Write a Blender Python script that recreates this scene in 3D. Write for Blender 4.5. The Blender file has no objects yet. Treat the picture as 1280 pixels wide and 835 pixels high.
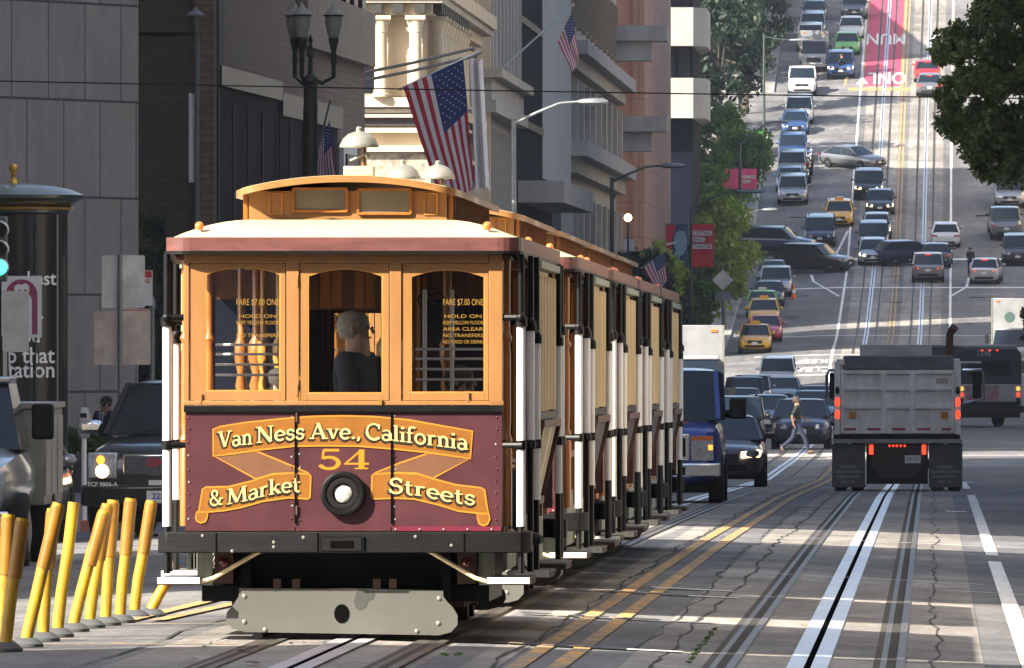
import bpy, bmesh, math, random
import numpy as np
from mathutils import Vector, Matrix, Euler
random.seed(7); RNG = np.random.default_rng(11)
R = math.radians
sc = bpy.context.scene
COL = sc.collection

# ---------------------------------------------------------------- camera, sky, sun, exposure
F = 17100.0                      # focal length in pixels of a 1280 px wide frame
VX, VY = 1165.0, 417.5
cd = bpy.data.cameras.new('camera'); cam = bpy.data.objects.new('camera', cd); COL.objects.link(cam)
cam.location = (0, 0, 0); cam.rotation_euler = (R(90), 0, 0)
cd.sensor_width = 36.0; cd.lens = F / 1280 * 36.0
cd.shift_x = -(VX - 640) / 1280.0; cd.shift_y = 0.0
cd.clip_start = 0.5; cd.clip_end = 6000
sc.camera = cam
AZ, EL = 50.0, 36.0              # sunlight travels AZ degrees to the right of +Y
w = bpy.data.worlds.new('World'); sc.world = w; w.use_nodes = True
nt = w.node_tree; sky = nt.nodes.new('ShaderNodeTexSky'); sky.sky_type = 'NISHITA'; sky.sun_disc = False
sky.sun_elevation = R(EL); sky.sun_rotation = R(AZ + 180); sky.air_density = 1.0; sky.dust_density = 2.6; sky.ozone_density = 0.9
bg = nt.nodes['Background']; bg.inputs[1].default_value = 0.088
nt.links.new(sky.outputs[0], bg.inputs[0])
sd = bpy.data.lights.new('sun', 'SUN'); sd.energy = 5.0; sd.angle = R(0.5); sd.color = (1.0, 0.91, 0.77)
so = bpy.data.objects.new('sun', sd); COL.objects.link(so)
dvec = Vector((math.sin(R(AZ)) * math.cos(R(EL)), math.cos(R(AZ)) * math.cos(R(EL)), -math.sin(R(EL))))
so.rotation_euler = dvec.to_track_quat('-Z', 'Y').to_euler(); so.location = (-60, -60, 90)
sc.view_settings.view_transform = 'Standard'; sc.view_settings.look = 'None'
sc.view_settings.exposure = 1.88; sc.view_settings.gamma = 1.0

# ---------------------------------------------------------------- materials
MATS = {}
def PM(name, col, rough=0.6, metal=0.0, var=0.0, scale=3.0, bump=0.0, coat=0.0, stretch=(1, 1, 1), col2=None, emis=0.0, ecol=None, alpha=1.0, trans=0.0, world=False, detail=6, spec=None, bscale=None):
    if name in MATS: return MATS[name]
    m = bpy.data.materials.new(name); m.use_nodes = True; MATS[name] = m
    t = m.node_tree; b = t.nodes['Principled BSDF']
    b.inputs['Base Color'].default_value = (*col, 1); b.inputs['Roughness'].default_value = rough
    b.inputs['Metallic'].default_value = metal
    if coat: b.inputs['Coat Weight'].default_value = coat; b.inputs['Coat Roughness'].default_value = 0.06
    if spec is not None: b.inputs['Specular IOR Level'].default_value = spec
    if emis:
        b.inputs['Emission Color'].default_value = (*(ecol or col), 1); b.inputs['Emission Strength'].default_value = emis
    if trans: b.inputs['Transmission Weight'].default_value = trans
    if alpha < 1: b.inputs['Alpha'].default_value = alpha
    if var or bump:
        if world: g = t.nodes.new('ShaderNodeNewGeometry'); src = g.outputs['Position']
        else: g = t.nodes.new('ShaderNodeTexCoord'); src = g.outputs['Object']
        mp = t.nodes.new('ShaderNodeMapping'); mp.inputs['Scale'].default_value = stretch
        t.links.new(src, mp.inputs[0])
        n = t.nodes.new('ShaderNodeTexNoise'); n.inputs['Scale'].default_value = scale; n.inputs['Detail'].default_value = detail
        n.inputs['Roughness'].default_value = 0.65
        t.links.new(mp.outputs[0], n.inputs['Vector'])
        if var:
            cr = t.nodes.new('ShaderNodeValToRGB'); cr.color_ramp.elements[0].position = 0.33; cr.color_ramp.elements[1].position = 0.67
            c2 = col2 or tuple(c * (1 - var) for c in col); c1 = col if col2 else tuple(min(1, c * (1 + var * .35)) for c in col)
            cr.color_ramp.elements[0].color = (*c2, 1); cr.color_ramp.elements[1].color = (*c1, 1)
            t.links.new(n.outputs['Fac'], cr.inputs[0]); t.links.new(cr.outputs[0], b.inputs['Base Color'])
        if bump:
            n2 = n
            if bscale:
                n2 = t.nodes.new('ShaderNodeTexNoise'); n2.inputs['Scale'].default_value = bscale; t.links.new(mp.outputs[0], n2.inputs['Vector'])
            bp = t.nodes.new('ShaderNodeBump'); bp.inputs['Strength'].default_value = bump; bp.inputs['Distance'].default_value = 0.02
            t.links.new(n2.outputs['Fac'], bp.inputs['Height']); t.links.new(bp.outputs[0], b.inputs['Normal'])
    return m

def brick_mat(name, col, col2, mortar, bw, bh, ms=0.02, off=0.5, rough=0.85, face=None, var=0.18, rot=None):
    """brick or slab coursing; face 'x' = wall in the YZ plane, else the XZ plane"""
    if name in MATS: return MATS[name]
    m = bpy.data.materials.new(name); m.use_nodes = True; MATS[name] = m
    t = m.node_tree; b = t.nodes['Principled BSDF']; b.inputs['Roughness'].default_value = rough
    tc = t.nodes.new('ShaderNodeTexCoord'); sp = t.nodes.new('ShaderNodeSeparateXYZ'); cb = t.nodes.new('ShaderNodeCombineXYZ')
    t.links.new(tc.outputs['Object'], sp.inputs[0])
    ad = t.nodes.new('ShaderNodeMath'); ad.operation = 'ADD'
    t.links.new(sp.outputs['X'], ad.inputs[0]); t.links.new(sp.outputs['Y'], ad.inputs[1])
    t.links.new(ad.outputs[0], cb.inputs[0])
    t.links.new(sp.outputs['Z'], cb.inputs[1])
    br = t.nodes.new('ShaderNodeTexBrick'); br.inputs['Scale'].default_value = 1.0
    br.inputs['Brick Width'].default_value = bw; br.inputs['Row Height'].default_value = bh; br.inputs['Mortar Size'].default_value = ms
    br.offset = off; br.inputs['Mortar Smooth'].default_value = 0.1
    br.inputs['Color1'].default_value = (*col, 1); br.inputs['Color2'].default_value = (*col2, 1); br.inputs['Mortar'].default_value = (*mortar, 1)
    t.links.new(cb.outputs[0], br.inputs['Vector'])
    n = t.nodes.new('ShaderNodeTexNoise'); n.inputs['Scale'].default_value = 0.8; n.inputs['Detail'].default_value = 9; n.inputs['Roughness'].default_value = .75
    mp = t.nodes.new('ShaderNodeMapping'); mp.inputs['Scale'].default_value = (1.5, 1.5, .5)
    t.links.new(tc.outputs['Object'], mp.inputs[0]); t.links.new(mp.outputs[0], n.inputs['Vector'])
    mr = t.nodes.new('ShaderNodeMapRange'); mr.inputs[1].default_value = .3; mr.inputs[2].default_value = .7
    mr.inputs[3].default_value = 1 - var; mr.inputs[4].default_value = 1 + var * .5
    t.links.new(n.outputs['Fac'], mr.inputs[0])
    mx = t.nodes.new('ShaderNodeVectorMath'); mx.operation = 'SCALE'
    t.links.new(br.outputs['Color'], mx.inputs[0]); t.links.new(mr.outputs[0], mx.inputs['Scale'])
    t.links.new(mx.outputs[0], b.inputs['Base Color'])
    return m

def glass_mat(name, tint=(1, 1, 1), refl=0.12, rough=0.02):
    if name in MATS: return MATS[name]
    m = bpy.data.materials.new(name); m.use_nodes = True; MATS[name] = m
    t = m.node_tree; t.nodes.clear()
    o = t.nodes.new('ShaderNodeOutputMaterial'); tr = t.nodes.new('ShaderNodeBsdfTransparent'); gl = t.nodes.new('ShaderNodeBsdfGlossy')
    tr.inputs[0].default_value = (*tint, 1); gl.inputs['Roughness'].default_value = rough
    fr = t.nodes.new('ShaderNodeFresnel'); fr.inputs[0].default_value = 1.45
    ad = t.nodes.new('ShaderNodeMath'); ad.operation = 'ADD'; ad.inputs[1].default_value = refl - .04; ad.use_clamp = True
    mx = t.nodes.new('ShaderNodeMixShader')
    t.links.new(fr.outputs[0], ad.inputs[0]); t.links.new(ad.outputs[0], mx.inputs[0])
    t.links.new(tr.outputs[0], mx.inputs[1]); t.links.new(gl.outputs[0], mx.inputs[2]); t.links.new(mx.outputs[0], o.inputs[0])
    return m

def road_mat(name, col, dark, joint=4.5, jcol=.55, jw=.05, streak=1.0):
    m = bpy.data.materials.new(name); m.use_nodes = True; MATS[name] = m
    t = m.node_tree; b = t.nodes['Principled BSDF']; L = t.links.new
    b.inputs['Roughness'].default_value = 0.75; b.inputs['Specular IOR Level'].default_value = .35
    g = t.nodes.new('ShaderNodeNewGeometry')
    def noise(scale, st, det=5, off=0):
        mp = t.nodes.new('ShaderNodeMapping'); mp.inputs['Scale'].default_value = st; mp.inputs['Location'].default_value = (off, off, 0)
        n = t.nodes.new('ShaderNodeTexNoise'); n.inputs['Scale'].default_value = scale; n.inputs['Detail'].default_value = det; n.inputs['Roughness'].default_value = .7
        L(g.outputs['Position'], mp.inputs[0]); L(mp.outputs[0], n.inputs['Vector']); return n.outputs['Fac']
    def rng(v, a, b_, lo, hi):
        r = t.nodes.new('ShaderNodeMapRange'); r.inputs[1].default_value = a; r.inputs[2].default_value = b_; r.inputs[3].default_value = lo; r.inputs[4].default_value = hi
        L(v, r.inputs[0]); return r.outputs[0]
    def mul(a, b_):
        q = t.nodes.new('ShaderNodeMath'); q.operation = 'MULTIPLY'; L(a, q.inputs[0]); L(b_, q.inputs[1]); return q.outputs[0]
    big = rng(noise(.35, (1, .12, 1), 6), .35, .65, .72, 1.15)
    patch = rng(noise(.22, (.35, .9, 1), 2, 17), .47, .53, .82, 1.06)
    fine = mul(rng(noise(16, (1, .12, 1), 9), .25, .75, .70, 1.22), rng(noise(3.2, (1, .18, 1), 9, 41), .38, .62, .84, 1.08))
    strk = rng(noise(1.8, (1, .035, 1), 5, 5), .35, .7, 1.08, .80)
    v = mul(mul(big, patch), mul(fine, strk))
    sp = t.nodes.new('ShaderNodeSeparateXYZ'); L(g.outputs['Position'], sp.inputs[0])
    if joint:
        wob = t.nodes.new('ShaderNodeMath'); wob.operation = 'MULTIPLY_ADD'; wob.inputs[1].default_value = .35; L(noise(.8, (1, 1, 1), 3, 9), wob.inputs[0]); L(sp.outputs['Y'], wob.inputs[2])
        pp = t.nodes.new('ShaderNodeMath'); pp.operation = 'PINGPONG'; pp.inputs[1].default_value = joint; L(wob.outputs[0], pp.inputs[0])
        v = mul(v, rng(pp.outputs[0], 0, jw, jcol, 1.0))
    mx = t.nodes.new('ShaderNodeMix'); mx.data_type = 'RGBA'; mx.inputs['A'].default_value = (*dark, 1); mx.inputs['B'].default_value = (*col, 1)
    L(rng(noise(.5, (.6, .15, 1), 3, 31), .4, .6, 0, 1), mx.inputs['Factor'])
    sc_ = t.nodes.new('ShaderNodeVectorMath'); sc_.operation = 'SCALE'; L(mx.outputs['Result'], sc_.inputs[0]); L(v, sc_.inputs['Scale'])
    L(sc_.outputs[0], b.inputs['Base Color'])
    bp = t.nodes.new('ShaderNodeBump'); bp.inputs['Strength'].default_value = .25; bp.inputs['Distance'].default_value = .01
    L(noise(30, (1, 1, 1), 4), bp.inputs['Height']); L(bp.outputs[0], b.inputs['Normal'])
    return m

def worn_paint(name, col, under=(.12, .12, .12), amt=.42, sc_=6, st=(1, .25, 1)):
    m = bpy.data.materials.new(name); m.use_nodes = True; MATS[name] = m
    t = m.node_tree; b = t.nodes['Principled BSDF']; L = t.links.new; b.inputs['Roughness'].default_value = .7
    g = t.nodes.new('ShaderNodeNewGeometry'); mp = t.nodes.new('ShaderNodeMapping'); mp.inputs['Scale'].default_value = st
    n = t.nodes.new('ShaderNodeTexNoise'); n.inputs['Scale'].default_value = sc_; n.inputs['Detail'].default_value = 8; n.inputs['Roughness'].default_value = .75
    L(g.outputs['Position'], mp.inputs[0]); L(mp.outputs[0], n.inputs['Vector'])
    cr = t.nodes.new('ShaderNodeValToRGB'); cr.color_ramp.elements[0].position = amt - .08; cr.color_ramp.elements[1].position = amt + .06
    cr.color_ramp.elements[0].color = (*under, 1); cr.color_ramp.elements[1].color = (*col, 1)
    L(n.outputs['Fac'], cr.inputs[0]); L(cr.outputs[0], b.inputs['Base Color'])
    return m

# ---------------------------------------------------------------- mesh builder
class MB:
    def __init__(s): s.v = []; s.f = []; s.m = []; s.mats = []; s.T = Matrix.Identity(4)
    def mi(s, m):
        if m not in s.mats: s.mats.append(m)
        return s.mats.index(m)
    def add(s, vs, fs, m):
        o = len(s.v); k = s.mi(m); ident = s.T == Matrix.Identity(4)
        for p in vs:
            s.v.append(tuple(p) if ident else tuple(s.T @ Vector(p)))
        for f in fs: s.f.append([o + i for i in f]); s.m.append(k)
    def quad(s, a, b, c, d, m): s.add([a, b, c, d], [(0, 1, 2, 3)], m)
    def poly(s, pts, m): s.add(pts, [tuple(range(len(pts)))], m)
    def box(s, x0, x1, y0, y1, z0, z1, m):
        s.add([(x0, y0, z0), (x1, y0, z0), (x1, y1, z0), (x0, y1, z0), (x0, y0, z1), (x1, y0, z1), (x1, y1, z1), (x0, y1, z1)],
              [(3, 2, 1, 0), (4, 5, 6, 7), (0, 1, 5, 4), (1, 2, 6, 5), (2, 3, 7, 6), (3, 0, 4, 7)], m)
    def bar(s, p0, p1, w_, h, m, up=(0, 0, 1)):
        p0 = Vector(p0); p1 = Vector(p1); d = (p1 - p0).normalized(); u = Vector(up)
        if abs(d.dot(u)) > .98: u = Vector((0, 1, 0))
        r = d.cross(u).normalized(); u = r.cross(d).normalized(); r = r * w_ / 2; u = u * h / 2
        s.add([p0 - r - u, p0 + r - u, p0 + r + u, p0 - r + u, p1 - r - u, p1 + r - u, p1 + r + u, p1 - r + u],
              [(0, 1, 2, 3), (7, 6, 5, 4), (0, 4, 5, 1), (1, 5, 6, 2), (2, 6, 7, 3), (3, 7, 4, 0)], m)
    def tube(s, pts, r, m, n=10, caps=True):
        pts = [Vector(p) for p in pts]; rs = r if isinstance(r, (list, tuple)) else [r] * len(pts)
        vs = []; fs = []; prev = None
        for i, p in enumerate(pts):
            if i == 0: d = pts[1] - p
            elif i == len(pts) - 1: d = p - pts[i - 1]
            else: d = pts[i + 1] - pts[i - 1]
            d = d.normalized() if d.length > 1e-9 else Vector((0, 0, 1))
            if prev is None:
                a = Vector((1, 0, 0)) if abs(d.x) < .9 else Vector((0, 1, 0)); prev = a
            a = (prev - d * prev.dot(d)).normalized(); prev = a; b = d.cross(a)
            for k in range(n):
                t = 2 * math.pi * k / n; vs.append(p + (a * math.cos(t) + b * math.sin(t)) * rs[i])
        for i in range(len(pts) - 1):
            for k in range(n):
                k2 = (k + 1) % n; fs.append((i * n + k, i * n + k2, (i + 1) * n + k2, (i + 1) * n + k))
        if caps:
            fs.append(tuple(reversed(range(n)))); fs.append(tuple((len(pts) - 1) * n + k for k in range(n)))
        s.add(vs, fs, m)
    def lathe(s, prof, c, m, n=20, axis='z', sy=1.0, caps=True):
        vs = []; fs = []; c = Vector(c)
        for r, h in prof:
            for k in range(n):
                t = 2 * math.pi * k / n; a = r * math.cos(t); b = r * math.sin(t) * sy
                vs.append(c + (Vector((a, b, h)) if axis == 'z' else Vector((a, h, -b)) if axis == 'y' else Vector((h, a, b))))
        for i in range(len(prof) - 1):
            for k in range(n):
                k2 = (k + 1) % n; fs.append((i * n + k, i * n + k2, (i + 1) * n + k2, (i + 1) * n + k))
        if caps and prof[0][0] > 1e-6: fs.append(tuple(reversed(range(n))))
        if caps and prof[-1][0] > 1e-6: fs.append(tuple((len(prof) - 1) * n + k for k in range(n)))
        s.add(vs, fs, m)
    def sphere(s, c, r, m, n=12, sz=1.0):
        s.lathe([(r * math.sin(math.pi * i / 8) + (1e-7 if i in (0, 8) else 0), -r * sz * math.cos(math.pi * i / 8)) for i in range(9)], c, m, n)
    def prism(s, poly, h0, h1, m, axis='y'):
        """extrude a 2-D outline; axis y: points are (x, z)"""
        n = len(poly)
        ar = sum(poly[i][0] * poly[(i + 1) % n][1] - poly[(i + 1) % n][0] * poly[i][1] for i in range(n))
        if ar < 0: poly = poly[::-1]
        f3 = {'y': lambda p, h: (p[0], h, p[1]), 'x': lambda p, h: (h, p[0], p[1]), 'z': lambda p, h: (p[0], p[1], h)}[axis]
        vs = [f3(p, h0) for p in poly] + [f3(p, h1) for p in poly]
        fs = [tuple(range(n)), tuple(reversed(range(n, 2 * n)))]
        for i in range(n):
            j = (i + 1) % n; fs.append((j, i, n + i, n + j))
        if axis != 'y': fs = [tuple(reversed(f)) for f in fs]
        s.add(vs, fs, m)
    def loft(s, rings, m, caps=True):
        n = len(rings[0]); vs = [p for r in rings for p in r]; fs = []
        for i in range(len(rings) - 1):
            for k in range(n):
                k2 = (k + 1) % n; fs.append((i * n + k, i * n + k2, (i + 1) * n + k2, (i + 1) * n + k))
        if caps: fs.append(tuple(reversed(range(n)))); fs.append(tuple((len(rings) - 1) * n + k for k in range(n)))
        s.add(vs, fs, m)
    def build(s, name, parent=None, loc=None, rz=0, bevel=0, subsurf=0, smooth=True, angle=38):
        me = bpy.data.meshes.new(name); me.from_pydata(s.v, [], s.f)
        for mm in s.mats: me.materials.append(mm)
        me.polygons.foreach_set('material_index', s.m)
        me.validate(); me.update()
        bm = bmesh.new(); bm.from_mesh(me); bmesh.ops.recalc_face_normals(bm, faces=bm.faces) if len(s.f) < 60000 and getattr(s, 'fix', True) else None
        bm.to_mesh(me); bm.free()
        if smooth:
            me.polygons.foreach_set('use_smooth', [True] * len(me.polygons))
            try: me.set_sharp_from_angle(angle=R(angle))
            except Exception: pass
        o = bpy.data.objects.new(name, me); COL.objects.link(o)
        if parent: o.parent = parent
        if loc is not None: o.location = loc
        if rz: o.rotation_euler[2] = rz
        if subsurf:
            md = o.modifiers.new('sub', 'SUBSURF'); md.levels = subsurf; md.render_levels = subsurf
        if bevel:
            md = o.modifiers.new('bev', 'BEVEL'); md.width = bevel; md.segments = 2; md.limit_method = 'ANGLE'; md.angle_limit = R(40)
        return o

def tag(o, label=None, cat=None, group=None, kind=None):
    if label: o['label'] = label
    if cat: o['category'] = cat
    if group: o['group'] = group
    if kind: o['kind'] = kind
    return o
def empty(name, loc, rz=0, label=None, cat=None, group=None):
    o = bpy.data.objects.new(name, None); COL.objects.link(o); o.location = loc; o.rotation_euler = (0, 0, rz)
    o.empty_display_size = .3
    return tag(o, label, cat, group)
def copy_tree(o, parent=None):
    c = o.copy(); COL.objects.link(c); c.parent = parent
    for ch in list(o.children): copy_tree(ch, c)
    return c
def lerp(a, b, t): return a + (b - a) * t

# ---------------------------------------------------------------- the lie of the street
PY = [(-400, -.3), (0, -1.70), (90, -2.02), (152, -2.26), (226, -2.70), (252, -2.9), (312, -3.33), (380, -3.46), (430, -3.46), (560, -3.55), (660, -3.6),
      (698, -3.5), (731, -1.1), (763, -.13), (834, 4.0), (929, 15.05), (1006, 24.5), (1200, 48.), (1600, 88.)]
_y = np.arange(-400, 1600, 1.0); _z = np.interp(_y, [p[0] for p in PY], [p[1] for p in PY])
_zs = _z.copy()
for wdt, lo in ((5, 60), (15, 400)):
    ker = np.hanning(2 * wdt + 3)[1:-1]; ker /= ker.sum(); pad = np.pad(_zs, wdt, mode='edge'); sm = np.convolve(pad, ker, 'valid')
    _zs = np.where(_y > lo, sm, _zs)
def bend(Y): return float(np.interp(Y, [-400, 700, 763, 929, 1006, 1300], [0, 0, .13, .45, .7, 1.6]))
def G(X, Y):
    z = float(np.interp(Y, _y, _zs)); X = X - bend(Y)
    fade = float(np.clip((240 - Y) / 90.0, 0, 1))
    z -= .052 * min(max(X + 3.4, 0), 7) * fade
    z -= .038 * min(max(-6 - X, 0), 8)
    return z
def slope(X, Y): return math.atan2(G(X, Y + 2) - G(X, Y - 2), 4.0)
def at(px, s): return ((px - VX) / s, F / s)            # a column of the view at a scale (px per metre) -> X, Y
def hit(px, py):
    """where the ray of a view point meets the street"""
    Y = 60.0
    while Y < 1250:
        X = (px - VX) * Y / F; z = (VY - py) * Y / F
        if z <= G(X, Y): return X, Y
        Y += .5 if Y < 400 else 1.0
    return X, Y
KL, KR = -11.4, 6.5                                      # kerb lines
CROSS = [(138, 168), (352, 388), (812, 838), (920, 944)]  # cross streets

def ribbon(mb, x0, x1, y0, y1, dz, m, step=None, z=None):
    Y = y0; ys = [y0]
    while Y < y1:
        Y += step or (2.0 if Y < 450 else 4.0); ys.append(min(Y, y1))
    vs = []; fs = []
    nx = max(1, int(abs(x1 - x0) / 1.0))
    for Y in ys:
        b = bend(Y)
        for k in range(nx + 1):
            x = x0 + (x1 - x0) * k / nx + b; vs.append((x, Y, G(x, Y) + dz))
    w_ = nx + 1
    for i in range(len(ys) - 1):
        for k in range(nx): fs.append((i * w_ + k, i * w_ + k + 1, (i + 1) * w_ + k + 1, (i + 1) * w_ + k))
    mb.add(vs, fs, m)

M = {}
M['asphalt'] = road_mat('asphalt', (.19, .188, .190), (.14, .14, .148), joint=7.0, jcol=.7, jw=.05)
M['bed'] = road_mat('track concrete', (.34, .315, .285), (.23, .215, .20), joint=3.3, jcol=.5, jw=.05)
M['walk'] = road_mat('pavement concrete', (.30, .29, .28), (.24, .24, .23), joint=1.5, jcol=.7, jw=.02)
M['white_paint'] = worn_paint('worn white paint', (.74, .74, .72), (.25, .25, .25), .40)
M['yellow_paint'] = worn_paint('worn yellow paint', (.60, .32, .05), (.22, .18, .13), .53)
M['pink_paint'] = worn_paint('worn red lane paint', (.46, .045, .10), (.26, .10, .12), .36, 1.2, (1, .1, 1))
M['kerb'] = PM('kerb stone', (.33, .32, .30), .8, var=.3, scale=4)
M['redkerb'] = PM('red kerb paint', (.42, .13, .09), .7, var=.4, scale=6)
M['earth'] = PM('earth', (.12, .11, .09), .95, var=.3, scale=.3)
M['railsteel'] = PM('rail steel', (.13, .115, .10), .5, metal=.6, var=.25, scale=6, stretch=(1, .1, 1), world=True)
M['slotsteel'] = PM('slot steel', (.60, .62, .66), .38, metal=.55, var=.18, scale=4, stretch=(1, .1, 1), world=True)
M['groove'] = PM('gap black', (.004, .004, .004), 1.0, spec=.0)  # flat black stands in for the dark inside slots, seams and holes
M['crack'] = PM('tar crack', (.03, .03, .03), .9)
M['rail_groove'] = PM('rail groove grime', (.028, .024, .021), .9, var=.5, scale=5, world=True, stretch=(1, .1, 1))
M['sealant'] = PM('brown rail sealant', (.055, .046, .040), .85, var=.4, scale=5, world=True, stretch=(1, .1, 1))

# ground sheet
mb = MB()
xs = [-600, -300, -160, -90, -50, -30, -20, -15, -12, -9, -6, -3, 0, 3, 6, 8, 12, 20, 40, 90, 200, 400]; ys = list(range(-380, 60, 20)) + list(range(60, 1580, 5))
vs = [(x, y, G(max(min(x, 8), -14), y) - .28 - (.0 if -14 < x < 8 else 0)) for y in ys for x in xs]; n = len(xs)
mb.add(vs, [(i * n + k, i * n + k + 1, (i + 1) * n + k + 1, (i + 1) * n + k) for i in range(len(ys) - 1) for k in range(n - 1)], M['earth'])
tag(mb.build('ground'), kind='structure')
mb = MB(); ribbon(mb, KL, KR, -120, 1560, 0, M['asphalt']); tag(mb.build('road'), kind='structure')
# cross streets
mb = MB()
for a, b in CROSS:
    for x0, x1 in ((-90, KL), (KR, 70)):
        ys_ = list(np.linspace(a, b, 8)); vs = []; nx = 12
        for Y in ys_:
            for k in range(nx + 1):
                x = lerp(x0, x1, k / nx) + bend(Y); vs.append((x, Y, G(min(max(x, KL), KR) + 0, Y) - .002))
        mb.add(vs, [(i * (nx + 1) + k, i * (nx + 1) + k + 1, (i + 1) * (nx + 1) + k + 1, (i + 1) * (nx + 1) + k) for i in range(7) for k in range(nx)], M['asphalt'])
tag(mb.build('cross_street'), kind='structure')
# pavements with kerbs
def walk_seg(a, b, side):
    mb = MB(); st = 3.0; n_ = max(2, int((b - a) / st)); vs = []; fs = []
    for i in range(n_ + 1):
        Y = lerp(a, b, i / n_); bb = bend(Y)
        k = (KL if side < 0 else KR) + bb; z = G(k, Y); o_ = side * (24 if side < 0 else 14)
        for (dx, dz) in ((0, -.15), (0, .14), (side * .16, .15), (o_, .15 + .0), (o_, -.2)): vs.append((k + dx, Y, z + dz))
    for i in range(n_):
        for j in range(4): fs.append((i * 5 + j, i * 5 + j + 1, (i + 1) * 5 + j + 1, (i + 1) * 5 + j))
    ks = len(mb.v)
    for i in range(n_):
        for j in range(4):
            q = (i * 5 + j, i * 5 + j + 1, (i + 1) * 5 + j + 1, (i + 1) * 5 + j)
            Ym = lerp(a, b, (i + .5) / n_)
            mm = M['walk'] if j >= 2 else (M['redkerb'] if side < 0 and (168 < Ym < 176 or 182 < Ym < 200) else M['kerb'])
            mb.add([vs[t] for t in q], [(0, 1, 2, 3)], mm)
    for e in (0, n_): mb.add([vs[e * 5 + t] for t in range(5)], [(0, 1, 2, 3, 4)], M['kerb'])
    tag(mb.build('pavement'), kind='structure')
ed = [-100] + [v for c in CROSS for v in c] + [1500]
for i in range(0, len(ed), 2):
    walk_seg(ed[i], ed[i + 1], -1); walk_seg(ed[i], ed[i + 1], 1)

# cable-car tracks
TR = (-3.8, -.8)
for tx in TR:
    mb = MB(); ribbon(mb, tx - 1.15, tx + 1.15, 60, 1300, .004, M['bed']); tag(mb.build('track_bed'), kind='structure')
for tx in TR:
    mb = MB()
    for sx in (-1, 1):
        c = tx + sx * .5335
        ribbon(mb, c - .075, c - .035, 60, 1300, .006, M['railsteel']); ribbon(mb, c - .035, c + .03, 60, 1300, .007, M['rail_groove'])
        ribbon(mb, c + .03, c + .085, 60, 1300, .014, M['railsteel'])
        ribbon(mb, c - .12, c - .075, 60, 330, .0055, M['sealant'])
    ribbon(mb, tx - .13, tx - .022, 60, 1300, .013, M['slotsteel']); ribbon(mb, tx - .022, tx + .022, 60, 1300, .009, M['groove']); ribbon(mb, tx + .022, tx + .13, 60, 1300, .013, M['slotsteel'])
    tag(mb.build('street_rails'), kind='structure')
# worn tar cracks running along the tracks
mb = MB()
for cx, y0, y1, wd in ((-1.72, 84, 420, .05), (.02, 70, 420, .035), (-5.1, 60, 380, .04), (-2.68, 70, 420, .045), (-1.95, 90, 260, .03), (-4.6, 100, 300, .03)):
    Y = y0; pts = []; x = cx
    while Y < y1: pts.append((x, Y)); Y += random.uniform(.5, 1.6); x = x * .75 + cx * .25 + random.uniform(-.035, .035)
    for (xa, ya), (xb, yb) in zip(pts[:-1], pts[1:]):
        w_ = wd * random.uniform(.15, .75) / 2
        mb.quad((xa - w_, ya, G(xa, ya) + .008), (xa + w_, ya, G(xa, ya) + .008), (xb + w_, yb, G(xb, yb) + .008), (xb - w_, yb, G(xb, yb) + .008), M['crack'])
tag(mb.build('road_cracks'), kind='structure')

# painted markings
mb = MB()
for a, b in ((70, 690), (712, 1300)):
    ribbon(mb, -2.60, -2.49, a, b, .010, M['yellow_paint']); ribbon(mb, -2.36, -2.25, a, b, .010, M['yellow_paint'])
for y0_, y1_ in ((60, 86), (90, 147), (152, 236), (262, 300)): ribbon(mb, .60, .74, y0_, y1_, .009, M['white_paint'])
ribbon(mb, -5.5, -5.36, 700, 1300, .009, M['white_paint']); ribbon(mb, .80, .94, 640, 1300, .009, M['white_paint'])
for y, x0, x1 in ((113.5, -2.2, -1.6), (101.4, -2.3, -1.62), (90.3, -2.35, -1.65), (117, -2.4, -1.7)):
    ribbon(mb, x0, x1, y, y + .35, .012, M['white_paint'])
for y, x0, x1 in ((129, -2.1, .5), (124, .1, 1.2), (160, -1.6, 1.3)): ribbon(mb, x0, x1, y, y + .12, .012, M['white_paint'])
for (y, dy) in ((352, .3), (388, .5), (355.5, .3)): ribbon(mb, KL + .3, KR - .3, y, y + dy, .012, M['white_paint'])
for (y, dy) in ((716.5, .5), (732.5, .6), (762, .6)): ribbon(mb, KL + 1.8, KR - .3, y, y + dy, .012, M['white_paint'])
for y in (812, 838): ribbon(mb, KL + .3, KR - .3, y, y + 1.0, .012, M['white_paint'])
def seg(pts, wd, m, dz=.012):
    for a, b in zip(pts[:-1], pts[1:]):
        (xa, ya), (xb, yb) = a, b; L = math.hypot(xb - xa, yb - ya); k = max(1, int(L / 1.5)); px_, py_ = wd / 2, 0
        if abs(yb - ya) < 1.0: px_, py_ = 0, wd * 1.4
        for i in range(k):
            x0 = lerp(xa, xb, i / k); y0 = lerp(ya, yb, i / k); x1 = lerp(xa, xb, (i + 1) / k); y1 = lerp(ya, yb, (i + 1) / k)
            mb.quad((x0 - px_, y0 - py_, G(x0, y0) + dz), (x0 + px_, y0 + py_, G(x0, y0) + dz), (x1 + px_, y1 + py_, G(x1, y1) + dz), (x1 - px_, y1 - py_, G(x1, y1) + dz), m)
seg([hit(1014, 344), hit(1017, 353), hit(1049, 371)], .16, M['white_paint']); seg([hit(1186, 373), hit(1208, 360), hit(1211, 348)], .16, M['white_paint'])
seg([hit(1043, 322), hit(1060, 290)], .16, M['white_paint']); seg([hit(1028, 492), hit(1046, 476)], .16, M['white_paint'])
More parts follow.
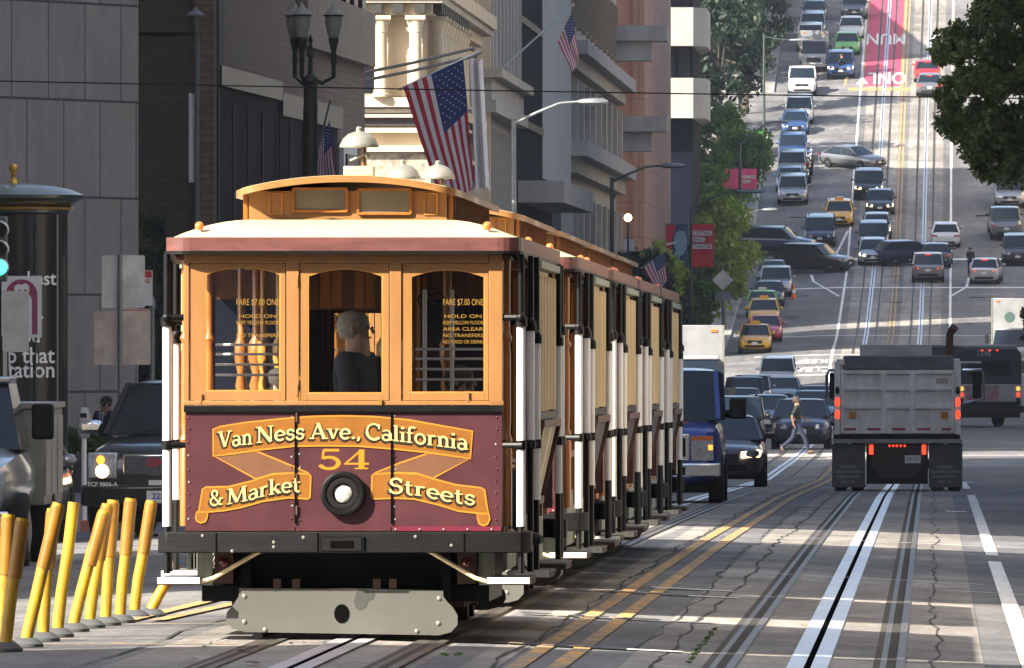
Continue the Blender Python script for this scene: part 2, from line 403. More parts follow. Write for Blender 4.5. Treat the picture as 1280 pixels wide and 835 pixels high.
for px, py, w_ in ((1000, 272, 26), (1002, 371, 18), (986, 399, 26), (1120, 379, 18), (1118, 346, 18), (990, 396, 18), (1232, 330, 18), (1222, 373, 20), (1120, 333, 16), (1228, 270, 16), (1212, 404, 14), (1206, 603, 20), (1195, 640, 26)):
    x0, y0 = hit(px - w_ / 2, py); x1, _ = hit(px + w_ / 2, py); seg([(x0, y0), (x1, y0)], .35, M['white_paint'])
seg([hit(160, 777), hit(288, 747)], .12, M['yellow_paint']); seg([hit(196, 777), hit(292, 757)], .12, M['yellow_paint'])
ribbon(mb, -6.6, -4.5, 88.6, 88.72, .012, M['yellow_paint']); ribbon(mb, -6.8, -5.6, 90.4, 90.6, .012, M['yellow_paint']); ribbon(mb, -5.6, -5.45, 108, 140, .012, M['yellow_paint'])
tag(mb.build('lane_markings'), kind='structure')
# thin transverse cable-detector strips with dark plates
mb = MB()
M['plate_dark'] = PM('dark steel plate', (.035, .035, .04), .5, metal=.4, var=.3, scale=9)
M['tan'] = PM('tan sealant', (.36, .28, .18), .8, var=.3, scale=9)
for y in (90.3, 101.4, 113.5):
    for k, (a, b) in enumerate(((-3.05, -2.82), (-2.8, -2.7), (-2.7, -2.58), (-2.58, -2.5), (-2.5, -2.4), (-2.4, -2.3), (-2.3, -2.02))):
        ribbon(mb, a, b, y, y + .45, .015, M['tan'] if k in (1, 3, 5) else M['plate_dark'])
ribbon(mb, -6.2, -2.6, 96, 96.12, .013, M['tan'])
tag(mb.build('detector_strips'), kind='structure')
# red transit lane on the hill
mb = MB(); ribbon(mb, -5.3, -2.62, 946, 1300, .005, M['pink_paint']); tag(mb.build('red_lane'), kind='structure')
mb = MB()
for a, b in ((-5.42, -5.24), (-2.7, -2.52)): ribbon(mb, a, b, 946, 1300, .0085, M['yellow_paint'])
ribbon(mb, -6.3, -1.9, 943, 945, .011, M['yellow_paint'])
seg([(-6.0, 946), (-5.9, 985), (-5.3, 1020)], .18, M['yellow_paint'])
tag(mb.build('yellow_lines'), kind='structure')

def text_mesh(body, size, mat, ext=0.0, align='CENTER', ay='BOTTOM', bold=0.0):
    cu = bpy.data.curves.new('t', 'FONT'); cu.body = body; cu.size = size; cu.align_x = align; cu.align_y = ay; cu.extrude = ext; cu.offset = bold; cu.resolution_u = 3
    o = bpy.data.objects.new('t', cu); COL.objects.link(o)
    dg = bpy.context.evaluated_depsgraph_get(); me = bpy.data.meshes.new_from_object(o.evaluated_get(dg))
    bpy.data.objects.remove(o); bpy.data.curves.remove(cu); me.materials.clear(); me.materials.append(mat); return me
def text_obj(name, body, size, mat, fn=None, parent=None, loc=(0, 0, 0), align='CENTER', ay='BOTTOM', bold=0.0, ext=0.0, sx=1.0):
    """text standing in the XZ plane facing -Y, or mapped by fn(x, y) -> point"""
    me = text_mesh(body, size, mat, ext, align, ay, bold)
    for v in me.vertices:
        x, y, z = v.co; x *= sx
        v.co = Vector(fn(x, y)) if fn else Vector((x, -z, y))
    me.update(); o = bpy.data.objects.new(name, me); COL.objects.link(o)
    if parent: o.parent = parent
    o.location = loc; return o
def road_text(body, cx, cy, h, length, sx):
    def fn(x, y):
        X = cx - x * sx; Y = cy - y * length / h; return (X, Y, G(X, Y) + .013)
    return tag(text_obj('road_lettering', body, h * 1.35, M['white_paint'], fn, bold=.02), kind='structure')
road_text('KEEP', -6.4, 729.0, 1, 3.2, .62); road_text('CLEAR', -6.5, 723.0, 1, 3.2, .62)
road_text('MUNI', -3.45, 984, 1, 8, .95); road_text('ONLY', -3.5, 957, 1, 8, .95)
# ================================================================ buildings
M['stone_grey'] = brick_mat('grey stone slabs', (.68, .575, .50), (.62, .525, .46), (.20, .165, .145), 2.0, 2.07, .03, .42, .8, var=.22)
M['brick_brown'] = brick_mat('brown brick', (.10, .064, .048), (.072, .047, .037), (.06, .045, .04), .42, .13, .015)
M['brick_tan'] = brick_mat('tan brick', (.205, .125, .082), (.165, .10, .066), (.11, .07, .05), .42, .16, .015)
M['tan_stone'] = PM('tan stone', (.27, .20, .14), .8, var=.25, scale=1.2)
M['cream_stone'] = PM('cream limestone', (.54, .455, .33), .8, var=.22, scale=1.0, bump=.3, stretch=(1, 1, .4))
M['grey_stone'] = PM('weathered grey stone', (.36, .35, .345), .82, var=.28, scale=.9, bump=.2, stretch=(1, 1, .35))
M['beige_stone'] = PM('beige stone', (.40, .365, .32), .82, var=.3, scale=.8, bump=.2, stretch=(1, 1, .4))
M['pink_stone'] = brick_mat('pinkish stone', (.42, .245, .185), (.38, .22, .17), (.27, .16, .12), 3.2, 1.6, .03, .5, .8, var=.25)
M['white_conc'] = PM('white concrete', (.30, .30, .29), .8, var=.16, scale=.7)
M['roof_dark'] = PM('flat roof', (.1, .1, .1), .9)
M['dk_glass'] = PM('dark window glass', (.010, .013, .022), .35, var=.5, scale=.5, spec=.25)
M['bl_glass'] = PM('black tower glass', (.006, .008, .016), .85, spec=.05, var=.5, scale=.2)
M['mullion'] = PM('bronze mullion', (.022, .02, .02), .5, metal=.2)
M['fin_white'] = PM('white metal fin', (.62, .62, .60), .5)
M['warm_glass'] = PM('blinded window', (.10, .10, .095), .35, var=.6, scale=1.3)
M['iron'] = PM('painted iron', (.05, .05, .05), .5, metal=.3, var=.3, scale=5)

def bldg(name, label, x0, x1, y0, y1, h, m, z=None, rz=0):
    z = G(KL, max(min((y0 + y1) / 2, 1400), -300)) - .6 if z is None else z
    root = empty(name, (x1, y0, z), rz, label, 'building')
    mb = MB(); mb.box(x0 - x1, 0, 0, y1 - y0, 0, h, m); mb.build('wall', root)
    mb = MB(); mb.box(x0 - x1 + .3, -.3, .3, y1 - y0 - .3, h + .003, h + .5, M['roof_dark']); mb.build('roof', root)
    return root
PROTO = {}
def part_copy(o, root, loc, rz=None):
    c = o.copy(); COL.objects.link(c); c.parent = root; c.location = loc
    if rz is not None: c.rotation_euler[2] = rz
    for ch in list(o.children):
        d = ch.copy(); COL.objects.link(d); d.parent = c
    return c
def win(root, locs, w_, h, fm, gm, rz=0, mull=(1, 1), depth=.12, sill=True):
    """windows as parts: frame with a pane below it; built in local XZ facing -Y (rz turns them)"""
    mb = MB(); t = .09
    mb.box(-w_ / 2 - t, -w_ / 2, -depth, .02, -t, h + t, fm); mb.box(w_ / 2, w_ / 2 + t, -depth, .02, -t, h + t, fm)
    mb.box(-w_ / 2, w_ / 2, -depth, .02, h, h + t, fm); mb.box(-w_ / 2, w_ / 2, -depth - (.08 if sill else 0), .02, -t, 0, fm)
    for i in range(1, mull[0]): x = -w_ / 2 + w_ * i / mull[0]; mb.box(x - .03, x + .03, -depth * .6, .0, 0, h, fm)
    for i in range(1, mull[1]): z = h * i / mull[1]; mb.box(-w_ / 2, w_ / 2, -depth * .5, .0, z - .03, z + .03, fm)
    f = mb.build('window', root, locs[0], rz)
    mb = MB(); mb.box(-w_ / 2, w_ / 2, -.02, .01, 0, h, gm); mb.build('pane', f)
    for l in locs[1:]: part_copy(f, root, l)
    return f
SIDE = R(90)                                             # parts turned to face +X

# --- out of frame to the left: unseen blocks added and shaped to shade the street
def plain_block(label, x0, x1, y0, y1, h, m, nf=6):
    r = bldg('unseen_building', label, x0, x1, y0, y1, h, m)
    L = y1 - y0; k = max(2, int(L / 6)); kk = min(k, 8)
    locs = [(.0, L * (i + .5) / kk, 4.5 + 3.8 * j) for j in range(nf) for i in range(kk)]
    if x1 < 0: win(r, locs, 1.8, 2.1, M['tan_stone'], M['dk_glass'], SIDE)
    else: win(r, [(x0 - x1, a[1], a[2]) for a in locs], 1.8, 2.1, M['tan_stone'], M['dk_glass'], R(-90))
    return r
plain_block('unseen grey shading block on the left before the first crossing', -19.5, -16, -160, 75.5, 60, M['grey_stone'])
plain_block('unseen tan shading block on the left beside the middle of the cable car queue', -19.5, -16, 104, 138.5, 55, M['brick_tan'])
plain_block('unseen grey shading block on the left just past the first crossing', -80, -16.5, 158, 232, 70, M['grey_stone'])
plain_block('unseen tall tan shading block set back behind the left plaza', -60, -26, 234, 296, 80, M['brick_tan'])
for (a, b, hh, m_, lb) in ((-60, 130, 58, 'beige_stone', 'beige office row on the right near the camera'), (170, 350, 46, 'beige_stone', 'cream office row on the right past the first crossing'),
                       (390, 560, 30, 'grey_stone', 'grey office row on the right beyond the second crossing'), (562, 810, 28, 'beige_stone', 'beige office row on the right before the hill'),
                       (840, 918, 20, 'cream_stone', 'cream apartment row on the right partway up the hill'), (946, 1200, 18, 'beige_stone', 'beige apartment row on the right high on the hill')):
    plain_block(lb, 12, 30, a, b, hh, M[m_], 5)

r_ = bldg('unseen_building', 'unseen tall tan tower added to shade the foot of the hill', -85, -46, 764, 846, 62, M['brick_tan'])  # hidden tower, added only to shade the crossing below the hill
win(r_, [(.0, 6 + 9 * i, 6 + 4.2 * j) for i in range(8) for j in range(8)], 2.2, 2.2, M['tan_stone'], M['dk_glass'], SIDE)
for xx0, xx1, yy0, hh, lb in ((-62, -6, -250, 95, 'added wide brown tower behind the camera closing the street'), (-4, 34, -270, 120, 'added tall grey tower behind the camera on the right')):
    r_ = bldg('unseen_building', lb, xx0, xx1, yy0, yy0 + 30, hh, M['brick_tan'] if xx0 < -10 else M['grey_stone'])  # towers added behind the camera for darker reflections and skylight
    nx = int((xx1 - xx0) / 5); win(r_, [(-3 - 5 * i, 30.0, 5 + 9 * j) for i in range(nx) for j in range(9)], 3.2, 5.5, M['tan_stone'], M['dk_glass'], R(180))
# --- grey slab-clad block, angled to the street
Xa, Ya = at(-60, 59.9); Xb, Yb = at(173, 58.1)
ang = math.atan2(Yb - Ya, Xb - Xa); Lw = math.hypot(Xb - Xa, Yb - Ya)
r = empty('stone_building', (Xa, Ya, -3.3), ang, 'grey stone-clad block with big square slabs behind the green kiosk', 'building')
M['stone_grey'].node_tree.nodes['Brick Texture'].inputs['Brick Width'].default_value = Lw * 46 / 233
mb = MB(); mb.box(0, Lw, 0, 16, 0, 26, M['stone_grey']); mb.build('wall', r)
# --- brown brick building
Xa, Ya = at(168, 56.6); Xb, Yb = at(262, 56.6)
r = bldg('brick_building', 'dark brown brick building between the grey stone block and the dark glass offices', Xa - 1, Xb, Ya, Ya + 14, 30, M['brick_brown'], -3.3)
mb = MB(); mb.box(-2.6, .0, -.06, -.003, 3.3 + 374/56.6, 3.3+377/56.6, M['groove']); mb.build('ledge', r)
mb = MB(); mb.box(-.32, .12, -.25, -.01, 0, 26, M['brick_tan']); mb.build('corner_pier', r)
# --- dark glass offices with a tan brick upper wall, facing the street
Xa, Ya = at(268, 56.0); Xb, Yb = at(456, 47.6)
ang = math.atan2(Yb - Ya, Xb - Xa); Lw = math.hypot(Xb - Xa, Yb - Ya)
r = empty('glass_office', (Xa, Ya, -3.2), ang, 'brown brick offices with tall dark glass shopfront behind the street lamp cluster', 'building')
mb = MB(); mb.box(0, Lw, 0, 9, 0, 40, M['brick_tan']); mb.build('wall', r)
mb = MB(); mb.box(-.25, .0, -.12, 9, 0, 40, M['brick_brown']); mb.build('corner_pier', r)
mb = MB(); mb.box(.15, Lw * .37, -.05, -.01, 0.3, 8.75, M['bl_glass']); mb.build('window', r)
mb = MB(); mb.box(.1, Lw * .37 + .1, -.16, -.051, 8.75, 9.2, M['mullion']); mb.build('window_head', r)
mb = MB(); mb.box(Lw * .38, Lw * .78, -.05, -.01, 0.3, 8.4, M['bl_glass']); mb.build('window', r)
mb = MB(); mb.box(Lw * .375, Lw * .79, -.16, -.051, 8.4, 8.95, M['mullion']); mb.build('window_head', r)
for k in range(9):
    mb = MB(); x = .15 + Lw * (.0 + .088 * k); mb.box(x, x + .07, -.09, -.052, .3, 8.38, M['mullion']); mb.build('mullion', r)
mb = MB(); mb.box(Lw * .50, Lw * .995, -.30, -.02, 10.2, 11.6, M['tan_stone']); mb.build('stone_band', r)
mb = MB(); mb.box(Lw * .42, Lw * .995, -.34, -.02, 14.2, 15.2, M['tan_stone']); mb.build('stone_band', r)
for k in range(7):
    mb = MB(); x = Lw * (.55 + .062 * k); mb.box(x, x + 1.5, -.2, -.02, 11.65, 14.15, M['dk_glass']); mb.build('window', r)
mb = MB(); mb.box(Lw * .80, Lw * .90, -.14, -.02, 2.2, 8.1, M['fin_white']); f = mb.build('doorway', r)
mb = MB(); mb.box(Lw * .812, Lw * .888, -.19, -.141, 5.6, 7.8, M['dk_glass']); mb.build('pane', f)

# --- columned bank in cream limestone: one lit face towards us
zb = -3.5; Yf = F / 43.8; Xr = -14.55
r = bldg('columned_bank', 'cream limestone bank with sunlit columns and a dark bracketed cornice', Xr - 14, Xr, Yf, Yf + 44, 34, M['cream_stone'], zb)
def zt(py, s): return (VY - py) / s - zb
s0 = 43.8
def column(lx, ly, z0, z1, rr, m):
    mb = MB(); h = z1 - z0
    mb.lathe([(rr * 1.35, 0), (rr * 1.35, .08), (rr * 1.12, .10), (rr * 1.12, .18), (rr, .22), (rr * .98, h * .4), (rr * .88, h - .36), (rr * 1.0, h - .34), (rr * .92, h - .28), (rr * 1.3, h - .06), (rr * 1.35, h)], (lx, ly, z0), m, 16)
    mb.box(lx - rr * 1.5, lx + rr * 1.5, ly - rr * 1.5, ly + rr * 1.5, z1 + .003, z1 + .12, m)
    return mb
zc0, zc1 = zt(121, s0), zt(25, s0)
for px in (477, 520): column((px - VX) / s0 - Xr, -.42, zc0, zc1, .19, M['cream_stone']).build('column', r)
for k in range(9): column(.42, .9 + 2.6 * k, zc0, zc1, .19, M['cream_stone']).build('column', r)
mb = MB(); mb.box(-14, .15, -.04, -.003, zc0, zc1 + .1, M['cream_stone']); mb.build('wall_panel', r)
for (a, b) in ((452, 471), (406, 440)):
    mb = MB(); mb.box((a - VX) / s0 - Xr, (b - VX) / s0 - Xr, -.08, -.042, zc0 + .1, zc1 - .6, M['dk_glass']); mb.build('window', r)
locs = [(.0, 2.2 + 2.6 * k, zc0 + .3) for k in range(9)]; win(r, locs, 1.3, 2.9, M['cream_stone'], M['dk_glass'], SIDE)
mb = MB(); z1 = zc1 + .14
mb.box(-14.0, .30, -.35, 44, z1, z1 + .32, M['cream_stone']); mb.box(-14, .60, -.65, 44.2, z1 + .34, z1 + .52, M['beige_stone']); mb.box(-14, .72, -.8, 44.3, z1 + .54, z1 + .95, M['cream_stone'])
mb.build('cornice', r)
for k in range(16):
    mb = MB(); y = .2 + 1.5 * k; mb.box(.31, .56, y, y + .5, z1 + .05, z1 + .33, M['iron']); mb.build('bracket', r)
for k in range(6):
    mb = MB(); x = -.2 - .62 * k; mb.box(x, x + .3, -.62, -.36, z1 + .05, z1 + .33, M['iron']); mb.build('bracket', r)
mb = MB()
for (a, b, pr, m_) in ((122, 134, .42, 'cream_stone'), (136, 141, .28, 'beige_stone'), (143, 147, .36, 'cream_stone'), (149, 158, .2, 'iron'), (160, 166, .32, 'cream_stone'), (184, 190, .45, 'cream_stone')):
    mb.box(-14, pr, -pr, 44, zt(b, s0), zt(a, s0), M[m_])
mb.build('moulding', r)
M['relief'] = PM('carved relief stone', (.50, .44, .35), .85, var=.75, scale=2.2, col2=(.07, .06, .05), bump=1.0, detail=3)
mb = MB(); mb.box(-14, .25, -.25, 40, zt(230, s0), zt(191, s0), M['relief']); mb.build('carved_frieze', r)
locs = [(.0, 2.2 + 2.9 * k, z1 + 2.0) for k in range(14)]; win(r, locs, 1.3, 4.6, M['cream_stone'], M['dk_glass'], SIDE)
for k in range(12):
    mb = MB(); y = .4 + 3.3 * k; mb.box(.0, .35, y, y + .7, z1 + 1.0, z1 + 12, M['cream_stone']); mb.build('pilaster', r)
# --- tall grey building with narrow windows
ya, yb = F / 39.0, F / 36.2; Xr = -14.5
r = bldg('grey_stone_building', 'tall pale grey stone building with narrow slot windows behind the largest flag', Xr - 14, Xr, ya, yb, 40, M['grey_stone'], zb)
n = 9; dy = (yb - ya) / n
locs = [(.0, dy * (k + .5), 5.6) for k in range(n)]; win(r, locs, 1.4, 4.6, M['grey_stone'], M['dk_glass'], SIDE, (1, 3))
locs = [(.0, dy * (k + .5), 12.3) for k in range(n)]; win(r, locs, 1.4, 6.0, M['grey_stone'], M['dk_glass'], SIDE, (1, 4))
for k in range(n + 1):
    mb = MB(); y = dy * k; mb.box(.0, .32, max(0, y - .35), y + .35, 12, 26, M['grey_stone']); mb.build('pilaster', r)
mb = MB(); mb.box(-.5, .35, -.35, .2, 0, 30, M['cream_stone']); mb.build('corner_pier', r)
mb = MB(); mb.box(-14, .55, -.5, yb - ya, 10.6, 11.0, M['grey_stone']); mb.box(-14, .4, -.4, yb - ya, 11.02, 11.7, M['grey_stone']); mb.box(-14, .75, -.7, yb - ya, 11.72, 12.0, M['beige_stone']); mb.build('belt_course', r)
mb = MB(); mb.box(-2, .4, -1, 26, 0, .2, M['grey_stone']); mb.build('base_course', r)
# --- black glass tower
ya2, yb2 = yb + .3, F / 31.9
r = bldg('black_tower', 'black glass tower with thin white vertical fins', Xr - 10, Xr + .1, ya2, yb2, 60, M['bl_glass'], zb)
zf0 = (VY - 228) / 33.0 - zb
for k in range(14):
    y = (yb2 - ya2) * (.52 + .0345 * k); mb = MB(); mb.box(0, .30, y, y + .28, zf0, 46, M['fin_white']); mb.build('fin', r)
for k in range(10):
    mb = MB(); z = 3.6 + 3.6 * k; mb.box(0, .08, .1, (yb2 - ya2) * .5, z, z + .25, M['mullion']); mb.build('spandrel', r)
mb = MB(); mb.box(0, .35, (yb2 - ya2) * .72, yb2 - ya2, 0, (VY - 232) / 33 - zb, M['grey_stone']); mb.build('stone_base', r)
mb = MB(); mb.box(-2, 1.6, (yb2 - ya2) * .05, (yb2 - ya2) * .7, (VY - 262) / 34 - zb, (VY - 236) / 34 - zb, M['grey_stone']); mb.build('canopy', r)
# --- beaux-arts building with stepped cornices
ya3, yb3 = F / 31.6, F / 27.2; Ls = yb3 - ya3
r = bldg('corniced_building', 'beige stone building with stepped cornices and tall pilasters beside the black tower', Xr - 10, Xr, ya3, yb3, 38, M['beige_stone'], zb)
for (py, s, pr, th) in ((69, 30, .9, .7), (180, 31, .9, .8)):
    mb = MB(); z = (VY - py) / s - zb; mb.box(-4, pr * .5, -.5, Ls, z - th * 1.6, z - th * .8, M['beige_stone']); mb.box(-4, pr, -1.0, Ls + .6, z - th * .78, z, M['grey_stone']); mb.build('cornice', r)
for k in range(9):
    y = Ls * (k + .1) / 9
    mb = MB(); mb.box(0, .45, y, y + 1.6, 10.5, 13.6, M['beige_stone']); mb.build('pilaster', r)
    mb = MB(); mb.box(0, .45, y, y + 1.6, 1.2, 9.0, M['beige_stone']); mb.build('pilaster', r)
locs = [(.0, Ls * (k + .68) / 9, 10.7) for k in range(9)] + [(.0, Ls * (k + .68) / 9, 3.0) for k in range(9)]
win(r, locs, 2.2, 3.0, M['grey_stone'], M['dk_glass'], SIDE, (2, 2))
locs = [(.0, Ls * (k + .5) / 12, 16 + 3 * j) for k in range(12) for j in range(3)]; win(r, locs, 2.4, 2.4, M['tan_stone'], M['warm_glass'], SIDE, (2, 2))
for (py, s) in ((140, 27.9), (20, 28.2)):
    mb = MB(); z = (VY - py) / s - zb; y = Ls - 4; mb.box(0, 2.4, y, y + 3.5, z - .7, z, M['grey_stone']); mb.box(0, 1.7, y + .4, y + 3.1, z - 1.6, z - .71, M['grey_stone']); mb.build('end_bracket', r)
# --- pinkish tower, two faces
ya4 = F / 27.0
r = bldg('pink_tower', 'tall pinkish stone tower between the corniced building and the white balconies', -25, -13.25 - .6, ya4, F / 24.6, 60, M['pink_stone'], zb)
mb = MB(); mb.box(.0, .55, -.3, F / 24.6 - ya4 + 1.5, 0, 58, M['pink_stone']); mb.build('corner_pier', r)
# --- balcony building
s0 = 23.3; Yf = F / s0; zb2 = -3.6
x0 = (800 - VX) / s0; x1 = (866 - VX) / s0
r = bldg('balcony_building', 'grey building with stacked white concrete balconies over dark windows', x0 - 4, x1, Yf, Yf + 24, 40, M['bl_glass'], zb2)
def zz(py): return (VY - py) / s0 - zb2
for (a, b) in ((58, 10), (148, 98), (-24, -72)):
    pr = .75
    mb = MB(); pl = [(x0 - 4 - x1, -1.6), (.05, -1.6), (pr, .4), (pr, 12.), (.05, 24.), (x0 - 4 - x1, 24)]
    mb.prism(pl, zz(a), zz(b), M['white_conc'], 'z'); bal = mb.build('balcony', r)
    mb = MB(); mb.box(-2.9, -2.87, -1.63, -1.602, zz(a), zz(b), M['groove']); mb.build('joint', bal)
locs = [((c - VX) / s0 - x1, -.02, zz(97)) for c in (823, 838, 853)] + [((c - VX) / s0 - x1, -.02, zz(9)) for c in (823, 838, 853)]
win(r, locs, .55, 1.5, M['mullion'], M['dk_glass'], 0)

# houses up the hill behind the trees; the first two raised to shade the street
for (a, b, hh, m_, lb, xx) in ((764, 806, 30, 'cream_stone', 'cream house row behind the lower street trees', -18.5), (844, 872, 26, 'white_conc', 'pale apartment house behind the dark trees on the hill', -18.5), (950, 1040, 17, 'pink_stone', 'pinkish apartment house behind the olive trees at the top', -19.0)):
    r = bldg('apartment_house', lb, xx - 10, xx, a, b, hh, M[m_], G(KL, (a + b) / 2) - 2)
    k = int((b - a) / 5); win(r, [(.0, 3 + 5 * i, 3.6 + 3.2 * j) for i in range(k) for j in range(3)], 1.5, 1.7, M['white_conc'], M['dk_glass'], SIDE)
    win(r, [(-2 - 3 * i, .0, 3.6 + 3.2 * j) for i in range(3) for j in range(3)], 1.5, 1.7, M['white_conc'], M['dk_glass'], 0)

# ================================================================ trees and planting
def leaf_mat(name, c1, c2, rough=.55):
    m = bpy.data.materials.new(name); m.use_nodes = True; MATS[name] = m
    t = m.node_tree; b = t.nodes['Principled BSDF']; L = t.links.new; b.inputs['Roughness'].default_value = rough; b.inputs['Specular IOR Level'].default_value = .4
    at_ = t.nodes.new('ShaderNodeAttribute'); at_.attribute_name = 'tint'
    mx = t.nodes.new('ShaderNodeMix'); mx.data_type = 'RGBA'; mx.inputs['A'].default_value = (*c1, 1); mx.inputs['B'].default_value = (*c2, 1)
    L(at_.outputs['Fac'], mx.inputs['Factor']); L(mx.outputs['Result'], b.inputs['Base Color'])
    tl = t.nodes.new('ShaderNodeBsdfTranslucent'); ms = t.nodes.new('ShaderNodeMixShader'); ms.inputs[0].default_value = .3
    sc2 = t.nodes.new('ShaderNodeVectorMath'); sc2.operation = 'MULTIPLY'; sc2.inputs[1].default_value = (1.3, 1.5, .6); L(mx.outputs['Result'], sc2.inputs[0]); L(sc2.outputs[0], tl.inputs[0])
    L(b.outputs[0], ms.inputs[1]); L(tl.outputs[0], ms.inputs[2]); L(ms.outputs[0], t.nodes['Material Output'].inputs[0])
    return m
M['leaf_dark'] = leaf_mat('dark leaves', (.014, .030, .012), (.085, .125, .04), .4)
M['leaf_mid'] = leaf_mat('green leaves', (.035, .085, .022), (.13, .22, .04))
M['leaf_bright'] = leaf_mat('bright green leaves', (.09, .16, .02), (.32, .40, .06))
M['leaf_olive'] = leaf_mat('olive leaves', (.05, .08, .02), (.20, .21, .07))
M['leaf_deep'] = leaf_mat('deep green leaves', (.010, .022, .016), (.03, .055, .03))
M['leaf_rust'] = leaf_mat('rust leaves', (.12, .06, .02), (.25, .12, .04))
M['bark'] = PM('bark', (.10, .08, .06), .9, var=.4, scale=4, bump=.5, stretch=(1, 1, .3))
def leaves(name, centers, radii, per, size, mat, parent, flat=.75, aspect=.5):
    n = len(centers); C = np.repeat(np.array(centers), per, 0); Rr = np.repeat(np.array(radii), per, 0); N = len(C)
    d = RNG.normal(size=(N, 3)); d /= np.linalg.norm(d, axis=1)[:, None]; rad = RNG.random(N) ** .45
    P = C + d * (Rr * rad)[:, None] * np.array([1, 1, flat])
    a = RNG.normal(size=(N, 3)); a[:, 2] -= .4; a /= np.linalg.norm(a, axis=1)[:, None]
    b = np.cross(a, RNG.normal(size=(N, 3))); b /= np.linalg.norm(b, axis=1)[:, None]
    sz = size * (.6 + .8 * RNG.random(N)); A = a * sz[:, None]; B = b * (sz * aspect)[:, None]
    V = np.stack([P - A, P + B, P + A, P - B], 1).reshape(-1, 3)
    me = bpy.data.meshes.new(name); me.vertices.add(4 * N); me.vertices.foreach_set('co', V.ravel())
    me.loops.add(4 * N); me.loops.foreach_set('vertex_index', np.arange(4 * N)); me.polygons.add(N); me.polygons.foreach_set('loop_start', np.arange(0, 4 * N, 4))
    me.update(calc_edges=True)
    cl = np.repeat(RNG.random(n), per); tint = np.clip(.55 * cl + .45 * RNG.random(N), 0, 1)
    at_ = me.attributes.new('tint', 'FLOAT', 'FACE'); at_.data.foreach_set('value', tint)
    me.materials.append(mat); o = bpy.data.objects.new(name, me); COL.objects.link(o)
    if parent: o.parent = parent
    return o
def tree(label, x, y, h, cr, mat, n=70, per=90, size=.14, z=None, base=None, kind='street_tree', sz=1.0, shell=.5, group=None, ch=None, cl_r=.28):
    z = G(x if abs(x) < 14 else -14, y) + .12 if z is None else z
    root = empty(kind, (x, y, z), 0, label, 'tree', group)
    base = h * .35 if base is None else base
    chh = (h - base) / 2; cz = base + chh
    cs = []; rs = []
    for i in range(n):
        d = RNG.normal(size=3); d /= np.linalg.norm(d); q = shell + (1 - shell) * RNG.random() ** .6
        q *= .86
        cs.append((d[0] * cr * q, d[1] * cr * q, cz + d[2] * chh * q)); rs.append(cr * cl_r * (.6 + .8 * RNG.random()))
    leaves('crown', cs, rs, per, size, mat, root)
    mb = MB(); tr = max(.09, h * .022)
    mb.tube([(0, 0, -.2), (.05, .03, base * .6), (-.04, 0, base), (.1, .05, cz)], [tr * 1.25, tr, tr * .85, tr * .4], M['bark'], 8)
    for i in range(0, min(n, 26), 2):
        c = Vector(cs[i]); st = Vector((0, 0, lerp(base * .75, cz, random.random()))); mid = st.lerp(c, .5) + Vector((0, 0, -.1))
        mb.tube([st, mid, c], [tr * .42, tr * .28, tr * .1], M['bark'], 5)
    mb.build('trunk', root)
    return root
# the near right tree: only its left edge comes into the picture
root = tree('dark leafy tree overhanging the right lane', 7.4, 150, 7.6, 7.2, M['leaf_dark'], 260, 150, .075, base=3.9, kind='shade_tree', shell=.62, cl_r=.13)
edge = [(1232, -30), (1226, 4), (1208, 28), (1180, 42), (1168, 62), (1180, 92), (1170, 118), (1174, 150), (1186, 178), (1200, 200), (1222, 216), (1250, 222), (1300, 232), (1420, 236)]
cs = []; rs = []
while len(cs) < 520:
    px, py = random.uniform(1166, 1400), random.uniform(-60, 232); i = 0
    xe = np.interp(py, [e[1] for e in edge], [e[0] for e in edge])
    if px < xe + 4: continue
    if 160 < px < 0: continue
    cs.append(((px - VX) / 114 - 7.4, random.uniform(-1.6, 1.6), (VY - py) / 114 - root.location.z)); rs.append(random.uniform(.07, .16))
leaves('crown', cs, rs, 130, .042, M['leaf_dark'], root, 1.0, .42)
XS = [(-12.3, 560, 7.2, 2.6, 'leaf_deep'), (-14.4, 612, 8.2, 3.0, 'leaf_mid'), (-14.2, 650, 8.6, 3.0, 'leaf_bright'), (-13.7, 700, 9.0, 3.1, 'leaf_mid'), (-12.3, 752, 8.6, 2.9, 'leaf_bright'),
      (-13.6, 800, 8.4, 2.9, 'leaf_mid'), (-12.9, 850, 8.6, 2.9, 'leaf_mid'), (-13.2, 590, 6.0, 2.6, 'leaf_deep'), (-15.5, 672, 8.6, 2.8, 'leaf_bright'), (-14.8, 742, 9.4, 3.0, 'leaf_mid')]
LB = ['dark green street tree nearest behind the last cable car', 'green street tree behind the red portrait banner', 'bright green street tree behind the red banner pair', 'green street tree behind the diamond sign', 'yellow-green street tree beside the parked cars',
      'green street tree at the foot of the hill', 'rounded green street tree behind the pink banner', 'low dark tree left of the diamond sign post', 'bright green tree set back at the foot of the pink tower', 'green tree set back below the white balconies']
for (x, y, h, cr, m_), lb in zip(XS, LB):
    tree(lb, x, y, h, cr, M[m_], 85, 190, .17, base=1.4 if y < 820 else 2.0, group='street trees along the left pavement')
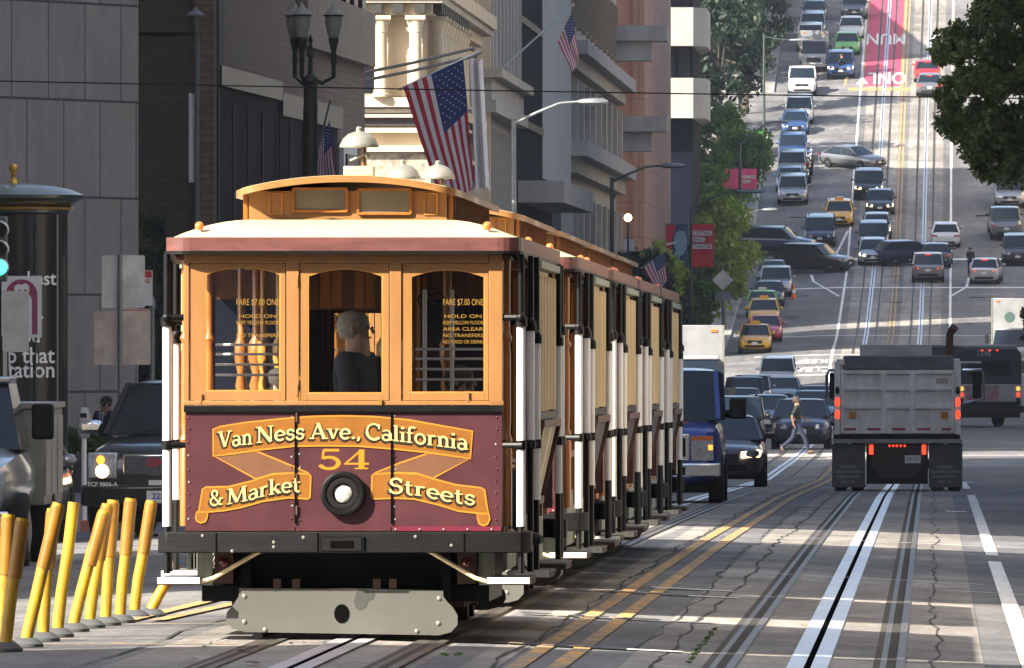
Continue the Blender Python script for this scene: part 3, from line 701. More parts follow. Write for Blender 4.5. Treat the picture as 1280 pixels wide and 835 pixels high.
hill = [(-14.5, 900, 12, 3.6, 'leaf_deep', 'dark tree beside the balconies low on the hill'), (-13.2, 930, 11, 3.4, 'leaf_deep', 'dark tree behind the green street banner'), (-16.5, 948, 14, 4.2, 'leaf_deep', 'large dark tree left of the olive ones'),
        (-13.2, 975, 10, 3.2, 'leaf_olive', 'olive street tree partway up the hill'), (-16.8, 990, 13, 4.0, 'leaf_mid', 'green tree behind the pale apartment house'), (-13.0, 1010, 10, 3.4, 'leaf_olive', 'olive tree with a thin crown near the top left'),
        (-14.5, 1045, 12, 4.0, 'leaf_olive', 'sunlit olive tree at the top of the picture'), (-18.5, 1030, 14, 4.2, 'leaf_olive', 'tall olive tree behind the top left trees'), (-19, 915, 15, 4.0, 'leaf_mid', 'green tree rising behind the white balconies'),
        (-12.8, 1080, 10, 3.5, 'leaf_olive', 'farthest olive street tree beside the parked cars'), (-17.5, 962, 9, 2.6, 'leaf_rust', 'rust-coloured tree among the olive ones'), (-18, 1090, 15, 5, 'leaf_mid', 'farthest green tree at the top left'), (-13.4, 1140, 12, 4, 'leaf_olive', 'olive tree beyond the last parked cars')]
for x, y, h, cr, m_, lb in hill: tree(lb, x + bend(y), y, h, cr, M[m_], 60, 110, .22, base=2.6, group='trees on the left of the hill')
tree('dark shrubby tree against the brown brick wall', *at(190, 57.4)[:1], at(190, 57.4)[1], 6.1, .85, M['leaf_deep'], 50, 110, .08, z=-3.0, base=1.0, kind='garden_tree')
tree('small dark tree at the right edge beside the white truck', *at(1304, 30)[:1], at(1304, 30)[1], 5.6, 1.1, M['leaf_dark'], 26, 110, .12, base=2.3, kind='young_tree')
# planters with shrubs in front of the stone building
M['planter'] = PM('grey planter concrete', (.22, .215, .21), .85, var=.3, scale=2)
for k, (px, s, lb) in enumerate(((104, 66, 'round grey concrete planter with green shrubs behind the parking meter'), (60, 65, 'grey concrete planter with shrubs behind the green kiosk'))):
    X, Y = at(px, s); r = empty('planter', (X, Y, G(KL, Y) + .14), 0, lb, 'planter')
    mb = MB(); mb.lathe([(.42, 0), (.5, .12), (.62, .55), (.68, .6), (.68, .72), (.6, .74), (.58, .66), (0.001, .66)], (0, 0, 0), M['planter'], 20); mb.build('pot', r)
    cs = [(random.uniform(-.4, .4), random.uniform(-.4, .4), random.uniform(.75, 1.15)) for _ in range(16)]
    leaves('shrub', cs, [.22] * 16, 90, .05, M['leaf_mid'], r)
# weeds in the joint beside the track
cs = []
for i in range(16):
    x, y = hit(lerp(861, 894, i / 15) + random.uniform(-1.5, 1.5), lerp(832, 789, i / 15)); cs.append((x, y, G(x, y) + .02))
o = leaves('weeds', cs, [.022] * len(cs), 30, .008, M['leaf_mid'], None, .35); tag(o, 'green weeds in the joint beside the right track', 'weeds', kind='stuff')
x, y = hit(556, 822); o = leaves('weeds', [(x, y, G(x, y) + .02), (x + .08, y + .1, G(x, y) + .02)], [.035] * 2, 40, .009, M['leaf_mid'], None, .35); tag(o, 'green weeds beside the left track', 'weeds', kind='stuff')
# ================================================================ the cable cars
def noisy(name, col, **k):
    k.setdefault('var', .22); k.setdefault('scale', 5); k.setdefault('bump', .08); return PM(name, col, **k)
M['gold'] = noisy('golden tan paint', (.29, .14, .045), rough=.42, coat=.3, stretch=(1, 1, .3), var=.16)
M['cream'] = noisy('cream paint', (.84, .66, .38), rough=.5, stretch=(3, 3, .3), var=.25)
M['hood'] = noisy('pale cream roof paint', (.52, .43, .26), rough=.45, var=.10)
M['maroon'] = noisy('maroon dash paint', (.070, .022, .027), rough=.36, coat=.35, var=.3, scale=3, bump=.05)
M['fascia'] = noisy('faded maroon fascia paint', (.135, .050, .044), rough=.45, var=.35, scale=4, stretch=(1, 1, 3))
M['fascia_w'] = noisy('weathered fascia wood', (.27, .15, .10), rough=.6, var=.45, scale=7, stretch=(1, 1, .5), col2=(.20, .08, .075))
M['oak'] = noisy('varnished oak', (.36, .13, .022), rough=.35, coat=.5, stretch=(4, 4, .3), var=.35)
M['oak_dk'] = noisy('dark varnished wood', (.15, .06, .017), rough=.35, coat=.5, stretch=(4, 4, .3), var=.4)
M['oak_lit'] = noisy('lit-tone varnished wood', (.46, .22, .04), rough=.35, coat=.4, stretch=(4, 4, .3), var=.3)  # brighter oak copy; puts sunlight on the inner posts into the colour
M['blk'] = noisy('black iron paint', (.005, .005, .006), rough=.45, spec=.25, var=.5, scale=8)
M['blk_beam'] = noisy('black bumper timber', (.008, .008, .009), rough=.6, spec=.2, var=.4, scale=6, stretch=(1, 1, 3), bump=.2)
M['wht'] = noisy('white pole paint', (.82, .81, .78), rough=.4, var=.06)
M['greyp'] = noisy('grey fender paint', (.10, .10, .09), rough=.45, var=.14, scale=2.2)
M['slat'] = noisy('grey green slats', (.34, .37, .30), rough=.6, var=.35, stretch=(4, 4, .4))
M['step'] = noisy('white step edge', (.78, .78, .76), rough=.6, var=.3, scale=9, col2=(.42, .41, .38))
M['step_top'] = noisy('worn grey step tread', (.09, .09, .088), rough=.8)
M['iron_rust'] = noisy('rusty iron', (.07, .035, .022), rough=.8, var=.6, scale=6)
M['bell'] = noisy('grey bell metal', (.27, .27, .24), rough=.38, metal=.35, var=.2)
M['banner'] = noisy('ochre scroll paint', (.23, .088, .012), rough=.4, var=.15, coat=.2)
M['banner_edge'] = PM('orange scroll line', (.42, .18, .02), .4)
M['fold'] = noisy('brown scroll fold', (.15, .068, .035), rough=.4, var=.15)
M['ivory'] = PM('ivory lettering', (.52, .42, .17), .4, var=.08, scale=8)
M['black_l'] = PM('black lettering shade', (.012, .010, .010), .5)
M['orange54'] = PM('orange numerals', (.48, .18, .012), .4)
M['glass_clear'] = glass_mat('cab window glass', (.92, .93, .93), .055, .01)
M['glass_clere'] = PM('ground glass', (.17, .155, .12), .25, var=.25, scale=3)
M['lens'] = PM('headlamp lens', (.75, .74, .66), .12, metal=.2, var=.35, scale=60, bump=.5)
M['amber'] = PM('amber lamp glass', (.75, .17, .03), .15, coat=.8)
M['redl'] = PM('dull red lamp glass', (.10, .008, .012), .2, coat=.8)
M['goldleaf'] = PM('gold leaf lettering', (.22, .125, .02), .4)
M['advert_cream'] = noisy('cream advert cards', (.62, .52, .30), var=.4, scale=9)
M['advert_dk'] = noisy('purple grey advert cards', (.10, .085, .10), var=.4, scale=9)
M['adframe'] = noisy('brown advert frame', (.13, .065, .05), var=.4)
M['seatp'] = PM('seat wood', (.30, .14, .05), .5, var=.3, scale=5)

def arc(cx, cy, rx, ry, a0, a1, n=12): return [(cx + rx * math.cos(R(lerp(a0, a1, i / n))), cy + ry * math.sin(R(lerp(a0, a1, i / n)))) for i in range(n + 1)]
TK, TN = .17, .085
GL = {
 'V': (.82, [([(.12, 1), (.42, .02)], TK), ([(.42, .02), (.70, 1)], TN)], [(.12, 1, .32), (.70, 1, .26)]),
 'A': (.86, [([(.10, 0), (.42, 1)], TN), ([(.40, 1), (.74, 0)], TK), ([(.2, .33), (.62, .33)], TN)], [(.10, 0, .26), (.74, 0, .3)]),
 'N': (.92, [([(.16, 0), (.16, 1)], TN), ([(.14, 1), (.76, 0)], TK), ([(.76, 0), (.76, 1)], TN)], [(.16, 0, .26), (.10, 1, .22), (.76, 1, .26)]),
 'M': (1.12, [([(.14, 0), (.20, 1)], TN), ([(.19, 1), (.54, .05)], TK), ([(.54, .05), (.90, 1)], TN), ([(.90, 1), (.96, 0)], TK)], [(.14, 0, .24), (.16, 1, .22), (.92, 1, .24), (.96, 0, .3)]),
 'C': (.82, [(arc(.46, .5, .36, .48, 48, 180, 10), .11), (arc(.46, .5, .36, .48, 180, 318, 10), .15), ([(.72, .68), (.72, .98)], TN)], []),
 'S': (.66, [(arc(.34, .74, .22, .24, 25, 245, 10) + arc(.32, .26, .24, .25, 65, -165, 10), .135), ([(.55, .72), (.55, .96)], TN), ([(.09, .04), (.09, .28)], TN)], []),
 'a': (.60, [(arc(.27, .19, .18, .18, 0, 360, 16), .11), ([(.47, .02), (.47, .46)], .15), (arc(.28, .44, .19, .20, 0, 150, 8), .09)], [(.52, .03, .14)]),
 'n': (.68, [([(.17, 0), (.17, .64)], .15), (arc(.35, .42, .18, .22, 170, 0, 8) + [(.53, 0)], .13)], [(.17, 0, .28), (.12, .64, .16), (.53, 0, .28)]),
 'e': (.60, [(arc(.31, .32, .23, .30, 0, 315, 16), .13), ([(.10, .33), (.52, .33)], .08)], []),
 's': (.50, [(arc(.25, .47, .15, .16, 25, 240, 8) + arc(.24, .17, .17, .17, 60, -160, 8), .115), ([(.41, .46), (.41, .62)], .07), ([(.07, .04), (.07, .2)], .07)], []),
 'v': (.62, [([(.12, .64), (.32, .02)], .14), ([(.32, .02), (.52, .64)], .08)], [(.12, .64, .24), (.52, .64, .2)]),
 'l': (.34, [([(.17, 0), (.17, 1)], .15)], [(.17, 0, .28), (.12, 1, .16)]),
 'i': (.34, [([(.17, 0), (.17, .62)], .15), ([(.17, .80), (.17, .95)], .16)], [(.17, 0, .28), (.12, .62, .16)]),
 'f': (.40, [([(.17, 0), (.17, .82)] + arc(.34, .82, .17, .17, 165, 40, 6), .13), ([(.04, .61), (.36, .61)], .08)], [(.17, 0, .28)]),
 'o': (.66, [(arc(.33, .32, .24, .30, 0, 360, 20), .125)], []),
 'r': (.52, [([(.17, 0), (.17, .64)], .15), (arc(.36, .42, .18, .20, 170, 55, 6), .12)], [(.17, 0, .28), (.12, .64, .16)]),
 'k': (.66, [([(.17, 0), (.17, 1)], .15), ([(.20, .24), (.50, .62)], .08), ([(.30, .38), (.58, .02)], .15)], [(.17, 0, .28), (.12, 1, .16), (.52, .62, .2), (.58, 0, .2)]),
 't': (.44, [([(.18, .86), (.18, .14)] + arc(.30, .14, .12, .13, 180, 300, 6), .13), ([(.04, .61), (.38, .61)], .08)], []),
 '&': (.88, [(arc(.34, .77, .17, .20, -60, 240, 14) + [(.72, .04)], .12), ([(.24, .56)] + arc(.34, .27, .25, .25, 120, 330, 12) + [(.76, .50)], .11)], [(.74, .50, .26), (.74, .03, .16)]),
 '.': (.26, [([(.12, .0), (.12, .14)], .15)], []),
 ',': (.28, [([(.12, .14), (.13, .0), (.07, -.13)], .11)], []),
 '5': (.76, [([(.17, .95), (.64, .95)], .13), ([(.18, .95), (.15, .52)], .07), (arc(.34, .31, .28, .29, 130, -160, 14), .14)], []),
 '4': (.80, [([(.54, 0), (.54, .98)], .17), ([(.54, .96), (.06, .27)], .07), ([(.04, .27), (.76, .27)], .09)], [(.54, 0, .40)])}
def stroke(mb, pts, w_, fn, d, m):
    """a ribbon of width w_ along pts; ends squared"""
    n = len(pts); vs = []
    closed = n > 3 and math.hypot(pts[0][0] - pts[-1][0], pts[0][1] - pts[-1][1]) < 1e-6
    if closed: pts = pts[:-1]; n -= 1
    for i in range(n):
        a = pts[(i - 1) % n] if (closed or i > 0) else pts[i]; b = pts[(i + 1) % n] if (closed or i < n - 1) else pts[i]
        dx, dy = b[0] - a[0], b[1] - a[1]; L = math.hypot(dx, dy) or 1; nx, ny = -dy / L * w_ / 2, dx / L * w_ / 2
        vs.append(fn(pts[i][0] + nx, pts[i][1] + ny, d)); vs.append(fn(pts[i][0] - nx, pts[i][1] - ny, d))
    fs = [(2 * i, 2 * i + 1, 2 * i + 3, 2 * i + 2) for i in range(n - 1)]
    if closed: fs.append((2 * n - 2, 2 * n - 1, 1, 0))
    mb.add(vs, fs, m)
def letter_line(mb, text, base, cap, d, m, adv=1.0, grow=0.0, off=(0, 0)):
    """base: points (x, z) of the base line; letters are spread evenly along its whole length"""
    tot = sum(GL[c][0] if c != ' ' else .30 for c in text)
    Ls = [0]
    for a, b in zip(base[:-1], base[1:]): Ls.append(Ls[-1] + math.hypot(b[0] - a[0], b[1] - a[1]))
    def P(u):
        s = u * Ls[-1]
        for i in range(len(base) - 1):
            if s <= Ls[i + 1] or i == len(base) - 2:
                t = (s - Ls[i]) / (Ls[i + 1] - Ls[i]); a, b = base[i], base[i + 1]
                return lerp(a[0], b[0], t), lerp(a[1], b[1], t)
    sc_ = Ls[-1] / tot; u = 0; k = 0
    for c in text:
        if c == ' ': u += .30; continue
        wdt, st, sf = GL[c]; (xa, za), (xb, zb_) = P(u / tot), P(min(1, (u + wdt) / tot))
        L = math.hypot(xb - xa, zb_ - za) or 1; tx, tz = (xb - xa) / L, (zb_ - za) / L
        fn = lambda x, y, d_: (xa + tx * x * sc_ - tz * y * cap * .25 * 0 + off[0], -d_, za + tz * x * sc_ + y * cap + off[1])
        kx = sc_ / cap
        for pts, w_ in st:
            stroke(mb, pts, w_ + grow, fn, d + .00012 * k, m); k += 1
        for x, y, ln in sf:
            yy = y - .035 if y > .3 else y + .035
            stroke(mb, [(x - ln / 2 - grow / 2, yy), (x + ln / 2 + grow / 2, yy)], .07 + grow, fn, d + .00012 * k, m); k += 1
        u += wdt
def zc(x, y): return ((230 + x / 3.2 - 430) / 190.0, (801 - (510 + y / 3.2)) / 190.0)
def fp(px, py): return ((px - 430) / 190.0, (801 - py) / 190.0)
L_CAR = 9.3
def flip_mb(mb):                                         # turn a front part into the matching rear part
    n = MB(); n.mats = mb.mats; n.f = mb.f; n.m = mb.m; n.v = [(-x, L_CAR - y, z) for x, y, z in mb.v]; return n
def both(name, mb, root, **k):
    a = mb.build(name, root, **k); b = flip_mb(mb).build(name, root, **k); return a, b

def make_cable_car():
    root = empty('cable_car', (0, 0, 0))
    # floor, frame and running gear
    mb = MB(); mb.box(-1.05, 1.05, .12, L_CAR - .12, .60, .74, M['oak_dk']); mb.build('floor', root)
    for sx in (-1, 1):
        mb = MB(); mb.box(sx * .80 - .06, sx * .80 + .06, .2, L_CAR - .2, .36, .597, M['iron_rust']); mb.build('side_frame', root)
    for yc in (1.75, L_CAR - 1.75):
        mb = MB()
        for sx in (-.72, .72): mb.box(sx - .05, sx + .05, yc - 1.1, yc + 1.1, .2, .34, M['iron_rust'])
        mb.box(-.67, .67, yc - .2, yc + .2, .22, .33, M['iron_rust']); mb.box(-.66, .66, yc - 1.05, yc - .95, .12, .33, M['blk']); mb.build('truck', root)
        for dy in (-.62, .62):
            mb = MB()
            for sx in (-.5335, .5335): mb.lathe([(.30, -.05), (.285, -.045), (.27, .0), (.265, .05), (.09, .05), (.09, .07), (0.001, .07)], (sx, yc + dy, .275), M['iron_rust'], 24, 'x')
            mb.tube([(-.66, yc + dy, .275), (.66, yc + dy, .275)], .05, M['iron_rust'], 8); mb.build('wheelset', root)
    for (px, py, r_) in ((270, 738, .05), (605, 722, .05)):
        pass
    for sx in (-1, 1):
        mb = MB(); mb.box(sx * .66 - .03, sx * .66 + .03, .35, .5, .04, .60, M['blk']); mb.build('hanger', root)
        mb = MB(); mb.tube([(sx * .42, .16, .59), (sx * .56, .14, .575), (sx * .74, .1, .47), (sx * .86, .08, .40), (sx * .98, .08, .365)], .014, M['cream'], 8); mb.build('air_hose', root)
        mb = MB(); mb.sphere((sx * .80, .2, .50), .035, M['redl']); mb.build('tail_lamp', root)
        mb = MB(); mb.box(sx * .80 - .16, sx * .80 + .14, .5, 3.2, .24, .345, M['blk']); mb.box(sx * .93 - .05, sx * .93 + .05, .3, .36, .35, .6, M['slat']); mb.build('step_bracket', root)
    mb = MB(); mb.box(-.74, .74, .55, L_CAR - .55, .345, .596, M['blk']); mb.box(-.62, .62, .62, .70, .16, .343, M['blk']); mb.build('underbody_shade', root)  # black boxes added to stand in for the shade beneath the car
    # grey sheet fender between the wheels and the street
    def fender():
        mb = MB(); pl = [fp(*p) for p in ((297, 738), (400, 739), (430, 738), (553, 741), (553, 748), (558, 755), (565, 762), (571, 772), (571, 784), (563, 793), (548, 797), (430, 795), (305, 793), (288, 788), (281, 778), (282, 768), (290, 759), (297, 748))]
        mb.prism(pl, .18, .205, M['greyp']); return mb
    f1, f2 = both('fender', fender(), root)
    mb = MB(); mb.lathe([(.0505, 0), (.0505, -.002)], (*(fp(426, 770)[:1]), .178, fp(426, 770)[1]), M['groove'], 20, 'y', 1.25); mb.build('fender_hole', f1)
    for px, py in ((304, 748), (304, 780), (548, 751), (547, 782), (330, 790), (520, 792)):
        mb = MB(); mb.lathe([(.016, 0), (.014, -.006), (.006, -.010), (.0001, -.011)], (fp(px, py)[0], .18, fp(px, py)[1]), M['bell'], 10, 'y'); mb.build('bolt', f1)
    mb = MB()
    for px in (345, 369, 470, 490): x, z = fp(px, 736); mb.box(x - .025, x + .025, .17, .22, z - .01, z + .05, M['iron_rust'])
    mb.build('fender_bracket', root)
    M['damp'] = PM('damp stain', (.045, .045, .042), .6)
    mb = MB(); mb.poly([(fp(*p)[0], .1785, fp(*p)[1]) for p in ((447, 740), (461, 740), (460, 752), (457, 762), (450, 766), (444, 764), (441, 756), (443, 746))][::-1], M['damp']); mb.poly([(fp(*p)[0], .1785, fp(*p)[1]) for p in ((463, 741), (468, 742), (466, 752), (460, 754))][::-1], M['damp']); mb.build('stain', f1)
    # bumper timber
    def bumper():
        mb = MB(); pl = [(-1.225, .42), (-1.225, .06), (-1.17, -.02), (-1.0, -.05), (1.0, -.05), (1.17, -.02), (1.225, .06), (1.225, .62), (1.12, .62), (1.12, .1), (-1.12, .1), (-1.12, .42)]
        mb.prism(pl, .566, .704, M['blk_beam'], 'z'); return mb
    for k, b in enumerate(both('bumper', bumper(), root, bevel=.008)):
        if k: continue
        mb = MB(); x, z = fp(428, 682); mb.box(x - .145, x + .145, -.064, -.052, z - .055, z + .05, M['blk']); mb.box(x - .13, x + .13, -.07, -.0642, z - .044, z + .04, M['blk_beam']); mb.box(x - .075, x + .075, -.075, -.0702, z - .025, z + .02, M['groove']); mb.build('coupling_pocket', b)
        for px in (271, 398, 581): mb = MB(); x, _ = fp(px, 0); mb.box(x - .005, x + .005, -.053, -.0502, .572, .70, M['groove']); mb.build('seam', b)
        mb = MB()
        for px, py in ((254, 672), (343, 680), (343, 686), (380, 674), (520, 673), (565, 684), (291, 691)): x, z = fp(px, py); mb.lathe([(.012, 0), (.008, -.006), (.0001, -.007)], (x, -.05, z), M['bell'], 8, 'y')
        mb.build('rivets', b)
    # the maroon dash with its painted scrolls
    def dash():
        mb = MB(); (x0, z0), (x1, z1) = fp(232, 667), fp(627.5, 517); mb.box(x0, x1, 0, .04, z0, z1, M['maroon']); return mb
    d1, d2 = both('dash_panel', dash(), root)
    (x0, z0), (x1, z1) = fp(230, 517.5), fp(628, 509)
    def rail():
        mb = MB(); mb.box(x0, x1, -.022, .03, z0, z1, M['blk']); return mb
    both('dash_rail', rail(), root, bevel=.004)
    for k, (a, b) in enumerate(((232, 369.5), (370.5, 489.5), (490.5, 627.5))):
        mb = MB(); (xa, za), (xb, zb_) = fp(a, 666.8), fp(b, 662 if k < 2 else 661)
        mb.box(xa + .004, xb - .004, -.007, -.0005, za + .004, zb_ + .004, M['maroon'] if k != 2 else PM('dark red strip', (.13, .015, .03), .4)); mb.build('kick_strip', d1)
    for px in (370, 490.2):
        mb = MB(); x, _ = fp(px, 0); mb.box(x - .008, x + .006, -.012, -.009, z1 - .90 + .12, z0 - .002, M['groove']); mb.build('door_seam', d1)
    mb = MB(); x, _ = fp(371.3, 0)
    for py in (524, 600, 640): z = fp(0, py)[1]; mb.tube([(x, -.012, z - .03), (x, -.012, z + .03)], .007, M['iron_rust'], 8)
    mb.build('hinge', d1)
    mb = MB()
    for i in range(9):
        for px in (236, 365, 375, 494, 621): x, z = fp(px + random.uniform(-1, 1), 524 + i * 16 + random.uniform(-2, 2)); mb.lathe([(.0085, 0), (.006, -.004), (.0001, -.005)], (x, -.001, z), M['maroon'] if random.random() < .6 else M['bell'], 7, 'y')
    for i in range(5):
        x, z = fp(495 + i * 30, 664); mb.lathe([(.009, -.007), (.006, -.012), (.0001, -.013)], (x, 0, z), M['bell'], 7, 'y')
    mb.build('rivets', d1)
    TB = [(118, 92), (145, 82), (250, 65), (400, 50), (520, 41), (640, 39), (760, 42), (900, 55), (1050, 82), (1155, 100), (1147, 210), (1000, 188), (850, 172), (700, 160), (560, 158), (440, 160), (300, 175), (200, 190), (118, 200)]
    LF = [(125, 202), (290, 180), (400, 225), (500, 268), (430, 268), (360, 270), (288, 291)]
    RF = [(1140, 212), (980, 188), (870, 225), (762, 268), (850, 266), (930, 268), (995, 289)]
    LB_ = [(60, 424), (75, 332), (88, 324), (180, 322), (270, 300), (350, 274), (430, 268), (500, 271), (508, 280), (505, 366), (498, 371), (420, 366), (320, 380), (230, 405), (160, 418), (100, 423)]
    RB = [(753, 278), (762, 271), (860, 268), (940, 272), (1000, 291), (1090, 315), (1190, 327), (1203, 335), (1213, 400), (1220, 430), (1172, 428), (1100, 420), (1020, 395), (920, 371), (840, 368), (762, 371), (751, 362)]
    LS = [(52, 424), (98, 423), (92, 448), (86, 462), (68, 467), (53, 460), (48, 445)]; RS = [(1172, 430), (1221, 430), (1224, 452), (1215, 472), (1198, 478), (1182, 470), (1176, 450)]
    def sheet(name, pl, m, d, parent, grow=0.0):
        pts = [zc(*p) for p in pl]; cx = sum(p[0] for p in pts) / len(pts); cz = sum(p[1] for p in pts) / len(pts)
        mb = MB(); n = len(pts)
        ar = sum(pts[i][0] * pts[(i + 1) % n][1] - pts[(i + 1) % n][0] * pts[i][1] for i in range(n))
        if ar < 0: pts = pts[::-1]
        mb.poly([(p[0], -d, p[1]) for p in pts], m); o = mb.build(name, parent, smooth=False)
        mb = MB(); stroke(mb, pts + [pts[0]], .011, lambda x, y, d_: (x, -d_, y), d + .0012, M['banner_edge']); mb.build('outline', o, smooth=False); return o
    sheet('scroll_fold', LF, M['fold'], .002, d1); sheet('scroll_fold', RF, M['fold'], .002, d1)
    sheet('scroll', TB, M['banner'], .0045, d1); sheet('scroll', LB_, M['banner'], .0045, d1); sheet('scroll', RB, M['banner'], .0045, d1)
    sheet('scroll_end', LS, M['banner'], .0065, d1); sheet('scroll_end', RS, M['banner'], .0065, d1)
    lines = [('Van', [(138, 166), (275, 152)], 64), ('Ness', [(290, 148), (380, 138), (485, 129)], 64), ('Ave.,', [(505, 131), (712, 131)], 64), ('California', [(725, 132), (850, 140), (960, 153), (1060, 166), (1138, 176)], 64),
             ('&', [(102, 399), (158, 396)], 62), ('Market', [(172, 394), (250, 380), (330, 358), (400, 345), (468, 341)], 62), ('Streets', [(818, 347), (880, 350), (960, 361), (1050, 381), (1168, 396)], 60)]
    for tx, bs, cap in lines:
        base = [zc(*p) for p in bs]; cp = cap / 3.2 / 190
        mb = MB(); letter_line(mb, tx, base, cp, .0085, M['black_l'], grow=.06, off=(-.009, -.010)); o = mb.build('lettering', d1, smooth=False)
        mb = MB(); letter_line(mb, tx, base, cp, .0125, M['ivory'], grow=.0); mb.build('letter_face', o, smooth=False)
    mb = MB(); base = [zc(535, 252), zc(746, 252)]; letter_line(mb, '54', base, 80 / 3.2 / 190, .0015, M['orange54'], grow=.0); mb.build('numerals', d1, smooth=False)
    # headlamp
    (hx, hz) = zc(638, 350)
    mb = MB(); mb.lathe([(.148, 0), (.148, -.05), (.135, -.062), (.118, -.062), (.100, -.035), (.085, -.03), (.08, -.012), (0.001, -.010)], (hx, -.001, hz), M['blk'], 40, 'y'); h = mb.build('headlamp', root)
    mb = MB(); mb.lathe([(.062, -.014), (.060, -.03), (.045, -.042), (.02, -.048), (.0001, -.049)], (hx, -.001, hz), M['lens'], 28, 'y'); mb.build('lens', h)
    mb = MB(); mb.lathe([(.105, -.0625), (.098, -.0635), (.072, -.0635), (.068, -.0625)], (hx, 0.01, hz), M['blk_beam'], 32, 'y', caps=False); mb.build('rim', h)
    hb = MB(); hb.lathe([(.148, 0), (.148, -.05), (.118, -.062), (.08, -.03), (0.001, -.03)], (0, -.001, hz), M['blk'], 24, 'y'); flip_mb(hb).build('headlamp', root)
    # window framing: a header, four posts, three sashes with arched glass
    def framing():
        mb = MB()
        for (a, b, t, bt, y0, y1) in ((230, 236.5, 320, 509, -.012, .05), (358.5, 374, 326, 509, -.012, .05), (487.5, 502, 326, 509, -.012, .05), (611.5, 628.5, 320, 509, -.014, .09), (236.5, 611.5, 318, 331, -.018, .05), (229, 630, 503.5, 508.8, -.014, .05)):
            (xa, za), (xb, zb_) = fp(a, bt), fp(b, t); 
            if bt - t < 20: xa += .001; xb -= .001
            mb.box(xa, xb, y0, y1, za, zb_, M['gold'])
        return mb
    both('window_surround', framing(), root, bevel=.003)
    def sash(a, b, ga, gb, gt, gbt):
        """frame a..b with an arched opening ga..gb"""
        mb = MB(); t, bt = 331.5, 503
        P = fp; (xa, zb_), (xb, zt_) = P(a, bt), P(b, t); (ua, wb), (ub, wt) = P(ga, gbt), P(gb, gt)
        y0, y1 = -.001, .035
        mb.box(xa, ua, y0, y1, zb_, zt_, M['gold']); mb.box(ub, xb, y0, y1, zb_, zt_, M['gold']); mb.box(ua, ub, y0, y1, zb_, wb, M['gold'])
        n = 12; top = [(lerp(ua, ub, i / n), wt + .045 * (1 - (2 * i / n - 1) ** 2) - .03) for i in range(n + 1)]
        mb.prism([(ua, zt_), (ub, zt_)] + top[::-1], y0, y1, M['gold'])
        mb2 = MB()                                       # thin raised bead round the pane
        ring = [(ua, wb), (ub, wb)] + top[::-1]
        for p, q in zip(ring, ring[1:] + ring[:1]): mb2.bar((p[0], .006, p[1]), (q[0], .006, q[1]), .014, .012, M['oak_lit'], up=(0, 1, 0))
        return mb, mb2, (ua, ub, wb, wt)
    for k, args in enumerate(((238, 357, 257, 350.5, 339, 491), (375.5, 486.5, 385, 478.5, 341, 494), (503.5, 611, 513.5, 606, 342, 493))):
        m1, m2, g = sash(*args); s1 = m1.build('window', root, bevel=.002); m2.build('bead', s1)
        flip_mb(m1).build('window', root)
        mb = MB(); mb.box(g[0] - .005, g[1] + .005, .018, .022, g[2] - .005, g[3] + .012, M['glass_clear']); gl = mb.build('pane', s1)
        if k in (0, 2):
            T = ['FARE $7.00 ONE', 'HOLD ON', 'KEEP YELLOW FLOOR', 'AREA CLEAR', 'NO TRANSFERS', 'NO FOOD OR DRINK']
            cx = (fp(322, 0) if k == 0 else fp(579, 0))[0]
            for j, tt in enumerate(T):
                if j in (3, 5) and k == 0: continue
                py = 386 + (0 if j == 0 else 7 + 8 * j); z = fp(0, py)[1]; sz = .060 if j == 0 else .034
                wd = .42 if j == 0 else .16 + .012 * len(tt); wd = min(wd, (g[1] - cx) * 2 - .02)
                me = text_mesh(tt, sz, M['goldleaf'], 0, 'CENTER', 'BOTTOM', 0); xs_ = [v.co.x for v in me.vertices]; w0 = max(xs_) - min(xs_)
                for v in me.vertices: v.co = Vector((cx + v.co.x * wd / w0, .014, z + v.co.y))
                o = bpy.data.objects.new('window_lettering', me); COL.objects.link(o); o.parent = s1
    # hinges and latch
    mb = MB()
    for px, py in ((371.5, 354), (371.5, 490), (251, 500), (585, 498)): x, z = fp(px, py); mb.box(x - .006, x + .006, -.018, -.012, z - .035, z + .035, M['gold'])
    x, z = fp(476, 505); mb.box(x - .01, x + .01, -.03, -.0142, z - .02, z + .02, M['goldleaf']); mb.build('hardware', root)
    # white guard rails behind the front windows
    for zi, py in enumerate((433, 445, 458, 471)):
        z = fp(0, py)[1]
        for (a, b) in ((-.86, -.42), (-.33, -.27), (.25, .33), (.46, .98)):
            if b - a < .1 and zi > 3: continue
            mb = MB(); mb.tube([(a, .30, z - (.03 if a > .3 else 0)), (b, .30, z - (.03 if a > .3 else 0))], .0085, M['wht'], 8); mb.build('guard_rail', root)
    for x in (-.28, .26, .52, .70):
        mb = MB(); mb.tube([(x, .33, .74), (x, .33, 2.3)], .014, M['wht'], 8); mb.build('upright', root)
    # maroon fascia, black gutter
    def plan(hw, y0, ins):                               # rounded front outline, left to right
        pts = []
        for i in range(7): a = R(180 + 90 * i / 6); pts.append((-hw + ins + ins * math.cos(a), y0 + ins + ins * math.sin(a)))
        for i in range(7): a = R(270 + 90 * i / 6); pts.append((hw - ins + ins * math.cos(a), y0 + ins + ins * math.sin(a)))
        return pts
    fpts = plan(1.172, -.10, .16); fpts = [(-1.172, L_CAR / 2)] + fpts + [(1.172, L_CAR / 2)]
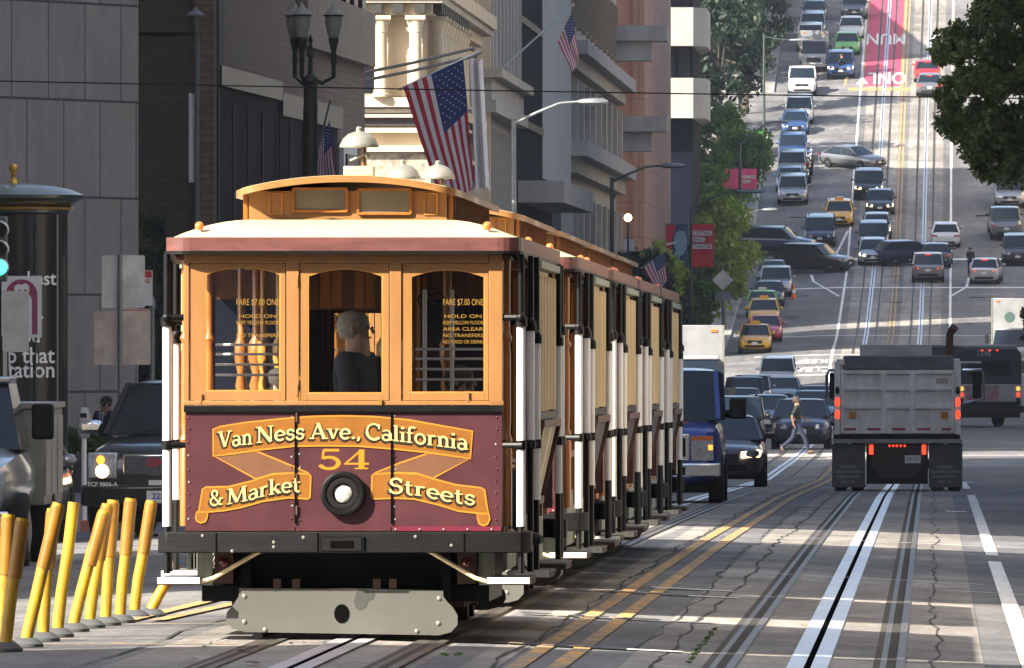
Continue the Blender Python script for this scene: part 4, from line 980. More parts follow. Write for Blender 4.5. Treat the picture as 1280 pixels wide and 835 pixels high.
    def fascia(th, z0, z1, drop, m, m2=None, out=0.0):
        mb = MB(); n = len(fpts)
        def zlow(p): return z0 - drop * min(1, max(0, (p[1] - .05) / 1.0))
        ring = []
        dense = []
        for a, b in zip(fpts[:-1], fpts[1:]):
            k = 1 if math.hypot(b[0] - a[0], b[1] - a[1]) < .5 else 12
            for i in range(k): dense.append((lerp(a[0], b[0], i / k), lerp(a[1], b[1], i / k)))
        dense.append(fpts[-1])
        for i, p in enumerate(dense):
            a = dense[max(0, i - 1)]; b = dense[min(len(dense) - 1, i + 1)]; dx, dy = b[0] - a[0], b[1] - a[1]; L = math.hypot(dx, dy); nx, ny = dy / L, -dx / L
            ox, oy = p[0] + nx * out, p[1] + ny * out; ix, iy = p[0] - nx * th, p[1] - ny * th
            ring.append([(ox, oy, zlow(p)), (ox, oy, z1), (ix, iy, z1), (ix, iy, zlow(p))])
        for i in range(len(ring) - 1):
            side = dense[i][1] > .12 and m2
            for k in range(4):
                k2 = (k + 1) % 4; mb.add([ring[i][k], ring[i + 1][k], ring[i + 1][k2], ring[i][k2]], [(0, 1, 2, 3)], m2 if side else m)
        return mb
    zt1, zt0 = fp(0, 299)[1], fp(0, 316)[1]
    both('fascia', fascia(.03, zt0, zt1, .05, M['fascia'], M['fascia_w']), root)
    both('gutter', fascia(.05, zt0 - .022, zt0 - .002, .05, M['blk'], None, .012), root)
    # lower roof: shallow curved hood up to the clerestory
    def roof_ring(hw, y0, z, ins, ce=0.0): return [(x, y, z) for x, y in plan(hw, y0, ins)]
    mb = MB()
    def hoodr(t):                                        # t 0 at the eaves, 1 at the clerestory foot
        hw = lerp(1.155, .64, t); y0 = lerp(-.085, .55, t); z = zt1 - .012 + .135 * math.sin(t * math.pi / 2) ** .9
        f = plan(hw, y0, max(.05, lerp(.15, .06, t))); bk = [(-x, L_CAR - y) for x, y in f]
        return [(x, y, z) for x, y in f + bk]
    mb.loft([hoodr(i / 6) for i in range(7)], M['hood'], caps=False); mb.build('lower_roof', root)
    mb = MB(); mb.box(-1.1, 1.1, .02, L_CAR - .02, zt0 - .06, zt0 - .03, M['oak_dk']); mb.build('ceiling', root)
    # clerestory
    xl, xr = (322 - 430 - 3) / 188.0, (557 - 430 + 0) / 188.0; xh = .655
    zb0, ztp = 2.70, 2.955
    mb = MB(); mb.box(-xh, xh, .62, L_CAR - .62, zb0, ztp, M['gold']); cl = mb.build('clerestory', root)
    def cw(px): return (px - 1165) / 188.8 + 3.87
    def czv(py): return (417.5 - py) / 188.8 + 2.02
    for (a, b, t, bt) in ((366, 433, 238, 266), (447, 513, 239, 269)):
        mb = MB(); xa, xb, za, zb_ = cw(a), cw(b), czv(bt), czv(t)
        mb.box(xa, xb, .612, .6195, za, zb_, M['glass_clere']); g = mb.build('clerestory_window', cl)
        mb = MB()
        for p, q in (((xa, za), (xb, za)), ((xb, za), (xb, zb_)), ((xb, zb_), (xa, zb_)), ((xa, zb_), (xa, za))): mb.bar((p[0], .605, p[1]), (q[0], .605, q[1]), .016, .016, M['oak'], up=(0, 1, 0))
        mb.build('frame', g)
    for (a, b) in ((336, 352), (530, 546)):
        mb = MB(); xa, xb, za, zb_ = cw(a), cw(b), czv(270), czv(244)
        for p, q in (((xa, za), (xb, za)), ((xb, za), (xb, zb_)), ((xb, zb_), (xa, zb_)), ((xa, zb_), (xa, za))): mb.bar((p[0], .616, p[1]), (q[0], .616, q[1]), .010, .010, M['oak_lit'], up=(0, 1, 0))
        mb.build('panel_bead', cl)
    for sx in (-1, 1):
        for k in range(16):
            mb = MB(); y = .70 + k * .495; mb.box(min(sx * xh, sx * (xh + .012)), max(sx * xh, sx * (xh + .012)), y, y + .40, zb0 + .07, ztp - .03, M['oak_dk'] if k % 4 else M['glass_clere']); mb.build('clerestory_window', cl)
            mb = MB(); mb.box(min(sx * (xh + .013), sx * (xh + .04)), max(sx * (xh + .013), sx * (xh + .04)), y - .06, y - .02, zb0 + .05, ztp - .02, M['oak']); mb.build('mullion', cl)
    # upper roof: a barrel with rounded, overhanging ends
    mb = MB(); n = 18; hw = .755; y0 = .44
    def prof(x): return 2.955 + .100 * (1 - (abs(x) / hw) ** 2.1)
    rings = []
    ysx = [(y0, .80), (y0 + .04, .90), (y0 + .16, .975), (y0 + .45, 1.0), (L_CAR / 2, 1.0), (L_CAR - y0 - .45, 1.0), (L_CAR - y0 - .16, .975), (L_CAR - y0 - .04, .90), (L_CAR - y0, .80)]
    for y, q in ysx:
        top = [(-hw * q + 2 * hw * q * i / n, y, prof(-hw * q + 2 * hw * q * i / n)) for i in range(n + 1)]
        bot = [(x, y, z - .042) for x, _, z in top[::-1]]; rings.append(top + bot)
    mb.loft(rings, M['gold']); ur = mb.build('upper_roof', root)
    mb = MB(); rings = []
    for y, q in ysx[1:-1]:
        rings.append([(-hw * .96 * q + 2 * hw * .96 * q * i / n, y, prof(-hw * .96 * q + 2 * hw * .96 * q * i / n) + .004) for i in range(n + 1)] + [(hw * .96 * q - 2 * hw * .96 * q * i / n, y, prof(hw * .96 * q - 2 * hw * .96 * q * i / n) + .0015) for i in range(n + 1)])
    mb.loft(rings, M['hood']); mb.build('roof_canvas', ur)
    mb = MB(); mb.tube([(-.3, .56, 2.735), (-.1, .55, 2.77), (.1, .55, 2.745), (.35, .555, 2.725), (.6, .56, 2.73), (.8, .6, 2.69)], .007, M['blk'], 6); mb.build('roof_cable', root)
    # bells, fore and aft
    for (bx, by, k) in ((.075, .62, 0), (.06, L_CAR - .9, 1)):
        z0 = 3.055
        mb = MB(); mb.box(bx - .10, bx + .10, by - .09, by + .09, z0, z0 + .065, M['hood']); bb = mb.build('bell_base', root, bevel=.006)
        z1 = z0 + (.19 if k == 0 else .10)
        mb = MB(); mb.tube([(bx + .03, by, z0 + .06), (bx + .03, by, z1 + .03)], .02, M['oak_dk'], 8); mb.tube([(bx + .05, by - .03, z0 + .15), (bx - .06, by - .03, z0 + .10)], .01, M['bell'], 6); mb.sphere((bx + .06, by - .04, z0 + .13), .02, M['bell']); mb.build('bell_post', root)
        mb = MB(); mb.lathe([(.130, 0), (.132, .008), (.126, .022), (.108, .058), (.075, .088), (.035, .103), (.022, .107), (.02, .118), (.022, .128), (.012, .138), (.0001, .14)], (bx, by, z1), M['bell'], 28); mb.lathe([(.126, .003), (.07, .07), (.001, .09)], (bx, by, z1), M['blk'], 20); mb.build('bell', root)
    for (x, y) in ((fp(249, 0)[0], .05), (fp(609, 0)[0], .05), (-.95, L_CAR - .05), (.94, L_CAR - .05)):
        mb = MB(); z = zt1 + .012; mb.lathe([(.022, 0), (.014, .015), (.014, .035)], (x, y, z), M['wht'], 10); mk = mb.build('marker_lamp', root)
        mb = MB(); mb.sphere((x, y, z + .062), .031, M['amber'], 16); mb.build('globe', mk)
    # open end sections: posts, seats, poles
    def end_parts(fl):
        B = lambda mb: flip_mb(mb) if fl else mb
        for sx in (-1, 1):
            for (x, y, r_) in ((1.06, .34, .030), (1.0, .9, .03), (.98, 1.8, .03)):
                mb = MB(); x *= sx
                mb.lathe([(r_ * 1.25, 0), (r_ * 1.25, .5), (r_ * .8, .53), (r_ * 1.3, .57), (r_ * .8, .61), (r_, .7), (r_ * .95, 1.15), (r_ * .7, 1.2), (r_ * 1.3, 1.24), (r_ * .7, 1.28), (r_ * .85, 1.4), (r_ * .85, 1.8)], (x, y, .74), M['oak'], 12); B(mb).build('turned_post', root)
            mb = MB(); x = sx * .62; mb.box(min(x, x + sx * .46), max(x, x + sx * .46), .55, 2.05, 1.12, 1.17, M['seatp']); mb.box(min(x, x - sx * .04), max(x, x - sx * .04), .55, 2.05, 1.17, 1.62, M['seatp']); mb.box(min(x, x + sx * .42), max(x, x + sx * .42), .6, 2.0, .745, 1.117, M['oak']); B(mb).build('bench', root)
            # grab poles: white below, black above, with bracket arms
            for (x, y, kz, zl) in ((1.165, .02, 2.085, .74), (1.20, .95, 2.06, 1.25), (1.21, 1.95, 1.98, .9)):
                x *= sx
                mb = MB(); mb.tube([(x, y, zl), (x, y, kz)], .029, M['wht'], 14)
                p = B(mb).build('grab_pole', root)
                mb = MB(); mb.tube([(x, y, kz + .001), (x, y, 2.30), (x, y, 2.53)], .022, M['blk'], 10); mb.tube([(x, y, kz - .03), (x, y, kz + .03)], .04, M['blk'], 12); mb.tube([(x - sx * .13, y, kz + .03), (x, y - .03, kz + .03)], .022, M['blk'], 8); mb.sphere((x, y - .03, kz + .03), .032, M['blk'])
                B(mb).build('pole_extension', p)
                mb = MB(); mb.tube([(x - sx * .12, y, 1.275), (x + sx * .01, y - .04, 1.275)], .020, M['blk'], 8); mb.tube([(x, y, 1.245), (x, y, 1.305)], .036, M['blk'], 12); B(mb).build('collar', p)
                mb = MB(); mb.tube([(x, y, .43), (x, y, zl + .01)], .022, M['blk'], 8)
                B(mb).build('pole_foot', p)
        # running-board steps
        for sx in (-1, 1):
            x0_, x1_ = sorted((sx * .945, sx * 1.225)) if True else 0
            mb = MB(); mb.box(x0_, x1_, -.02, 1.35, .355, .385, M['iron_rust']); mb.box(x0_ - .002, x1_ + .002, -.018, 1.354, .386, .402, M['step_top']); mb.box(x0_, x1_, -.027, -.021, .362, .405, M['step']); B(mb).build('step', root, bevel=.003)
            x0_, x1_ = sorted((sx * 1.02, sx * 1.30))
            mb = MB(); mb.box(x0_, x1_, 1.75, 3.3, .375, .405, M['iron_rust']); mb.box(x0_ - .002, x1_ + .002, 1.752, 3.305, .406, .422, M['step_top']); mb.box(x0_, x1_, 1.742, 1.7478, .38, .425, M['step']); B(mb).build('step', root, bevel=.003)
            mb = MB()
            for k in range(7):
                y = .5 + k * .36; x = sx * 1.03; mb.box(min(x, x + sx * .03), max(x, x + sx * .03), y, y + .3, .45, .86, M['slat'])
            B(mb).build('skirt_slats', root)
    end_parts(False); end_parts(True)
    # closed middle section
    ya, yb = 2.45, L_CAR - 2.45
    for sx in (-1, 1):
        X = sx * 1.185
        mb = MB(); mb.box(min(X, X - sx * .07), max(X, X - sx * .07), ya - .02, ya + .06, .80, 2.50, M['maroon']); mb.build('corner_post', root)
        mb = MB(); mb.box(min(X, X - sx * .07), max(X, X - sx * .07), yb - .06, yb + .02, .80, 2.50, M['maroon']); mb.build('corner_post', root)
        # tall cream window wall with raised battens
        mb = MB(); mb.box(min(X - sx * .03, X - sx * .05), max(X - sx * .03, X - sx * .05), ya + .061, yb - .061, 1.49, 2.46, M['cream']); sw = mb.build('side_wall', root)
        for k in range(12):
            y = ya + .10 + k * (yb - ya - .32) / 11; mb = MB(); mb.box(min(X - sx * .029, X + sx * .025), max(X - sx * .029, X + sx * .025), y, y + .12, 1.50, 2.42, M['cream']); mb.build('batten', sw)
        for k in range(5):
            y = ya + .30 + k * .80; mb = MB(); mb.box(min(X - sx * .0295, X - sx * .02), max(X - sx * .0295, X - sx * .02), y, y + .55, 1.62, 2.3, M['dk_glass']); mb.build('window', sw)
        mb = MB(); mb.box(min(X - sx * .08, X + sx * .05), max(X - sx * .08, X + sx * .05), ya - .04, yb + .04, 2.462, 2.51, M['slat']); mb.build('wall_cap', sw)
        mb = MB(); mb.box(min(X - sx * .05, X + sx * .03), max(X - sx * .05, X + sx * .03), ya, yb, 1.44, 1.489, M['blk']); mb.build('belt_rail', sw)
        # lower panel leaning inward, with its advertising frame
        mb = MB(); pl = [(X, 1.43), (X - sx * .05, 1.43), (X - sx * .19, .80), (X - sx * .14, .80)]; mb.prism(pl, ya, yb, M['oak']); lp = mb.build('lower_panel', root)
        th = math.atan2(.14, .63)
        def on(y, t, out): return (X - sx * .14 * (1 - t) + sx * out, y, .80 + .63 * t - out * .2)
        y0_, y1_ = ya - .0, yb - .25
        mb = MB()
        for (a, b) in (((y0_, .12), (y1_, .12)), ((y1_, .12), (y1_, .98)), ((y1_, .98), (y0_, .98)), ((y0_, .98), (y0_, .12))): mb.bar(on(a[0], a[1], .045), on(b[0], b[1], .045), .05, .05, M['adframe'])
        fr = mb.build('advert_frame', root)
        nn = 6
        for k in range(nn):
            a, b = lerp(y0_ + .03, y1_ - .03, k / nn), lerp(y0_ + .03, y1_ - .03, (k + .94) / nn)
            mb = MB(); mb.add([on(a, .15, .04), on(b, .15, .04), on(b, .95, .04), on(a, .95, .04)], [(0, 1, 2, 3)], M['advert_cream'] if k % 3 != 1 else M['cream']); mb.build('advert_card', fr)
        mb = MB()
        for k in range(13):
            y = ya + .03 + k * .33; a = [(X - sx * .145, .80), (X - sx * .16, .70), (X - sx * .10, .52), (X - sx * .07, .44)]
            for (p, q) in zip(a[:-1], a[1:]): mb.bar((p[0], y + .12, p[1]), (q[0], y + .12, q[1]), .03, .22, M['slat'], up=(0, 1, 0))
        mb.build('skirt_slats', root)
    # bulkheads seen through the front windows
    for yy in (ya, yb - .04):
        mb = MB(); D = M['oak_dk']
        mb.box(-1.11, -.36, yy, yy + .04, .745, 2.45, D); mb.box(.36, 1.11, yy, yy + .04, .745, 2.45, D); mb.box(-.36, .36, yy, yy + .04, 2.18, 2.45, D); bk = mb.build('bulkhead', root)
        for k in range(9):
            mb = MB(); x = -.34 + k * .076; mb.box(x, x + .068, yy - .012, yy - .001, 2.19, 2.44, M['oak'] if k % 3 else M['oak_dk']); mb.build('board', bk)
        for sx in (-1, 1):
            mb = MB(); mb.box(min(sx * .45, sx * 1.0), max(sx * .45, sx * 1.0), yy - .01, yy - .001, 1.55, 2.25, M['dk_glass']); mb.build('window', bk)
            for t in (.40, .44, 1.01, 1.05): 
                mb = MB(); x = sx * t; mb.box(x - .012, x + .012, yy - .03, yy - .001, .75, 2.40, M['oak_lit'] if t in (.40, 1.01) else M['oak']); mb.build('stile', bk)
    # varnished posts and grip gear in the front section
    for (x, y, m_, r_) in ((-.58, 1.1, 'oak_lit', .03), (-.50, 1.6, 'oak_lit', .03), (-.42, 2.0, 'oak_lit', .035), (-.66, 1.8, 'oak', .04), (.36, 1.4, 'oak_lit', .03), (.62, 1.7, 'oak', .035), (.20, 2.0, 'oak_lit', .045), (-.72, .9, 'oak', .03)):
        mb = MB(); mb.lathe([(r_, 0), (r_, .75), (r_ * 1.3, .8), (r_ * .8, .85), (r_ * 1.35, .92), (r_ * .8, 1.0), (r_ * 1.5, 1.1), (r_ * 1.5, 1.2), (r_ * .8, 1.25), (r_ * .8, 1.83)], (x, y, .745), M[m_], 12); mb.build('inner_post', root)
    mb = MB(); mb.tube([(.16, .9, .75), (.22, .75, 1.35), (.2, .72, 1.86)], .018, M['blk'], 8); mb.tube([(.3, .95, .75), (.33, .85, 1.8)], .015, M['blk'], 8); mb.build('grip_lever', root)
    mb = MB()
    for (x, y, z, r_) in ((.52, .5, 2.23, .05), (.60, .5, 2.24, .04)): mb.tube([(x + r_ * math.cos(R(a)), y, z + r_ * math.sin(R(a))) for a in range(0, 361, 30)], .006, M['blk'], 6)
    mb.tube([(.56, .5, 2.3), (.56, .5, 2.6)], .006, M['blk'], 6); mb.build('strap_ring', root)
    return root
CARY = [90.0, 103.6, 114.7, 125.0, 135.2]
cc = make_cable_car()
LBL = ['maroon and gold cable car numbered 54 at the head of the queue', 'second cable car in the queue, close behind the one numbered 54', 'third cable car in the queue, in the middle of the line', 'fourth cable car in the queue, behind the middle one', 'last cable car in the queue, just before the blue van']
cars_ = []
for i, y in enumerate(CARY):
    o = cc if i == 0 else copy_tree(cc)
    g0 = G(-3.8, y + 1); g1 = G(-3.8, y + 8.3)
    o.location = (-3.87 + (.03 if i else 0), y, G(-3.8, y) + .014); o.rotation_euler = (math.atan2(g1 - g0, 7.3), 0, 0)
    tag(o, LBL[i], 'cable car', 'cable cars queued nose to tail'); cars_.append(o)
for i, o in enumerate(cars_[1:], 1):
    bl = [c for c in o.children if c.name.startswith('bell')]
    for c in bl:
        if i > 1 or (sum(v.co.y for v in c.data.vertices) / len(c.data.vertices)) > 4: bpy.data.objects.remove(c)
for o in cars_[1:]:
    k = 0
    for ch in o.children:
        if ch.name.startswith('advert_frame'):
            for c in ch.children:
                c.data = c.data.copy(); c.data.materials[0] = M['advert_dk']
# ================================================================ vehicles
def paint(name, col, metal=.3): return PM(name + ' car paint', col, rough=.28, metal=metal, coat=.7, var=.08, scale=2)
P_ = dict(black=paint('black', (.006, .006, .008), 0), navy=paint('navy', (.010, .018, .06)), blue=paint('blue', (.006, .03, .32), .1), white=paint('white', (.66, .66, .65), 0), silver=paint('silver', (.42, .44, .46), .6),
          grey=paint('grey', (.16, .17, .19), .5), lightblue=paint('light blue', (.24, .33, .46), .5), yellow=paint('yellow', (.70, .38, .02), 0), green=paint('green', (.16, .48, .06), 0), red=paint('red', (.50, .02, .03), .1),
          pink=paint('pink red', (.60, .03, .10), 0), brown=paint('plum grey', (.060, .040, .048), .4), midblue=paint('mid blue', (.03, .07, .2), .3), tan=paint('tan', (.40, .35, .28), .2), dkblue=paint('dark blue', (.012, .025, .07), .3))
M['carglass'] = PM('car glass', (.008, .014, .022), .05, spec=.45)
M['tyre'] = PM('tyre rubber', (.007, .007, .008), .9, var=.3, scale=9)
M['rimm'] = PM('alloy rim', (.38, .38, .39), .35, metal=.8)
M['chrome'] = PM('chrome', (.75, .76, .78), .12, metal=1.0)
M['plastic'] = PM('black plastic', (.006, .006, .007), .6, spec=.25)
M['grille'] = PM('dark grille', (.02, .02, .022), .4, metal=.4, var=.5, scale=40, stretch=(.2, 1, 1))
M['hl_off'] = PM('headlight glass', (.50, .52, .54), .10, metal=.3, coat=.5, var=.4, scale=20)
M['hl_on'] = PM('lit headlight', (1, .9, .7), .2, emis=2.2, ecol=(1, .70, .34))
M['sig_on'] = PM('lit turn signal', (.6, .2, .03), .2, emis=.8, ecol=(1, .28, .03))
M['tl_off'] = PM('tail light glass', (.30, .012, .012), .15, coat=.6)
M['tl_on'] = PM('lit tail light', (.6, .03, .02), .2, emis=.75, ecol=(1, .045, .015))
M['plate'] = PM('number plate', (.62, .62, .60), .5)
M['plate_txt'] = PM('plate characters', (.05, .08, .30), .5)
TYPES = {  # L, W, H, hood z, belt z, y of: windshield base, roof front, roof rear, rear window base ; deck z ; roof inset
 'sedan': (4.75, 1.83, 1.45, .86, .95, 1.25, 2.05, 3.45, 4.15, 1.0, .74),
 'hatch': (4.35, 1.78, 1.52, .90, .98, 1.05, 1.90, 3.75, 4.25, 1.02, .76),
 'suv': (4.75, 1.92, 1.75, 1.02, 1.12, 1.30, 1.95, 4.25, 4.62, 1.12, .82),
 'bigsuv': (5.2, 2.02, 1.93, 1.16, 1.24, 1.45, 2.15, 4.85, 5.1, 1.24, .76),
 'minivan': (5.0, 1.95, 1.75, .98, 1.08, .95, 1.85, 4.60, 4.88, 1.08, .82),
 'van': (5.6, 2.02, 2.10, 1.22, 1.30, .85, 1.45, 5.40, 5.55, 1.30, .88),
 'pickup': (5.6, 1.98, 1.85, 1.10, 1.18, 1.45, 2.05, 3.35, 3.55, 1.16, .84)}
def car(kind, pm, label, x, y, head=0.0, lights='off', brake=False, z=None, roofrack=False, taxi=None, group=None, cat=None, detail=0, grill='dark'):
    """front faces -Y at head 0; the empty sits on the road, tipped with it"""
    L, W, H, hz, bz, yw0, yr0, yr1, yw1, dz_, inset = TYPES[kind]; paintm = P_[pm]; hw = W / 2
    zz_ = G(x, y) if z is None else z
    root = empty({'suv': 'parked_suv' if group and 'parked' in group else 'suv', 'bigsuv': 'suv', 'minivan': 'minivan', 'van': 'van', 'pickup': 'pickup_truck', 'sedan': 'sedan_car', 'hatch': 'hatchback_car'}[kind] if not taxi else 'taxi', (x, y, zz_), 0,
                 label, cat or {'van': 'van', 'minivan': 'minivan', 'pickup': 'pickup truck', 'suv': 'SUV', 'bigsuv': 'SUV'}.get(kind, 'car') if not taxi else 'taxi', group)
    sl = slope(x, y); nrm = Vector((0, -math.sin(sl), math.cos(sl))); h = R(head)
    fw = Vector((math.sin(h), -math.cos(h), 0)); fw = (fw - nrm * fw.dot(nrm)).normalized()   # heading along the slope
    bk = -fw; rt = bk.cross(nrm).normalized(); mt = Matrix((rt, bk, nrm)).transposed(); root.rotation_euler = mt.to_euler()
    o = -L / 2; mb = MB()
    def ring(yy, w_, zb_, zt_, cr=.03):
        wq = w_ * hw
        half = [(wq * .80, zb_), (wq * .97, zb_ + .10), (wq, lerp(zb_, zt_, .45)), (wq * .985, lerp(zb_, zt_, .72)), (wq * .93, zt_ - .03), (wq * .72, zt_ + cr * .4), (wq * .3, zt_ + cr)]
        return [(a, yy + o, b) for a, b in half] + [(-a, yy + o, b) for a, b in half[::-1]]
    gc = .20 if kind in ('sedan', 'hatch') else .28
    st = [(0, .70, gc + .10, hz - .30, .0), (.04, .84, gc + .04, hz - .20, .01), (.16, .93, gc, hz - .10, .02), (.42, .985, gc, hz - .04, .03), (yw0 * .7, 1, gc, hz, .035), (yw0 + .05, 1, gc, bz - .02, .03)]
    st += [(lerp(yw0, yw1, t), 1, gc, bz, .02) for t in (.3, .6, .85)] + [(yw1, 1, gc, dz_ - .01, .02), (L - .35, .985, gc + .02, dz_ - .02, .02), (L - .10, .94, gc + .06, dz_ - .06, .0), (L - .02, .86, gc + .12, dz_ - .16, 0), (L, .74, gc + .16, dz_ - .24, 0)]
    if kind in ('suv', 'bigsuv', 'hatch', 'van', 'minivan'): st[-4:] = [(L - .12, .98, gc + .02, dz_, .0), (L - .05, .95, gc + .06, dz_ - .03, .0), (L - .01, .90, gc + .10, dz_ - .10, 0), (L, .80, gc + .14, dz_ - .18, 0)]
    mb.loft([ring(*s) for s in sorted(st)], paintm); body = mb.build('body', root, subsurf=1, angle=60)
    # glasshouse: windshield, sides, rear, each a part; roof and pillars in body colour
    bw = hw * .93; tw = hw * inset; tz = H - .07
    Bf = [(-bw, yw0 + o, bz - .01), (bw, yw0 + o, bz - .01)]; Tf = [(-tw, yr0 + o, tz), (tw, yr0 + o, tz)]; Br = [(-bw, yw1 + o, bz - .01), (bw, yw1 + o, bz - .01)]; Tr = [(-tw, yr1 + o, tz), (tw, yr1 + o, tz)]
    if kind == 'pickup': pass
    def pane(name, a, b, c, d, bulge):
        m_ = MB(); n = 6; vs = []
        for i in range(n + 1):
            for j in range(5):
                u, v = i / n, j / 4; p = Vector(a).lerp(Vector(b), u).lerp(Vector(d).lerp(Vector(c), u), v); vs.append(p + Vector(bulge) * (4 * u * (1 - u)))
        m_.add(vs, [(i * 5 + j, (i + 1) * 5 + j, (i + 1) * 5 + j + 1, i * 5 + j + 1) for i in range(n) for j in range(4)], M['carglass']); return m_.build(name, root)
    pane('windshield', Bf[0], Bf[1], Tf[1], Tf[0], (0, -.10, .0)); pane('rear_window', Br[1], Br[0], Tr[0], Tr[1], (0, .05, 0))
    pane('side_window', Bf[1], Br[1], Tr[1], Tf[1], (.02, 0, 0)); pane('side_window', Br[0], Bf[0], Tf[0], Tr[0], (-.02, 0, 0))
    mb = MB(); rr = []
    for (q, zq) in ((1.0, tz - .012), (1.015, tz + .015), (.90, tz + .055), (.55, tz + .072)):
        yc, hl = (yr0 + yr1) / 2 + o, (yr1 - yr0) / 2
        rr.append([(sx * tw * q * (.86 if k else 1), yc + sy * hl * (q if q > .8 else q * 1.1) * (1 if k else .93), zq) for sx, sy, ks in ((-1, -1, (0, 1)), (1, -1, (1, 0)), (1, 1, (0, 1)), (-1, 1, (1, 0))) for k in ks])
    mb.loft(rr, paintm); mb.build('roof', root, subsurf=1, angle=60)
    for s_ in (0, 1):
        mb = MB(); mb.bar(Bf[s_], Tf[s_], .07, .05, paintm); mb.bar(Br[s_], Tr[s_], .10, .06, paintm); sx = -1 if s_ == 0 else 1
        mb.bar((sx * (tw + .0), yr0 + o, tz), (sx * tw, yr1 + o, tz), .05, .05, paintm)
        mb.build('pillar', root)
        for t in ((.48,) if kind in ('sedan', 'hatch', 'pickup') else (.36, .68)):
            mb = MB(); a = Vector(Bf[s_]).lerp(Vector(Br[s_]), t) + Vector((sx * .02, 0, 0)); b = Vector(Tf[s_]).lerp(Vector(Tr[s_]), t) + Vector((sx * .02, 0, 0)); mb.bar(a, b, .06, .03, M['plastic']); mb.build('door_pillar', root)
    # wheels
    wr = .33 if kind in ('sedan', 'hatch') else .38
    for (wy) in (.88, L - .95):
        for sx in (-1, 1):
            m_ = MB(); m_.lathe([(wr - .02, -.11), (wr, -.09), (wr, .09), (wr - .02, .11), (wr * .64, .115), (wr * .62, .09), (.001, .09)], (sx * (hw - .105), wy + o, wr), M['tyre'], 24, 'x')
            wl = m_.build('wheel', root)
            m_ = MB(); m_.lathe([(wr * .62, 0), (wr * .58, .02), (wr * .2, .012), (.05, .03), (.001, .03)], (sx * (hw - .015), wy + o, wr), M['rimm'], 16, 'x') if sx > 0 else m_.lathe([(wr * .62, 0), (wr * .58, -.02), (wr * .2, -.012), (.05, -.03), (.001, -.03)], (sx * (hw - .015), wy + o, wr), M['rimm'], 16, 'x')
            m_.build('rim', wl)
            m_ = MB(); m_.lathe([(wr + .05, 0), (wr + .05, .012), (.001, .012)], (sx * (hw + (-.001 if sx > 0 else -.011)), wy + o, wr + .01), M['plastic'], 24, 'x'); m_.build('wheel_arch', root) if detail else None
    m_ = MB(); m_.box(-hw * .8, hw * .8, .35 + o, L - .3 + o, .16, gc + .12, M['plastic']); m_.build('underbody', root)
    # face: grille, lower intake, lights, plate
    hl = M['hl_on'] if lights == 'on' else M['hl_off']
    zl = hz - .20
    if detail < 2:
        m_ = MB(); m_.box(-hw * .44, hw * .44, -.012 + o, .10 + o, hz - .36, hz - .20, M['grille']); m_.box(-hw * .10, hw * .10, -.018 + o, -.0125 + o, hz - .31, hz - .25, M['chrome'])
        if grill == 'chrome': m_.box(-hw * .45, hw * .45, -.02 + o, -.0125 + o, hz - .215, hz - .19, M['chrome'])
        m_.build('grille', root)
        m_ = MB(); m_.box(-hw * .60, hw * .60, -.014 + o, .10 + o, gc + .12, gc + .25, M['plastic']); m_.build('lower_intake', root)
    for sx in (-1, 1):
        m_ = MB(); xa, xb = sx * hw * .50, sx * hw * .90
        q = [(xa, .0, zl - .08), (xb, .16, zl - .06), (xb * 1.05, .38, zl + .05), (xb * .98, .34, zl + .09), (xa, .09, zl + .04)]
        fr_ = [(a, b + o - .055, c) for a, b, c in q]; bk_ = [(a * .96, b + o + .14, c) for a, b, c in q]
        m_.loft([fr_, bk_], hl); 
        if detail < 2: m_.build('headlight', root)
        m_ = MB(); zt_ = (dz_ - .26) if kind in ('sedan', 'hatch') else dz_ - .30
        m_.loft([[(a, b + o, c) for a, b, c in ((sx * hw * .56, L + .012, zt_), (sx * hw * .92, L - .06, zt_), (sx * hw * .95, L - .08, zt_ + .15), (sx * hw * .60, L + .0, zt_ + .13))], [(a, b + o - .15, c) for a, b, c in ((sx * hw * .56, L, zt_), (sx * hw * .92, L - .06, zt_), (sx * hw * .95, L - .08, zt_ + .15), (sx * hw * .60, L, zt_ + .13))]], M['tl_on'] if brake else M['tl_off']); m_.build('tail_light', root)
        m_ = MB(); mx_ = sx * (hw + .10); mz = bz + .05
        m_.sphere((mx_, yw0 + .32 + o, mz + .03), .095, paintm if kind not in ('van', 'bigsuv', 'pickup') else M['plastic'], 10, .72); m_.bar((sx * (hw - .06), yw0 + .34 + o, mz - .03), (mx_, yw0 + .33 + o, mz), .05, .03, M['plastic']); m_.build('mirror', root)
    if brake: m_ = MB(); m_.box(-.18, .18, yr1 + o + .05, yr1 + o + .12, H - .09, H - .05, M['tl_on']); m_.build('brake_light', root)
    for (yy, fz) in ((-.030, gc + .26), (L + .022, gc + .42)):
        m_ = MB(); m_.box(-.16, .16, yy + o - .01 if yy > 0 else yy + o, yy + o if yy > 0 else yy + o + .01, fz, fz + .14, M['plate']); m_.build('number_plate', root)
    m_ = MB(); m_.box(-hw * .62, hw * .62, L - .02 + o, L + .006 + o, gc + .13, gc + .28, M['plastic']); m_.build('rear_bumper', root)
    if roofrack:
        for sx in (-1, 1):
            m_ = MB(); m_.tube([(sx * tw * .9, yr0 + .2 + o, H + .0), (sx * tw * .9, yr0 + .3 + o, H + .07), (sx * tw * .9, yr1 - .3 + o, H + .07), (sx * tw * .9, yr1 - .2 + o, H)], .02, M['plastic'], 6); m_.build('roof_rail', root)
    if taxi:
        m_ = MB(); m_.prism([(-.28, H + .0), (.28, H + .0), (.22, H + .17), (-.22, H + .17)], yr0 + .5 + o, yr0 + .75 + o, P_['yellow'] if taxi == 'sign' else M['plate']); m_.build('roof_sign', root)
    return root
